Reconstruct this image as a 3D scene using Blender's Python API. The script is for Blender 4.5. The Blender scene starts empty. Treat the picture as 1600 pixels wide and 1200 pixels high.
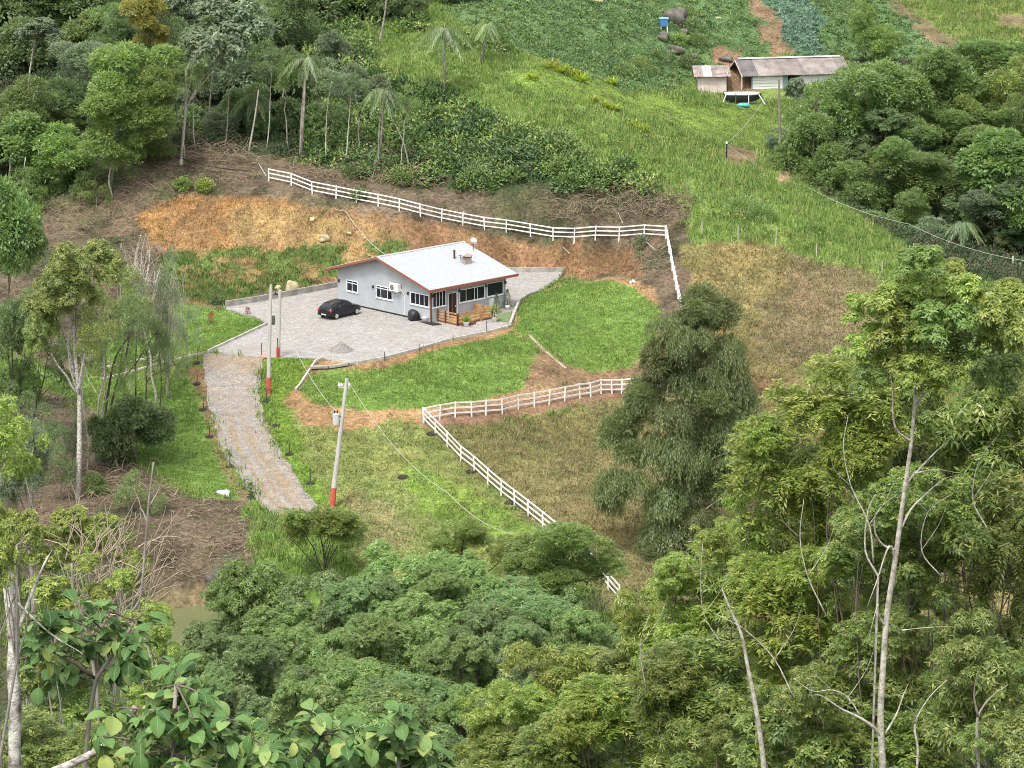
import bpy, bmesh, math, random
import numpy as np
from mathutils import Vector, Matrix

# ------------------------------------------------------------------ camera, sky, sun, exposure
SC = bpy.context.scene
COL = SC.collection
R = math.radians
PITCH = R(13.5)
FPX = 4100.0
CAM_Z = 50.0
cam_data = bpy.data.cameras.new('camera')
cam = bpy.data.objects.new('camera', cam_data)
COL.objects.link(cam)
cam.location = (0, 0, CAM_Z)
cam.rotation_euler = (R(90) - PITCH, 0, 0)
cam_data.sensor_width = 36.0
cam_data.lens = FPX / 1600 * 36.0
cam_data.clip_start = 0.5
cam_data.clip_end = 3000
SC.camera = cam

world = bpy.data.worlds.new('World')
SC.world = world
world.use_nodes = True
wn, wl = world.node_tree.nodes, world.node_tree.links
for n in list(wn):
    wn.remove(n)
SUN_EL, SUN_AZ = 58, 205          # direction the light comes from (azimuth clockwise from +Y)
sky = wn.new('ShaderNodeTexSky')
sky.sky_type = 'NISHITA'
sky.sun_disc = False
sky.sun_elevation = R(SUN_EL)
sky.sun_rotation = R(SUN_AZ)
sky.air_density = 1.0
sky.dust_density = 3.0
hs = wn.new('ShaderNodeHueSaturation')
hs.inputs['Saturation'].default_value = 0.15
bg = wn.new('ShaderNodeBackground')
bg.inputs['Strength'].default_value = 0.15
wo = wn.new('ShaderNodeOutputWorld')
wl.new(sky.outputs[0], hs.inputs['Color'])
wl.new(hs.outputs[0], bg.inputs['Color'])
wl.new(bg.outputs[0], wo.inputs['Surface'])
sun_d = bpy.data.lights.new('sun', 'SUN')
sun_d.energy = 1.1
sun_d.angle = R(10)
sun_d.color = (1.0, 0.95, 0.86)
sun = bpy.data.objects.new('sun', sun_d)
COL.objects.link(sun)
sd = Vector((math.sin(R(SUN_AZ)) * math.cos(R(SUN_EL)), math.cos(R(SUN_AZ)) * math.cos(R(SUN_EL)), math.sin(R(SUN_EL))))
sun.rotation_euler = sd.to_track_quat('Z', 'Y').to_euler()
sun.location = sd * 300
SC.view_settings.view_transform = 'Standard'
SC.view_settings.look = 'None'
SC.view_settings.gamma = 1
SC.view_settings.exposure = 1.36
SC.render.engine = 'CYCLES'
SC.cycles.max_bounces = 8
SC.cycles.diffuse_bounces = 5
SC.cycles.transmission_bounces = 5
SC.cycles.transparent_max_bounces = 6
SC.cycles.use_denoising = True
SC.cycles.denoiser = 'OPENIMAGEDENOISE'
SC.cycles.denoising_input_passes = 'RGB_ALBEDO_NORMAL'
SC.cycles.denoising_prefilter = 'NONE'
SC.cycles.use_adaptive_sampling = False
SC.cycles.filter_width = 0.95

# ------------------------------------------------------------------ pixel <-> world helpers (pixels of the 1600x1200 photograph)
FW = np.array([0, math.cos(PITCH), -math.sin(PITCH)])
UP = np.array([0, math.sin(PITCH), math.cos(PITCH)])
C0 = np.array([0, 0, CAM_Z])

def ray(u, v):
    d = FW + np.array([1.0, 0, 0]) * (u - 800) / FPX - UP * (v - 600) / FPX
    return d / d[1]

def at(u, v, Y):
    return C0 + ray(u, v) * Y

def at_z(u, v, z):
    d = ray(u, v)
    return C0 + d * ((z - CAM_Z) / d[2])

def proj(P):
    P = np.asarray(P, float) - C0
    f = P @ FW
    return 800 + P[..., 0] / f * FPX, 600 - (P @ UP) / f * FPX

def lat_noise(x, y, seed=0):
    xi = np.floor(x).astype(np.int64); yi = np.floor(y).astype(np.int64)
    fx = x - xi; fy = y - yi
    fx = fx * fx * (3 - 2 * fx); fy = fy * fy * (3 - 2 * fy)
    def h(a, b):
        n = (a * 374761393 + b * 668265263 + seed * 1442695041) & 0xFFFFFFFF
        n = ((n ^ (n >> 13)) * 1274126177) & 0xFFFFFFFF
        n = n ^ (n >> 16)
        return (n & 0xFFFF) / 65535.0
    return (h(xi, yi) * (1 - fx) + h(xi + 1, yi) * fx) * (1 - fy) + (h(xi, yi + 1) * (1 - fx) + h(xi + 1, yi + 1) * fx) * fy

def fbm(x, y, sc, seed=0, octv=3):
    x = np.asarray(x, float); y = np.asarray(y, float)
    s = 0; a = 0.5; t = 0
    for i in range(octv):
        s = s + a * lat_noise(x / sc, y / sc, seed + i * 17)
        t += a; a *= 0.5; sc *= 0.47
    return s / t - 0.5

def in_poly(px, py, poly):
    px = np.asarray(px, float); py = np.asarray(py, float)
    inside = np.zeros(px.shape, bool)
    n = len(poly)
    for i in range(n):
        x1, y1 = poly[i]; x2, y2 = poly[(i + 1) % n]
        c = ((y1 > py) != (y2 > py)) & (px < (x2 - x1) * (py - y1) / ((y2 - y1) if y2 != y1 else 1e-9) + x1)
        inside ^= c
    return inside

def poly_dist(px, py, poly):
    d = np.full(np.shape(px), 1e9)
    n = len(poly)
    for i in range(n):
        x1, y1 = poly[i]; x2, y2 = poly[(i + 1) % n]
        dx, dy = x2 - x1, y2 - y1
        t = np.clip(((px - x1) * dx + (py - y1) * dy) / (dx * dx + dy * dy + 1e-9), 0, 1)
        d = np.minimum(d, np.hypot(px - x1 - t * dx, py - y1 - t * dy))
    return d

# ------------------------------------------------------------------ object helpers
def tag(o, label=None, cat=None, group=None, kind=None):
    if label: o['label'] = label
    if cat: o['category'] = cat
    if group: o['group'] = group
    if kind: o['kind'] = kind
    return o

def empty(name, loc=(0, 0, 0), rz=0.0, label=None, cat=None, group=None):
    o = bpy.data.objects.new(name, None)
    o.empty_display_size = 0.2
    COL.objects.link(o)
    o.location = loc
    o.rotation_euler = (0, 0, rz)
    return tag(o, label, cat, group)

def link(name, me, parent=None, loc=None, rot=None, scale=None):
    o = bpy.data.objects.new(name, me)
    COL.objects.link(o)
    if parent is not None: o.parent = parent
    if loc is not None: o.location = loc
    if rot is not None: o.rotation_euler = rot
    if scale is not None: o.scale = scale
    return o

def mesh_np(name, V, Fc, mat=None, smooth=False, attrs=None):
    """V (n,3); Fc (m,3) or (m,4) array, or list of tuples."""
    me = bpy.data.meshes.new(name)
    V = np.asarray(V, np.float32)
    if isinstance(Fc, np.ndarray):
        m, k = Fc.shape
        me.vertices.add(len(V)); me.vertices.foreach_set('co', V.ravel())
        me.loops.add(m * k); me.loops.foreach_set('vertex_index', Fc.astype(np.int32).ravel())
        me.polygons.add(m)
        me.polygons.foreach_set('loop_start', np.arange(0, m * k, k, dtype=np.int32))
        me.polygons.foreach_set('loop_total', np.full(m, k, np.int32))
        me.update(calc_edges=True)
    else:
        me.from_pydata([tuple(map(float, v)) for v in V], [], [tuple(f) for f in Fc])
        me.update()
    if smooth:
        me.polygons.foreach_set('use_smooth', np.ones(len(me.polygons), bool))
    for nm, (typ, arr) in (attrs or {}).items():
        a = me.attributes.new(nm, typ, 'POINT')
        key = {'FLOAT': 'value', 'FLOAT_COLOR': 'color', 'FLOAT_VECTOR': 'vector'}[typ]
        a.data.foreach_set(key, np.asarray(arr, np.float32).ravel())
    if mat is not None:
        me.materials.append(mat)
    return me

class MB:
    """collects solids, then links them as one mesh object"""
    def __init__(self):
        self.v = []; self.f = []
    def add(self, vs, fs):
        b = len(self.v)
        self.v += [tuple(map(float, p)) for p in vs]
        self.f += [tuple(b + i for i in f) for f in fs]
        return self
    def box(self, x0, x1, y0, y1, z0, z1, M=None):
        vs = [(x, y, z) for x in (x0, x1) for y in (y0, y1) for z in (z0, z1)]
        if M is not None: vs = [M @ Vector(p) for p in vs]
        return self.add(vs, [(0, 1, 3, 2), (4, 6, 7, 5), (0, 4, 5, 1), (2, 3, 7, 6), (0, 2, 6, 4), (1, 5, 7, 3)])
    def bar(self, p, q, w, h=None, up=(0, 0, 1)):
        """box bar from p to q, width w (sideways), height h"""
        h = h or w
        p = Vector(p); q = Vector(q); d = (q - p).normalized()
        s = d.cross(Vector(up))
        if s.length < 1e-4: s = d.cross(Vector((1, 0, 0)))
        s.normalize(); t = s.cross(d).normalized()
        vs = []
        for c in (p, q):
            for a, b in ((-1, -1), (1, -1), (1, 1), (-1, 1)):
                vs.append(c + s * a * w / 2 + t * b * h / 2)
        return self.add(vs, [(0, 1, 2, 3), (7, 6, 5, 4), (0, 4, 5, 1), (1, 5, 6, 2), (2, 6, 7, 3), (3, 7, 4, 0)])
    def tube(self, pts, rad, n=6, cap=True):
        pts = [Vector(p) for p in pts]
        if not hasattr(rad, '__len__'): rad = [rad] * len(pts)
        b = len(self.v); ref = None
        for i, p in enumerate(pts):
            d = (pts[min(i + 1, len(pts) - 1)] - pts[max(i - 1, 0)])
            if d.length < 1e-6: d = Vector((0, 0, 1))
            d.normalize()
            if ref is None:
                ref = d.cross(Vector((0, 0, 1)))
                if ref.length < 0.1: ref = d.cross(Vector((1, 0, 0)))
            s = (ref - d * ref.dot(d)).normalized(); ref = s
            t = d.cross(s)
            for k in range(n):
                a = 2 * math.pi * k / n
                self.v.append(tuple(p + (s * math.cos(a) + t * math.sin(a)) * rad[i]))
        for i in range(len(pts) - 1):
            for k in range(n):
                k2 = (k + 1) % n
                self.f.append((b + i * n + k, b + i * n + k2, b + (i + 1) * n + k2, b + (i + 1) * n + k))
        if cap:
            self.f.append(tuple(b + k for k in reversed(range(n))))
            e = b + (len(pts) - 1) * n
            self.f.append(tuple(e + k for k in range(n)))
        return self
    def lathe(self, prof, n=12, c=(0, 0, 0), M=None, sx=1, sy=1):
        """prof: (radius, z) list"""
        b = len(self.v)
        for r, z in prof:
            for k in range(n):
                a = 2 * math.pi * k / n
                p = Vector((c[0] + r * sx * math.cos(a), c[1] + r * sy * math.sin(a), c[2] + z))
                if M is not None: p = M @ p
                self.v.append(tuple(p))
        for i in range(len(prof) - 1):
            for k in range(n):
                k2 = (k + 1) % n
                self.f.append((b + i * n + k, b + i * n + k2, b + (i + 1) * n + k2, b + (i + 1) * n + k))
        self.f.append(tuple(b + k for k in reversed(range(n))))
        e = b + (len(prof) - 1) * n
        self.f.append(tuple(e + k for k in range(n)))
        return self
    def prism(self, poly, z0, z1, M=None):
        n = len(poly)
        vs = [(x, y, z0) for x, y in poly] + [(x, y, z1) for x, y in poly]
        if M is not None: vs = [M @ Vector(p) for p in vs]
        return self.add(vs, [tuple(reversed(range(n))), tuple(range(n, 2 * n))] + [(i, (i + 1) % n, n + (i + 1) % n, n + i) for i in range(n)])
    def mesh(self, name, mat, smooth=False):
        me = bpy.data.meshes.new(name)
        me.from_pydata(self.v, [], self.f)
        me.update()
        if smooth:
            me.polygons.foreach_set('use_smooth', np.ones(len(me.polygons), bool))
        if mat: me.materials.append(mat)
        return me
    def build(self, name, mat, parent=None, smooth=False, loc=None, rot=None):
        return link(name, self.mesh(name, mat, smooth), parent, loc, rot)

# ------------------------------------------------------------------ materials
def newmat(name):
    m = bpy.data.materials.new(name)
    m.use_nodes = True
    nt = m.node_tree
    return m, nt.nodes, nt.links, nt.nodes['Principled BSDF']

def ramp(N, stops):
    r = N.new('ShaderNodeValToRGB')
    e = r.color_ramp.elements
    while len(e) > 1: e.remove(e[-1])
    e[0].position = stops[0][0]; e[0].color = (*stops[0][1], 1)
    for p, c in stops[1:]:
        x = e.new(p); x.color = (*c, 1)
    return r

def mixrgb(N, L, fac, a, b, mode='MIX'):
    m = N.new('ShaderNodeMix'); m.data_type = 'RGBA'; m.blend_type = mode
    for sock, val in ((m.inputs[0], fac), (m.inputs[6], a), (m.inputs[7], b)):
        if isinstance(val, bpy.types.NodeSocket): L.new(val, sock)
        elif isinstance(val, (int, float)): sock.default_value = val
        else: sock.default_value = (*val, 1)
    return m.outputs[2]

def noise(N, L, scale, detail=4, rough=0.55, vec=None, kind='NOISE'):
    t = N.new('ShaderNodeTexNoise' if kind == 'NOISE' else 'ShaderNodeTexVoronoi')
    t.inputs['Scale'].default_value = scale
    if kind == 'NOISE':
        t.inputs['Detail'].default_value = detail
        t.inputs['Roughness'].default_value = rough
    if vec is None:
        tc = N.new('ShaderNodeTexCoord'); vec = tc.outputs['Object']
    L.new(vec, t.inputs['Vector'])
    return t

def bump(N, L, b, height, strength=0.4, dist=0.05):
    bp = N.new('ShaderNodeBump')
    bp.inputs['Strength'].default_value = strength
    bp.inputs['Distance'].default_value = dist
    L.new(height, bp.inputs['Height']); L.new(bp.outputs[0], b.inputs['Normal'])

def simple(name, c, rough=0.6, var=0.12, scale=2.0, metal=0.0, spec=0.4, c2=None, bmp=0.0, bscale=None):
    m, N, L, b = newmat(name)
    t = noise(N, L, scale, 5, 0.6)
    c2 = c2 or tuple(x * (1 - var * 2) for x in c)
    r = ramp(N, [(0.32, c2), (0.62, c)])
    L.new(t.outputs['Fac'], r.inputs[0]); L.new(r.outputs[0], b.inputs['Base Color'])
    b.inputs['Roughness'].default_value = rough
    b.inputs['Metallic'].default_value = metal
    b.inputs['Specular IOR Level'].default_value = spec
    if bmp:
        t2 = noise(N, L, bscale or scale * 6, 4)
        bump(N, L, b, t2.outputs['Fac'], bmp, 0.03)
    return m

def leafmat(name, ca, cb, cc=None, rough=0.42, transl=0.42, spec=0.5):
    """per-leaf attribute 'tint' picks between two or three real leaf colours; whole-tree variation by object random"""
    m, N, L, b = newmat(name)
    a = N.new('ShaderNodeAttribute'); a.attribute_name = 'tint'
    st = [(0.0, ca), (0.55, cb)] + ([(1.0, cc)] if cc else [])
    r = ramp(N, st); L.new(a.outputs['Fac'], r.inputs[0])
    oi = N.new('ShaderNodeObjectInfo')
    h = N.new('ShaderNodeHueSaturation')
    mr = N.new('ShaderNodeMapRange'); mr.inputs['To Min'].default_value = 0.476; mr.inputs['To Max'].default_value = 0.503
    L.new(oi.outputs['Random'], mr.inputs[0]); L.new(mr.outputs[0], h.inputs['Hue'])
    mv = N.new('ShaderNodeMapRange'); mv.inputs['To Min'].default_value = 0.85; mv.inputs['To Max'].default_value = 1.2
    L.new(oi.outputs['Random'], mv.inputs[0]); L.new(mv.outputs[0], h.inputs['Value'])
    L.new(r.outputs[0], h.inputs['Color'])
    L.new(h.outputs[0], b.inputs['Base Color'])
    b.inputs['Roughness'].default_value = rough
    b.inputs['Specular IOR Level'].default_value = spec
    tr = N.new('ShaderNodeBsdfTranslucent')
    L.new(mixrgb(N, L, 1.0, h.outputs[0], (1.65, 1.6, 1.25), 'MULTIPLY'), tr.inputs['Color'])
    mx = N.new('ShaderNodeMixShader'); mx.inputs[0].default_value = transl
    L.new(b.outputs[0], mx.inputs[1]); L.new(tr.outputs[0], mx.inputs[2])
    L.new(mx.outputs[0], N['Material Output'].inputs['Surface'])
    return m

def colattr_mat(name, rough=0.9, fine=None, bscale=6.0, bstr=0.6, bdist=0.12, transl=0.0, contrast=(0.72, 1.25)):
    """base colour from the 'Col' attribute, broken up by fine grain"""
    m, N, L, b = newmat(name)
    a = N.new('ShaderNodeAttribute'); a.attribute_name = 'Col'
    out = a.outputs['Color']
    if fine:
        t1 = noise(N, L, fine, 6, 0.7)
        r1 = ramp(N, [(0.33, (contrast[0],) * 3), (0.5, (1, 1, 1)), (0.68, (contrast[1],) * 3)])
        L.new(t1.outputs['Fac'], r1.inputs[0])
        out = mixrgb(N, L, 1.0, out, r1.outputs[0], 'MULTIPLY')
        t2 = noise(N, L, fine * 0.12, 4, 0.6)
        r2 = ramp(N, [(0.35, (0.82, 0.86, 0.8)), (0.65, (1.15, 1.1, 1.1))])
        L.new(t2.outputs['Fac'], r2.inputs[0])
        out = mixrgb(N, L, 1.0, out, r2.outputs[0], 'MULTIPLY')
        bump(N, L, b, t1.outputs['Fac'], bstr, bdist)
    L.new(out, b.inputs['Base Color'])
    b.inputs['Roughness'].default_value = rough
    b.inputs['Specular IOR Level'].default_value = 0.15
    if transl:
        tr = N.new('ShaderNodeBsdfTranslucent'); L.new(out, tr.inputs['Color'])
        mx = N.new('ShaderNodeMixShader'); mx.inputs[0].default_value = transl
        L.new(b.outputs[0], mx.inputs[1]); L.new(tr.outputs[0], mx.inputs[2])
        L.new(mx.outputs[0], N['Material Output'].inputs['Surface'])
    return m

# ------------------------------------------------------------------ terrain
ZP = 4.0          # level of the paved yard
PATIO_PX = [(327, 549), (372, 528), (417, 507), (400, 496), (353, 484), (353, 478), (400, 472), (460, 461), (528, 447), (600, 437), (700, 428), (800, 423), (880, 423), (960, 425),
            (966, 430), (960, 438), (900, 443), (860, 451), (826, 461), (813, 470), (805, 490), (797, 510), (760, 520), (700, 532), (650, 547), (600, 560),
            (560, 567), (520, 563), (505, 560), (440, 558), (408, 559), (365, 555)]
PATIO = [tuple(at_z(u, v, ZP)[:2]) for u, v in PATIO_PX]
POND_Z = -4.5
CTRL = [  # (u, v, Y) on the photograph's ground
    # crest of the cut bank / back fence foot
    (420, 283, 243), (455, 291, 241), (487, 304, 239.5), (590, 322, 237.5), (650, 333, 236.5), (740, 352, 234), (800, 361, 232), (895, 377, 229), (1040, 373, 226),
    (360, 268, 245), (300, 250, 246), (230, 240, 247), (205, 245, 246), (150, 270, 244),
    # cut bank face, foot just behind the yard
    (260, 330, 239), (340, 340, 238), (440, 345, 237), (560, 370, 235), (680, 385, 233), (800, 400, 231.5), (900, 405, 229.5), (1000, 410, 226),
    (350, 468, 222), (440, 455, 226.5), (528, 438, 232), (990, 425, 226), (300, 430, 229), (280, 470, 221),
    (180, 350, 238), (180, 400, 231), (60, 330, 240), (60, 400, 231), (60, 480, 222), (120, 440, 227),
    (250, 480, 220), (250, 520, 212), (200, 560, 206), (320, 500, 215), (380, 500, 216), (300, 558, 203),
    # right fence, slope east of the yard
    (1050, 420, 222), (1057, 465, 217.5), (1068, 530, 211), (1075, 600, 204), (1010, 470, 217.5), (1020, 500, 212), (960, 560, 206.5), (1000, 600, 204), (900, 575, 205.5),
    (860, 560, 206), (850, 500, 211.5), (900, 500, 212.5), (930, 450, 219), (840, 470, 217), (830, 520, 209), (820, 540, 206.5),
    # front slope A and front fence
    (470, 600, 198), (480, 640, 192.5), (560, 590, 198), (560, 635, 192.5), (650, 575, 200.5), (650, 630, 193), (750, 550, 203.5), (750, 612, 196), (800, 610, 199.5), (830, 550, 205),
    (662, 661, 190), (711, 651, 191.5), (759, 648, 193), (810, 639, 195.5), (858, 632, 198), (906, 623, 200.5), (939, 616, 202.5), (971, 614, 203.5),
    # field
    (699, 699, 186), (741, 736, 181.5), (783, 776, 177), (825, 806, 173.5), (862, 832, 171), (900, 868, 167.5), (962, 935, 161),
    (560, 700, 186), (540, 800, 174.5), (620, 760, 179), (640, 840, 169.5), (560, 860, 166.5), (860, 720, 184), (960, 700, 190), (960, 800, 176), (1060, 700, 194), (1060, 800, 179),
    (1000, 880, 169), (1200, 620, 203), (1200, 720, 190), (1350, 600, 200), (1350, 700, 188), (1500, 600, 198),
    # dried hillside and its fence line
    (1100, 362, 228.5), (1160, 370, 228), (1215, 380, 227), (1280, 402, 225), (1380, 425, 221), (1480, 470, 214), (1150, 450, 220.5), (1250, 480, 217.5), (1350, 520, 212), (1150, 550, 210),
    (1580, 520, 208),
    # ridge and brush above the fence
    (1100, 300, 238), (1170, 310, 238), (1250, 320, 237), (1330, 350, 233.5), (1400, 395, 227), (1225, 287, 250), (1220, 252, 261), (1130, 225, 262), (1050, 200, 262), (1000, 300, 237),
    (900, 320, 237), (900, 250, 246), (800, 300, 241), (800, 200, 253), (700, 280, 244), (700, 170, 261), (600, 250, 248), (600, 150, 264), (500, 240, 248), (480, 120, 268), (640, 60, 283),
    (560, 0, 300), (900, 160, 262), (1000, 165, 270), (850, 120, 267), (750, 90, 272), (1100, 175, 274), (1150, 162, 281), (1235, 170, 282),
    # shed terrace and crop hill
    (1080, 150, 288), (1140, 152, 288), (1230, 148, 289), (1300, 140, 291), (1060, 110, 292), (1150, 75, 298), (1250, 60, 303), (1350, 60, 305), (1450, 60, 306), (1590, 60, 307),
    (900, 70, 285), (950, 30, 294), (1050, 30, 302), (1180, 0, 312), (800, 20, 292), (1350, 0, 318), (1500, 0, 320), (700, 0, 297), (950, 120, 274),
    # forest, top left
    (250, 200, 254), (100, 200, 258), (250, 100, 272), (60, 90, 276), (400, 150, 262), (380, 60, 280), (200, 0, 300), (0, 0, 302), (400, 0, 298),
    # left bottom and road side
    (60, 560, 208), (60, 650, 192.5), (160, 590, 202), (160, 700, 184), (260, 640, 194), (300, 700, 185.5), (340, 770, 177), (378, 775, 176.5), (240, 760, 177), (130, 790, 172),
    (20, 760, 176), (100, 860, 166), (250, 850, 168), (330, 840, 169.5), (320, 620, 196), (330, 680, 188), (360, 730, 182), (412, 600, 197.5), (415, 660, 190.5), (450, 730, 182), (490, 790, 175.5),
    (400, 790, 175.5), (420, 850, 168), (330, 920, 164.5), (240, 930, 164.5), (480, 700, 186), (450, 620, 195),
]
XYZ = [tuple(at(u, v, Y)) for u, v, Y in CTRL]
# hidden or off-frame ground, given directly
XYZ += [(-22, 160, -5.2), (-14, 160, -5.2), (-8, 157, -5.2), (-26, 157, -5.0), (-40, 158, -2), (0, 150, -6), (15, 150, -5), (35, 150, -5), (-15, 149, -3.6), (-24, 150, -3.2), (-6, 149, -3.8), (-15, 140, -5), (20, 135, -8), (-10, 120, -9), (25, 115, -9),
        (-40, 130, -8), (50, 125, -8), (0, 100, -4), (-30, 100, -3), (35, 100, -3), (0, 75, 8), (-30, 75, 9), (30, 75, 8), (0, 50, 20), (-25, 50, 21), (25, 50, 20),
        (0, 30, 31), (-15, 30, 31), (15, 30, 31), (0, 12, 41), (0, 0, 48), (-30, 0, 48), (30, 0, 48), (0, -40, 60), (-90, -40, 58), (90, -40, 58),
        (45, 165, -2), (60, 175, -2.5), (75, 165, -3), (-70, 170, 2), (-90, 130, -2), (90, 130, -4), (-90, 60, 14), (90, 60, 14), (65, 210, 0), (85, 200, -3), (80, 235, -1), (55, 215, 3.5),
        # hollow behind the ridge on the right, where the big trees stand
        (42, 252, 4), (50, 240, 3), (60, 240, 1), (38, 268, 7.5), (50, 262, 5), (65, 258, 3), (48, 280, 9), (62, 280, 8), (78, 275, 7), (90, 250, 1),
        (-80, 200, 8), (-75, 230, 14), (-80, 260, 22), (-85, 310, 32), (90, 310, 24), (-60, 340, 34), (0, 345, 32), (60, 345, 33), (-120, 360, 42), (120, 360, 42),
        (0, 400, 52), (-150, 420, 60), (150, 420, 60), (0, 520, 80), (-300, 500, 85), (300, 500, 85), (-300, 250, 40), (300, 250, 35), (-300, 100, 20), (300, 100, 20), (-300, -60, 70), (300, -60, 70)]
for i in range(len(PATIO)):
    x, y = PATIO[i]
    XYZ.append((x, y, ZP))
cx_, cy_ = np.mean([p[0] for p in PATIO]), np.mean([p[1] for p in PATIO])
XYZ = np.array(XYZ)
# centre points of the yard
XYZ = np.vstack([XYZ, [(*at_z(u, v, ZP)[:2], ZP) for u, v in ((450, 520), (550, 530), (600, 460), (700, 470), (750, 440), (620, 500))]])

def rbf_fit(P):
    n = len(P)
    A = np.hypot(P[:, None, 0] - P[None, :, 0], P[:, None, 1] - P[None, :, 1])
    A[np.arange(n), np.arange(n)] -= 0.25
    Q = np.c_[np.ones(n), P[:, :2]]
    K = np.block([[A, Q], [Q.T, np.zeros((3, 3))]])
    return np.linalg.solve(K, np.r_[P[:, 2], 0, 0, 0])
RW = rbf_fit(XYZ)

def rbf_eval(x, y):
    out = np.zeros(len(x))
    for s in range(0, len(x), 20000):
        xs, ys = x[s:s + 20000], y[s:s + 20000]
        D = np.hypot(xs[:, None] - XYZ[None, :, 0], ys[:, None] - XYZ[None, :, 1])
        out[s:s + 20000] = D @ RW[:len(XYZ)] + RW[-3] + RW[-2] * xs + RW[-1] * ys
    return out

GX = np.concatenate([-62 - np.cumsum(np.geomspace(1, 60, 22))[::-1], np.arange(-62, 62.01, 0.4), 62 + np.cumsum(np.geomspace(1, 60, 22))])
GY = np.concatenate([np.arange(-80, 148, 4.0), np.arange(148, 262, 0.4), np.arange(262, 330, 0.7), 330 + np.cumsum(np.geomspace(1, 50, 22))])
mx, my = np.meshgrid(GX, GY)
fx, fy = mx.ravel(), my.ravel()
Z = rbf_eval(fx, fy).reshape(mx.shape)
# soften the cones of the interpolation a little
for _ in range(3):
    Zs = Z.copy()
    Zs[1:-1, 1:-1] = (Z[1:-1, 1:-1] * 2 + Z[:-2, 1:-1] + Z[2:, 1:-1] + Z[1:-1, :-2] + Z[1:-1, 2:]) / 6
    Z = Zs
pd = poly_dist(fx, fy, PATIO).reshape(Z.shape)
pin = in_poly(fx, fy, PATIO).reshape(Z.shape)
sd_ = np.where(pin, -pd, pd)
wild = np.clip((sd_ - 0.5) / 3, 0, 1)
Z += wild * (fbm(fx, fy, 5.0, 3, 3).reshape(Z.shape) * 0.35 + fbm(fx, fy, 1.2, 9, 2).reshape(Z.shape) * 0.14)
k = np.clip(sd_ / 0.9, 0, 1); k = k * k * (3 - 2 * k)
Z = (ZP - 0.05) * (1 - k) + Z * k
# pond basin
POND_C = (-17.5, 159.0)
dp = np.hypot((mx - POND_C[0]) / 8.5, (my - POND_C[1]) / 5.6) + fbm(fx, fy, 4, 31).reshape(Z.shape) * 0.25
kp = np.clip((1.25 - dp) / 0.35, 0, 1)
Z = Z * (1 - kp) + np.minimum(Z, POND_Z - 0.5) * kp

def hgt(x, y):
    x = np.atleast_1d(np.asarray(x, float)); y = np.atleast_1d(np.asarray(y, float))
    i = np.clip(np.searchsorted(GX, x) - 1, 0, len(GX) - 2); j = np.clip(np.searchsorted(GY, y) - 1, 0, len(GY) - 2)
    tx = (x - GX[i]) / (GX[i + 1] - GX[i]); ty = (y - GY[j]) / (GY[j + 1] - GY[j])
    return (Z[j, i] * (1 - tx) + Z[j, i + 1] * tx) * (1 - ty) + (Z[j + 1, i] * (1 - tx) + Z[j + 1, i + 1] * tx) * ty

def hz(x, y):
    return float(hgt(x, y)[0])

_YS = np.arange(100, 420, 0.12)
def hit(u, v, ymin=100):
    d = ray(u, v)
    ys = _YS[_YS >= ymin]
    zr = CAM_Z + d[2] * ys
    g = hgt(d[0] * ys, ys)
    k = np.nonzero(g >= zr)[0]
    Y = ys[k[0]] if len(k) else 300.0
    x = d[0] * Y
    return Vector((x, Y, hz(x, Y)))

def grade(x, y, e=0.5):
    gx = (hgt(x + e, y) - hgt(x - e, y)) / (2 * e); gy = (hgt(x, y + e) - hgt(x, y - e)) / (2 * e)
    n = np.stack([-gx, -gy, np.ones_like(gx)], -1)
    return n / np.linalg.norm(n, axis=-1, keepdims=True)
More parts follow.
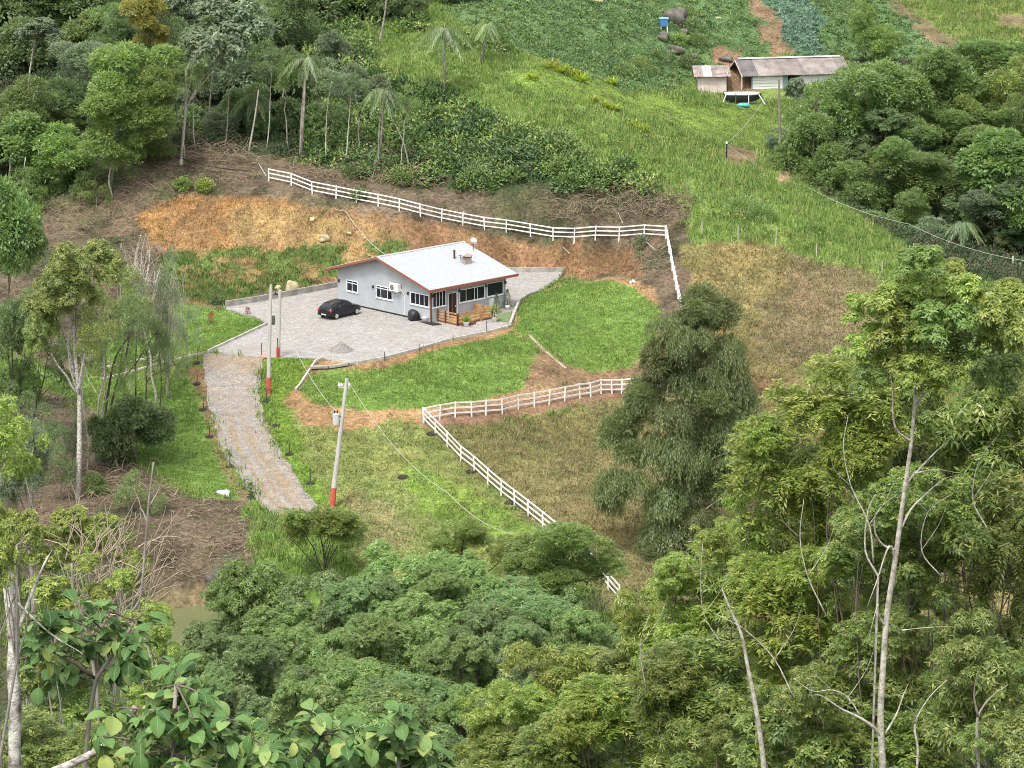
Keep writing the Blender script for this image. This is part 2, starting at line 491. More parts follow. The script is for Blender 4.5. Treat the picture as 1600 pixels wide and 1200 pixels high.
# ------------------------------------------------------------------ ground colours (real base colours of soil and plants, by plot)
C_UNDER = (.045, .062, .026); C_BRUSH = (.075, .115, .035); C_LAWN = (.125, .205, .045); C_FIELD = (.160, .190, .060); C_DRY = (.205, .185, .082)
C_RED = (.155, .125, .070); C_BROWN = (.130, .102, .070); C_ORANGE = (.275, .155, .065); C_OCHRE = (.270, .185, .082); C_RIDGE = (.150, .215, .058); C_BRIGHT = (.140, .215, .042)
C_CROP = (.085, .145, .055); C_CABB = (.085, .155, .095); C_PATH = (.190, .130, .080); C_HAY = (.190, .135, .072); C_LIME = (.135, .215, .035)
REG = [  # (polygon in photograph pixels, colour, plot name)
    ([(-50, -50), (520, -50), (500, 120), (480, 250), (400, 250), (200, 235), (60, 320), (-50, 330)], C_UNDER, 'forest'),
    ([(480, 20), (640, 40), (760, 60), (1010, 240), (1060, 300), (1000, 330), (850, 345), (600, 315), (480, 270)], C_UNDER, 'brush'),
    ([(560, 40), (680, 60), (860, 110), (1000, 160), (900, 190), (1000, 280), (900, 240), (760, 180), (660, 140), (600, 110)], C_RIDGE, 'tall'),
    ([(700, -50), (1170, -50), (1190, 90), (1100, 110), (1050, 150), (960, 140), (860, 105), (760, 60), (680, 20)], C_CROP, 'crop'),
    ([(1150, -50), (1700, -50), (1700, 90), (1250, 90), (1215, 85)], C_CROP, 'crop'),
    ([(1360, -50), (1700, -50), (1700, 90), (1480, 70), (1430, 40)], C_FIELD, 'tall'),
    ([(1375, -10), (1400, 0), (1470, 50), (1510, 70), (1460, 72), (1420, 35)], C_RED, 'bare'),
    ([(1570, 20), (1620, 20), (1620, 50), (1560, 40)], C_RED, 'bare'),
    ([(1178, -50), (1250, -50), (1275, 45), (1290, 85), (1228, 80), (1205, 30)], C_CABB, 'cabbage'),
    ([(1148, -20), (1176, -20), (1205, 30), (1228, 85), (1190, 85), (1180, 40)], C_PATH, 'bare'),
    ([(1110, 95), (1128, 75), (1148, 78), (1165, 100), (1176, 150), (1135, 150), (1118, 120)], C_PATH, 'bare'),
    ([(820, 80), (880, 110), (1000, 150), (1120, 165), (1245, 168), (1240, 240), (1180, 240), (1100, 215), (1000, 190), (900, 160), (800, 130)], C_BRIGHT, 'meadow'),
    ([(880, 160), (1000, 185), (1120, 215), (1200, 245), (1240, 300), (1300, 318), (1420, 400), (1395, 425), (1250, 380), (1100, 345), (1050, 300), (980, 260), (900, 210)], C_RIDGE, 'tall'),
    ([(1000, 200), (1100, 215), (1180, 250), (1200, 270), (1120, 262), (1040, 240)], C_FIELD, 'tall'),
    ([(1130, 225), (1175, 235), (1195, 250), (1150, 258), (1130, 250)], C_RED, 'bare'),
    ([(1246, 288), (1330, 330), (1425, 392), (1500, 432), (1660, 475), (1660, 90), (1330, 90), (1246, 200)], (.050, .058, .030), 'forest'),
    ([(1212, 262), (1236, 262), (1238, 290), (1212, 290)], (.36, .25, .15), 'bare'),
    # soil of the cut bank and above it
    ([(-50, 330), (60, 320), (200, 236), (330, 235), (420, 245), (520, 265), (640, 290), (760, 300), (860, 290), (960, 300), (1075, 300), (1085, 380), (1085, 560), (1075, 600), (1000, 600),
      (1020, 500), (960, 440), (820, 425), (528, 447), (350, 484), (260, 540), (150, 600), (40, 560), (-50, 520)], C_BROWN, 'debris'),
    ([(210, 335), (290, 298), (420, 312), (560, 330), (700, 358), (820, 376), (1000, 384), (1010, 430), (820, 425), (528, 445), (440, 452), (400, 430), (300, 400), (240, 380)], (.215, .138, .070), 'bank'),
    ([(210, 335), (290, 298), (420, 312), (480, 335), (450, 385), (400, 425), (300, 400), (240, 380)], C_ORANGE, 'bank'),
    ([(370, 325), (560, 342), (640, 368), (560, 420), (500, 440), (420, 440), (370, 380)], C_OCHRE, 'bank'),
    ([(640, 372), (760, 380), (900, 385), (1000, 395), (1000, 440), (960, 424), (820, 422), (680, 415)], (.225, .130, .070), 'bank'),
    ([(250, 400), (330, 385), (430, 400), (480, 385), (540, 395), (530, 430), (470, 450), (400, 465), (350, 480), (270, 480)], (.085, .130, .035), 'weeds'),
    ([(570, 385), (630, 375), (640, 395), (590, 405)], (.085, .130, .035), 'weeds'),
    ([(270, 475), (353, 484), (400, 496), (417, 507), (372, 528), (325, 549), (290, 560), (150, 580), (150, 540), (240, 520)], C_LAWN, 'lawn'),
    ([(130, 570), (300, 545), (332, 545), (330, 560), (318, 612), (250, 612), (120, 612)], (.150, .185, .055), 'lawn'),
    ([(60, 570), (150, 590), (240, 590), (316, 590), (334, 680), (352, 740), (385, 778), (300, 772), (240, 745), (210, 700), (150, 640), (60, 600)], C_LAWN, 'lawn'),
    ([(290, 575), (322, 575), (332, 660), (348, 705), (372, 745), (400, 790), (378, 778), (350, 735), (330, 690), (310, 620)], C_HAY, 'bare'),
    ([(-50, 610), (60, 605), (170, 650), (235, 750), (300, 772), (385, 780), (400, 850), (400, 880), (335, 925), (240, 935), (100, 905), (-50, 900)], C_BROWN, 'debris'),
    ([(395, 780), (440, 800), (520, 800), (560, 830), (560, 1000), (400, 1000), (400, 860)], C_LAWN, 'tall'),
    ([(232, 930), (335, 915), (350, 950), (330, 1010), (240, 1010)], (.20, .16, .09), 'bare'),
    ([(408, 556), (505, 558), (462, 612), (450, 640), (480, 700), (530, 760), (570, 840), (500, 840), (480, 780), (445, 720), (420, 670), (404, 620)], C_LIME, 'lawn'),
    # dirt below the yard, then the turf slopes laid on it
    ([(440, 640), (500, 555), (560, 565), (700, 530), (797, 508), (805, 470), (826, 458), (860, 448), (960, 434), (1010, 450), (1030, 500), (1080, 600), (980, 620), (850, 645), (680, 668), (480, 665)], (.270, .175, .090), 'hay'),
    ([(810, 520), (850, 540), (900, 580), (1000, 560), (1070, 600), (900, 610), (800, 612)], (.220, .145, .085), 'hay'),
    ([(465, 610), (490, 582), (530, 575), (600, 577), (640, 562), (690, 545), (760, 532), (800, 516), (842, 545), (828, 580), (815, 606), (750, 628), (650, 640), (560, 641), (490, 630)], C_LAWN, 'turf'),
    ([(804, 514), (813, 478), (826, 461), (860, 451), (900, 443), (955, 440), (990, 450), (1032, 485), (1025, 535), (985, 574), (930, 582), (880, 568), (845, 542), (815, 524)], C_LAWN, 'turf'),
    ([(450, 635), (480, 662), (662, 664), (700, 690), (862, 832), (900, 880), (900, 930), (560, 930), (530, 790), (480, 700)], C_FIELD, 'field'),
    ([(560, 760), (610, 790), (640, 860), (560, 850), (535, 780)], (.190, .180, .080), 'field'),
    ([(640, 720), (780, 790), (850, 840), (760, 850), (650, 800)], C_BRIGHT, 'field'),
    ([(664, 664), (860, 650), (980, 615), (1080, 605), (1090, 560), (1250, 620), (1500, 620), (1650, 700), (1650, 1000), (1000, 1000), (880, 850), (700, 698)], C_DRY, 'straw'),
    ([(690, 680), (760, 660), (900, 640), (990, 640), (960, 700), (850, 720), (760, 740)], (.165, .155, .060), 'straw'),
    ([(1060, 376), (1200, 385), (1390, 430), (1500, 480), (1500, 640), (1250, 640), (1090, 590), (1070, 470)], (.185, .155, .065), 'straw'),
    ([(1230, 390), (1390, 430), (1420, 560), (1340, 600), (1200, 560), (1180, 470), (1240, 440)], C_RED, 'straw'),
    ([(1100, 560), (1260, 600), (1300, 680), (1180, 700), (1120, 640)], (.19, .125, .068), 'straw'),
    ([(1380, 425), (1650, 470), (1650, 640), (1420, 600)], C_RIDGE, 'tall'),
    ([(655, 650), (800, 628), (975, 592), (1075, 590), (1075, 606), (975, 622), (860, 642), (760, 660), (662, 668)], (.215, .135, .085), 'bare'),
]

CRISP = {(1246, 288), (655, 650), (290, 575), (1130, 225), (1212, 262)}
def paint(x, y, z, jit=1.0):
    u, v = proj(np.stack([x, y, z], -1))
    u = np.clip(u, -40, 1640); v = np.clip(v, -40, 1190)
    ju = fbm(x, y, 3.0, 51) * 16 + fbm(x, y, 0.7, 52, 2) * 10
    jv = fbm(x, y, 3.0, 61) * 10 + fbm(x, y, 0.7, 62, 2) * 7
    us, vs_ = u + ju * 2.2 + fbm(x, y, 7, 53) * 26, v + jv * 2.0 + fbm(x, y, 7, 63) * 14
    u, v = u + ju * .5, v + jv * .5
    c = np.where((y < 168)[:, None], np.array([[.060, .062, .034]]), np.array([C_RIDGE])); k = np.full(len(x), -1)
    for i, (poly, col, nm) in enumerate(REG):
        m = in_poly(u, v, poly) if nm in ('lawn', 'turf') or poly[0] in CRISP else in_poly(us, vs_, poly)
        c[m] = col; k[m] = i
    big = fbm(x, y, 9, 71)[:, None]; sm = fbm(x, y, 1.1, 72, 3)[:, None]
    names = np.array([r_[2] for r_ in REG] + ['x'])[k]
    ib = [i for i, r_ in enumerate(REG) if r_[2] == 'bank'][2]
    sw = (names == 'weeds') & (fbm(x, y, 2.6, 85) + fbm(x, y, .8, 86) * .5 > .15)
    c[sw] = np.array(C_OCHRE) * [.75, .85, .8]; k[sw] = ib
    db = (names == 'debris')[:, None]
    gm = np.clip(fbm(x, y, 4.5, 87) * 5 - .2, 0, 1)[:, None] * db; c = c * (1 - gm * .75) + np.array([.060, .070, .032]) * gm * .75
    dm = np.clip(fbm(x, y, 1.7, 88) * 4 - .1, 0, 1)[:, None] * db; c = c * (1 - dm * .5)
    mown = np.isin(names, ['lawn', 'turf'])[:, None]
    c = c * (1 + big * 0.5 + sm * np.where(mown, .35, .9))
    rs_ = np.isin(names, ['straw'])[:, None]; g2 = np.clip(fbm(x, y, 5.0, 91) * 4, 0, 1)[:, None] * rs_; c = c * (1 - g2 * .5) + np.array([.15, .17, .055]) * g2 * .5
    # drying patches in grass, damp patches in soil
    bk = np.array([n in ('bank',) for n in [r_[2] for r_ in REG] + ['x']])[k]
    mixn = np.clip(fbm(x, y, 2.2, 80) * 3.2 + .35, 0, 1)[:, None] * bk[:, None]
    c = c * (1 - mixn * .6) + np.array([.20, .125, .07]) * mixn * .6
    dry = np.clip(fbm(x, y, 4, 73) * 3, 0, 1)[:, None] * 0.35
    c = c * (1 - dry) + c * np.array([1.35, 1.02, 1.05]) * dry
    return np.clip(c, 0.01, 0.8), k

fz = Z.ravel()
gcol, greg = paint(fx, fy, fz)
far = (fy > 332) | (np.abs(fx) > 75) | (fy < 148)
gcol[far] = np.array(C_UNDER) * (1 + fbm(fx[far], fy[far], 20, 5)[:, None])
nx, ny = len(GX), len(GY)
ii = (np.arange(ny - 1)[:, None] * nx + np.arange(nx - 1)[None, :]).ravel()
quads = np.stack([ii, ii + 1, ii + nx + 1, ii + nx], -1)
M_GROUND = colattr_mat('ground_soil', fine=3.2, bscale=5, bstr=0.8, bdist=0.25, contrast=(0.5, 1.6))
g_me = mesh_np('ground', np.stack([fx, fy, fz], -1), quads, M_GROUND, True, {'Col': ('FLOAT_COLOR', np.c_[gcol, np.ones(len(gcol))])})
tag(link('hillside_ground', g_me), kind='structure')

# ------------------------------------------------------------------ yard, drive, kerbs, pond
def stone_mat(name, ca, cb, joint, scale=6.5, dirt=(.30, .22, .15)):
    m, N, L, b = newmat(name)
    tc = N.new('ShaderNodeTexCoord')
    vo = noise(N, L, scale, vec=tc.outputs['Object'], kind='V')
    v2 = N.new('ShaderNodeTexVoronoi'); v2.feature = 'DISTANCE_TO_EDGE'; v2.inputs['Scale'].default_value = scale
    L.new(tc.outputs['Object'], v2.inputs['Vector'])
    rc = ramp(N, [(0.0, ca), (0.5, tuple((p + q) / 2 for p, q in zip(ca, cb))), (1.0, cb)])
    L.new(vo.outputs['Color'], rc.inputs[0])
    n1 = noise(N, L, 0.35, 6, 0.65, vec=tc.outputs['Object'])
    r1 = ramp(N, [(0.38, (0, 0, 0)), (0.66, (1, 1, 1))]); L.new(n1.outputs['Fac'], r1.inputs[0])
    a = N.new('ShaderNodeAttribute'); a.attribute_name = 'dirt'
    mm = N.new('ShaderNodeMath'); mm.operation = 'MULTIPLY_ADD'; mm.use_clamp = True
    L.new(r1.outputs[0], mm.inputs[0]); mm.inputs[1].default_value = 0.55; L.new(a.outputs['Fac'], mm.inputs[2])
    c = mixrgb(N, L, mm.outputs[0], rc.outputs[0], dirt)
    n3 = noise(N, L, 1.6, 5, 0.7, vec=tc.outputs['Object'])
    r3 = ramp(N, [(0.3, (.74, .74, .76)), (0.7, (1.2, 1.18, 1.15))]); L.new(n3.outputs['Fac'], r3.inputs[0])
    c = mixrgb(N, L, 1.0, c, r3.outputs[0], 'MULTIPLY')
    re = ramp(N, [(0.0, joint), (0.09, (1, 1, 1))]); L.new(v2.outputs['Distance'], re.inputs[0])
    c = mixrgb(N, L, 1.0, c, re.outputs[0], 'MULTIPLY')
    L.new(c, b.inputs['Base Color']); b.inputs['Roughness'].default_value = 0.85
    bump(N, L, b, v2.outputs['Distance'], 0.7, 0.06)
    return m
M_YARD = stone_mat('yard_cobbles', (.40, .388, .37), (.262, .255, .247), (.60, .59, .58), 5.5, (.27, .235, .20))
M_DRIVE = stone_mat('drive_cobbles', (.33, .31, .285), (.20, .19, .18), (.5, .47, .45), 4.5, (.27, .205, .135))
M_CONC = simple('pale_concrete', (.33, .315, .285), 0.85, 0.25, 1.2, bmp=0.3)
M_KERB = simple('whitewashed_kerb', (.46, .44, .39), 0.8, 0.22, 1.5)
M_WHITE = simple('white_paint', (.68, .67, .64), 0.5, 0.10, 2.2)
M_SOIL = simple('clay_soil', (.30, .17, .09), 0.95, 0.2, 3, bmp=0.5)

def drop_path(pts, step=0.5, z=None):
    out = []
    for (p, q) in zip(pts[:-1], pts[1:]):
        n = max(1, int((Vector(q) - Vector(p)).length / step))
        for i in range(n):
            out.append(Vector(p).lerp(Vector(q), i / n))
    out.append(Vector(pts[-1]))
    return out

# yard surface: fine triangulated sheet clipped to its outline, with a rim
bm = bmesh.new()
vs = [bm.verts.new((x, y, 0)) for x, y in PATIO]
f = bm.faces.new(vs)
r = bmesh.ops.extrude_face_region(bm, geom=[f])
bmesh.ops.translate(bm, verts=[e for e in r['geom'] if isinstance(e, bmesh.types.BMVert)], vec=(0, 0, -0.5))
bmesh.ops.recalc_face_normals(bm, faces=bm.faces)
bmesh.ops.triangulate(bm, faces=bm.faces)
me = bpy.data.meshes.new('yard'); bm.to_mesh(me); bm.free(); me.materials.append(M_YARD)
tag(link('paved_yard', me, loc=(0, 0, ZP)), kind='structure')

DL = [(322, 553), (318, 575), (320, 605), (332, 655), (347, 705), (374, 745), (402, 788), (430, 815)]
DR = [(413, 560), (406, 590), (404, 620), (420, 670), (447, 722), (487, 780), (515, 806)]
def resample(pts, n):
    pts = [np.array(p) for p in pts]
    s = np.r_[0, np.cumsum([np.linalg.norm(b - a) for a, b in zip(pts[:-1], pts[1:])])]
    q = np.linspace(0, s[-1], n)
    P = np.array(pts)
    return np.stack([np.interp(q, s, P[:, k]) for k in range(P.shape[1])], -1)
dl = [tuple(hit(u, v, 150)) for u, v in DL]; dr = [tuple(hit(u, v, 150)) for u, v in DR]
nr, nc = 260, 34
A, B = resample(dl, nr), resample(dr, nr)
for _ in range(30):
    A[1:-1] = (A[:-2] + A[2:] + 2 * A[1:-1]) / 4; B[1:-1] = (B[:-2] + B[2:] + 2 * B[1:-1]) / 4
tt = np.linspace(0, 1, nc)
Dm = A[:, None, :] * (1 - tt)[None, :, None] + B[:, None, :] * tt[None, :, None]
wig = fbm(np.arange(nr) * 0.12, np.zeros(nr), 1.0, 8)
Dm[:, 0, 0] += wig * 0.5; Dm[:, -1, 0] -= fbm(np.arange(nr) * 0.12, np.ones(nr) * 9, 1.0, 8) * 0.5
dx, dy = Dm[..., 0].ravel(), Dm[..., 1].ravel()
dz = hgt(dx, dy) + 0.07 + fbm(dx, dy, 0.5, 77, 2) * 0.05
T2, S2 = np.meshgrid(tt, np.linspace(0, 1, nr))
ruts = np.zeros_like(T2)
for c0, w0, st in ((0.30, .05, .25), (0.62, .06, .3), (0.47, .03, .45), (0.78, .03, .5)):
    wob = fbm(S2 * 9, np.full_like(S2, c0 * 40), 1.0, 4) * 0.18
    ruts = np.maximum(ruts, np.exp(-((T2 - c0 - wob) / w0) ** 2) * np.clip((S2 - st) * 5, 0, 1))
dirt = ruts * 0.9 + np.clip(0.07 - np.minimum(T2, 1 - T2), 0, 1) * 0 + np.exp(-((S2 - 0.04) / 0.05) ** 2) * 0.5
dz -= (ruts * 0.05).ravel()
ii = (np.arange(nr - 1)[:, None] * nc + np.arange(nc - 1)[None, :]).ravel()
dq = np.stack([ii, ii + nc, ii + nc + 1, ii + 1], -1)
tag(link('driveway', mesh_np('driveway', np.stack([dx, dy, dz], -1), dq, M_DRIVE, True, {'dirt': ('FLOAT', dirt.ravel())})), kind='structure')

def kerb(name, px, w, h, mat, z=None, lift=0.0, kind='structure', step=0.8, label=None):
    pts = [Vector(at_z(u, v, z)) if z is not None else hit(u, v, 150) for u, v in px]
    pts = drop_path(pts, step)
    mb = MB()
    for p, q in zip(pts[:-1], pts[1:]):
        if z is None:
            p = Vector((p.x, p.y, hz(p.x, p.y))); q = Vector((q.x, q.y, hz(q.x, q.y)))
        up = Vector((0, 0, lift))
        e = (q - p) * 0.01
        mb.bar(p + up - e, q + up + e, w, h)
    return tag(mb.build(name, mat), kind=kind)
kerb('yard_kerb', [(960, 438), (900, 443), (860, 451), (826, 461), (813, 470)], 0.14, 0.3, M_CONC, ZP)
kerb('yard_kerb', [(813, 470), (805, 490), (797, 510)], 0.2, 0.5, M_KERB, ZP, 0.1)
kerb('yard_kerb', [(797, 510), (760, 520), (700, 532), (650, 547), (600, 560), (560, 567), (520, 563)], 0.16, 0.3, M_KERB, ZP)
kerb('yard_kerb', [(325, 550), (372, 528), (417, 507)], 0.16, 0.35, M_KERB, ZP)
kerb('yard_kerb', [(353, 484), (400, 496), (417, 507)], 0.12, 0.2, M_CONC, ZP)
kerb('lawn_kerb', [(505, 560), (494, 566), (484, 580), (474, 595), (462, 611)], 0.16, 0.35, M_KERB)
kerb('concrete_drain', [(486, 574), (515, 573), (545, 569), (562, 566)], 0.7, 0.16, M_CONC, None, 0.02)
kerb('path_kerb', [(155, 577), (207, 566), (255, 557)], 0.14, 0.3, M_KERB)
kerb('path_kerb', [(160, 594), (230, 576), (300, 556), (322, 552)], 0.18, 0.3, M_KERB)
kerb('concrete_drain', [(826, 524), (838, 536), (850, 548), (866, 562), (884, 577)], 0.26, 0.12, simple('stained_concrete', (.36, .29, .21), .9, .25, 2), None, 0.0)
# low retaining walls at the foot of the bank
def low_wall(name, px, h, label):
    pts = drop_path([Vector(at_z(u, v, ZP)) for u, v in px], 1.2)
    root = empty(name, pts[0], 0, label, 'low wall')
    for p, q in zip(pts[:-1], pts[1:]):
        mb = MB()
        a, b_ = p - pts[0], q - pts[0]
        mb.bar(a + Vector((0, 0, h / 2)), b_ + Vector((0, 0, h / 2)) - (b_ - a) * 0.01, 0.22, h)
        mb.build('panel', M_CONC, root)
    return root
low_wall('retaining_wall', [(353, 479), (400, 472), (460, 461), (528, 448)], 0.5, 'low grey concrete wall at the bank foot left of the house')
low_wall('retaining_wall', [(790, 424.5), (880, 424.5), (960, 426.5)], 0.4, 'low grey concrete wall at the bank foot right of the house')

m, N, L, b = newmat('pond_water')
b.inputs['Base Color'].default_value = (.125, .140, .062, 1); b.inputs['Roughness'].default_value = 0.16
t = noise(N, L, 1.2, 3); bump(N, L, b, t.outputs['Fac'], 0.12, 0.05)
M_POND = m
ang = np.linspace(0, 2 * math.pi, 40, endpoint=False)
pv = [(POND_C[0] + 10.4 * math.cos(a), POND_C[1] + 7.2 * math.sin(a), POND_Z) for a in ang]
tag(link('pond_water', mesh_np('pond', pv, [tuple(range(40))], M_POND)), kind='structure')

# ------------------------------------------------------------------ white rail fences
_pm = MB().box(-.055, .055, -.055, .055, -.45, 1.2).mesh('post', M_WHITE)
_rm = MB().box(0, 1, -.022, .022, -.055, .055).mesh('rail', M_WHITE)
def rail_fence(px, label, extra_world=(), H=(0.34, 0.74, 1.12), group='white rail fences round the yard'):
    pts = [hit(u, v, 140) for u, v in px] + [Vector(p) for p in extra_world]
    root = empty('rail_fence', pts[0], 0, label, 'fence', group)
    for p in pts:
        q = p - pts[0]
        link('post', _pm, root, q, (R(random.uniform(-3, 3)), R(random.uniform(-3, 3)), 0))
    for p, q in zip(pts[:-1], pts[1:]):
        d = q - p
        for h in H:
            rot = Matrix.Rotation(math.atan2(d.y, d.x), 4, 'Z') @ Matrix.Rotation(-math.atan2(d.z, math.hypot(d.x, d.y)), 4, 'Y')
            o = link('rail', _rm, root, p - pts[0] + Vector((0, 0, h)), rot.to_euler())
            o.scale = (d.length, 1, 1)
    return root
random.seed(3)
rail_fence([(420, 283), (455, 290), (488, 304), (525, 310), (557, 317), (591, 324), (624, 331), (657, 339), (690, 346), (723, 353), (757, 360), (791, 363), (829, 370), (864, 375), (897, 377),
            (930, 375), (967, 374), (1006, 373), (1040, 373)], 'long white rail fence along the top of the bank behind the house')
rail_fence([(1041, 373), (1043, 384), (1045, 396), (1048, 409), (1050, 423), (1053, 438), (1056, 453), (1059, 467), (1064, 487), (1067, 510), (1069, 535), (1072, 565), (1075, 600)],
           'white rail fence seen end on, running downhill right of the turf slope')
F3 = [(662, 661), (687, 656), (711, 652), (737, 651), (759, 649), (785, 647), (810, 640), (835, 637), (858, 632), (882, 627), (906, 623), (923, 620), (939, 616), (956, 616), (971, 615), (990, 614), (1010, 610),
      (1032, 608), (1054, 603), (1075, 600)]
rail_fence(F3, 'white rail fence curving below the turf slopes towards the drooping tree')
rail_fence([(662, 661), (680, 680), (699, 699), (720, 721), (741, 737), (762, 757), (783, 775), (804, 791), (825, 807), (848, 825), (869, 842), (890, 860), (911, 880), (932, 900), (950, 922), (968, 942)],
           'white rail fence running diagonally down the field into the trees')
# ------------------------------------------------------------------ the house
M_WALL = simple('grey_render', (.345, .365, .38), 0.85, 0.07, 0.8, bmp=0.12, bscale=30)
M_RED = simple('red_brown_fascia', (.26, .085, .055), 0.6, 0.12, 3)
M_SOFFIT = simple('soffit_boards', (.42, .30, .19), 0.7, 0.12, 3)
M_FRAME = simple('window_frame_white', (.72, .73, .74), 0.45, 0.04, 3)
M_DARKM = simple('dark_metal', (.022, .020, .021), 0.6, 0.1, 3)
m, N, L, b = newmat('dark_glass')
tg = noise(N, L, 1.3, 2); rg = ramp(N, [(0.35, (.008, .010, .013)), (0.7, (.035, .038, .045))])
L.new(tg.outputs['Fac'], rg.inputs[0]); L.new(rg.outputs[0], b.inputs['Base Color'])
b.inputs['Roughness'].default_value = 0.15; b.inputs['Specular IOR Level'].default_value = 0.18
M_GLASS = m
# sheet roof: near-white painted metal, speckled
m, N, L, b = newmat('white_roof_sheet')
t1 = noise(N, L, 4.5, 5, 0.8); r1 = ramp(N, [(0.30, (.20, .215, .25)), (0.40, (.27, .285, .31)), (0.47, (.325, .34, .36)), (1.0, (.355, .367, .383))])
L.new(t1.outputs['Fac'], r1.inputs[0])
L.new(r1.outputs[0], b.inputs['Base Color']); b.inputs['Roughness'].default_value = 0.5
M_ROOF = m
M_WOOD = simple('honey_timber', (.42, .255, .115), 0.7, 0.22, 2.5, c2=(.24, .125, .055))
M_WOODD = simple('dark_red_timber', (.15, .062, .038), 0.7, 0.2, 3)
M_BRICK = simple('pale_brick', (.42, .35, .31), 0.9, 0.25, 6)
M_BLACK = simple('black_plastic', (.022, .021, .024), 0.5, 0.2, 4)

NPX = (673, 504)
N0 = Vector(at_z(*NPX, ZP))
HA = R(44.5)                      # local +x runs along the long porch wall, local +y along the gable wall
ex = Vector((math.cos(HA), math.sin(HA), 0)); ey = Vector((-math.sin(HA), math.cos(HA), 0))
def wall_hit(u, v, side):
    """(t, height) on the gable wall (side 'g', x=0) or the porch wall (side 'p', y=0)"""
    d = Vector(ray(u, v)); o = Vector(C0)
    n = ex if side == 'g' else ey
    k_ = (N0 - o).dot(n) / d.dot(n)
    P = o + d * k_ - N0
    return (P.dot(ey) if side == 'g' else P.dot(ex)), P.z
LG = wall_hit(528, 470, 'g')[0]; LP = wall_hit(790, 450, 'p')[0]
print('house', LG, LP, wall_hit(590, 420, 'g'), wall_hit(673, 455, 'g'))
house = empty('farm_house', N0, HA, 'grey single-storey house with white sheet roof on the paved yard', 'house')
OV = 0.75
EAVE = 2.95; SLOPE = 1.9 / (LG / 2 + OV)
def roof_z(y):
    return EAVE + SLOPE * (OV + (y if y < LG / 2 else LG - y))
wz0 = roof_z(0) - 0.16
mb = MB(); T_ = 0.2                                     # gable walls and long walls
gp = [(0, 0), (LG, 0), (LG, wz0), (LG / 2, roof_z(LG / 2) - 0.16), (0, wz0)]
def gable(mb, x0, x1):
    n = len(gp)
    vs = [(x0, y, z) for y, z in gp] + [(x1, y, z) for y, z in gp]
    mb.add(vs, [tuple(range(n)), tuple(reversed(range(n, 2 * n)))] + [(i, n + i, n + (i + 1) % n, (i + 1) % n) for i in range(n)])
gable(mb, 0, T_); mb.build('wall', M_WALL, house)
mb = MB(); gable(mb, LP - T_, LP); mb.build('wall', M_WALL, house)
MB().box(T_ + .002, LP - T_ - .002, 0, T_, 0, wz0 - 0.002).build('wall', M_WALL, house)
MB().box(T_ + .002, LP - T_ - .002, LG - T_, LG, 0, wz0 - 0.002).build('wall', M_WALL, house)
MB().box(-.02, 0, .3, LG - .2, 0, .13).build('plinth', M_DARKM, house)
MB().box(.3, LP - .1, -.02, 0, 0, .1).build('plinth', M_CONC, house)

def roof_slope(x0, x1, near, mat=M_ROOF):
    """corrugated sheets on one slope"""
    n = max(8, int((x1 - x0) / 0.13)); vs = []; fs = []
    ys = [(-OV if near else LG + OV), LG / 2 + (-0.01 if near else 0.01)]
    for i in range(n + 1):
        x = x0 + (x1 - x0) * i / n
        dz = 0.035 if i % 2 else 0.0
        for y in ys:
            z = roof_z(y)
            vs += [(x, y, z + dz), (x, y, z + dz - 0.03)]
    for i in range(n):
        a = i * 4; b_ = a + 4
        q = [(a, b_, b_ + 2, a + 2), (a + 1, a + 3, b_ + 3, b_ + 1), (a, a + 1, b_ + 1, b_), (a + 2, b_ + 2, b_ + 3, a + 3)]
        fs += q if near else [tuple(reversed(f)) for f in q]
    fs += [(0, 2, 3, 1), (n * 4, n * 4 + 1, n * 4 + 3, n * 4 + 2)]
    return MB().add(vs, fs).build('roof_sheet', mat, house)
seam = LP * 0.56
roof_slope(-OV, seam, True); roof_slope(seam + 0.05, LP + OV, True); roof_slope(-OV, LP + OV, False)
MB().bar((seam + .025, -OV + .1, roof_z(-OV + .1) + .015), (seam + .025, LG / 2 - .1, roof_z(LG / 2 - .1) + .015), .07, .06).build('roof_seam', simple('grey_flashing', (.42, .42, .44), .5), house)
zr = roof_z(LG / 2) + .03
mb = MB(); mb.add([(-OV, LG / 2 - .16, zr - .03), (-OV, LG / 2, zr + .05), (-OV, LG / 2 + .16, zr - .03), (LP + OV, LG / 2 - .16, zr - .03), (LP + OV, LG / 2, zr + .05), (LP + OV, LG / 2 + .16, zr - .03)],
                  [(0, 3, 4, 1), (1, 4, 5, 2), (0, 1, 2), (3, 5, 4)])
mb.build('ridge_cap', M_ROOF, house)
for x in (-OV - .02, LP + OV + .02):                   # barge boards
    for ya, yb in ((-OV, LG / 2), (LG + OV, LG / 2)):
        MB().bar((x, ya, roof_z(ya) - .10), (x, yb, roof_z(yb) - .10), .04, .19).build('barge_board', M_RED, house)
for y in (-OV - .022, LG + OV + .022):
    MB().box(-OV - .04, LP + OV + .04, y - .02, y + .02, EAVE - .22, EAVE - .005).build('fascia', M_RED, house)
for ya, yb in ((-OV + .01, LG / 2), (LG + OV - .01, LG / 2)):   # soffit lining under the sheets
    mb = MB()
    mb.add([(-OV + .02, ya, roof_z(ya) - .13), (LP + OV - .02, ya, roof_z(ya) - .13), (LP + OV - .02, yb, roof_z(yb) - .13), (-OV + .02, yb, roof_z(yb) - .13),
            (-OV + .02, ya, roof_z(ya) - .09), (LP + OV - .02, ya, roof_z(ya) - .09), (LP + OV - .02, yb, roof_z(yb) - .09), (-OV + .02, yb, roof_z(yb) - .09)],
           [(0, 1, 2, 3), (7, 6, 5, 4), (0, 4, 5, 1), (1, 5, 6, 2), (2, 6, 7, 3), (3, 7, 4, 0)])
    mb.build('soffit', M_SOFFIT, house)

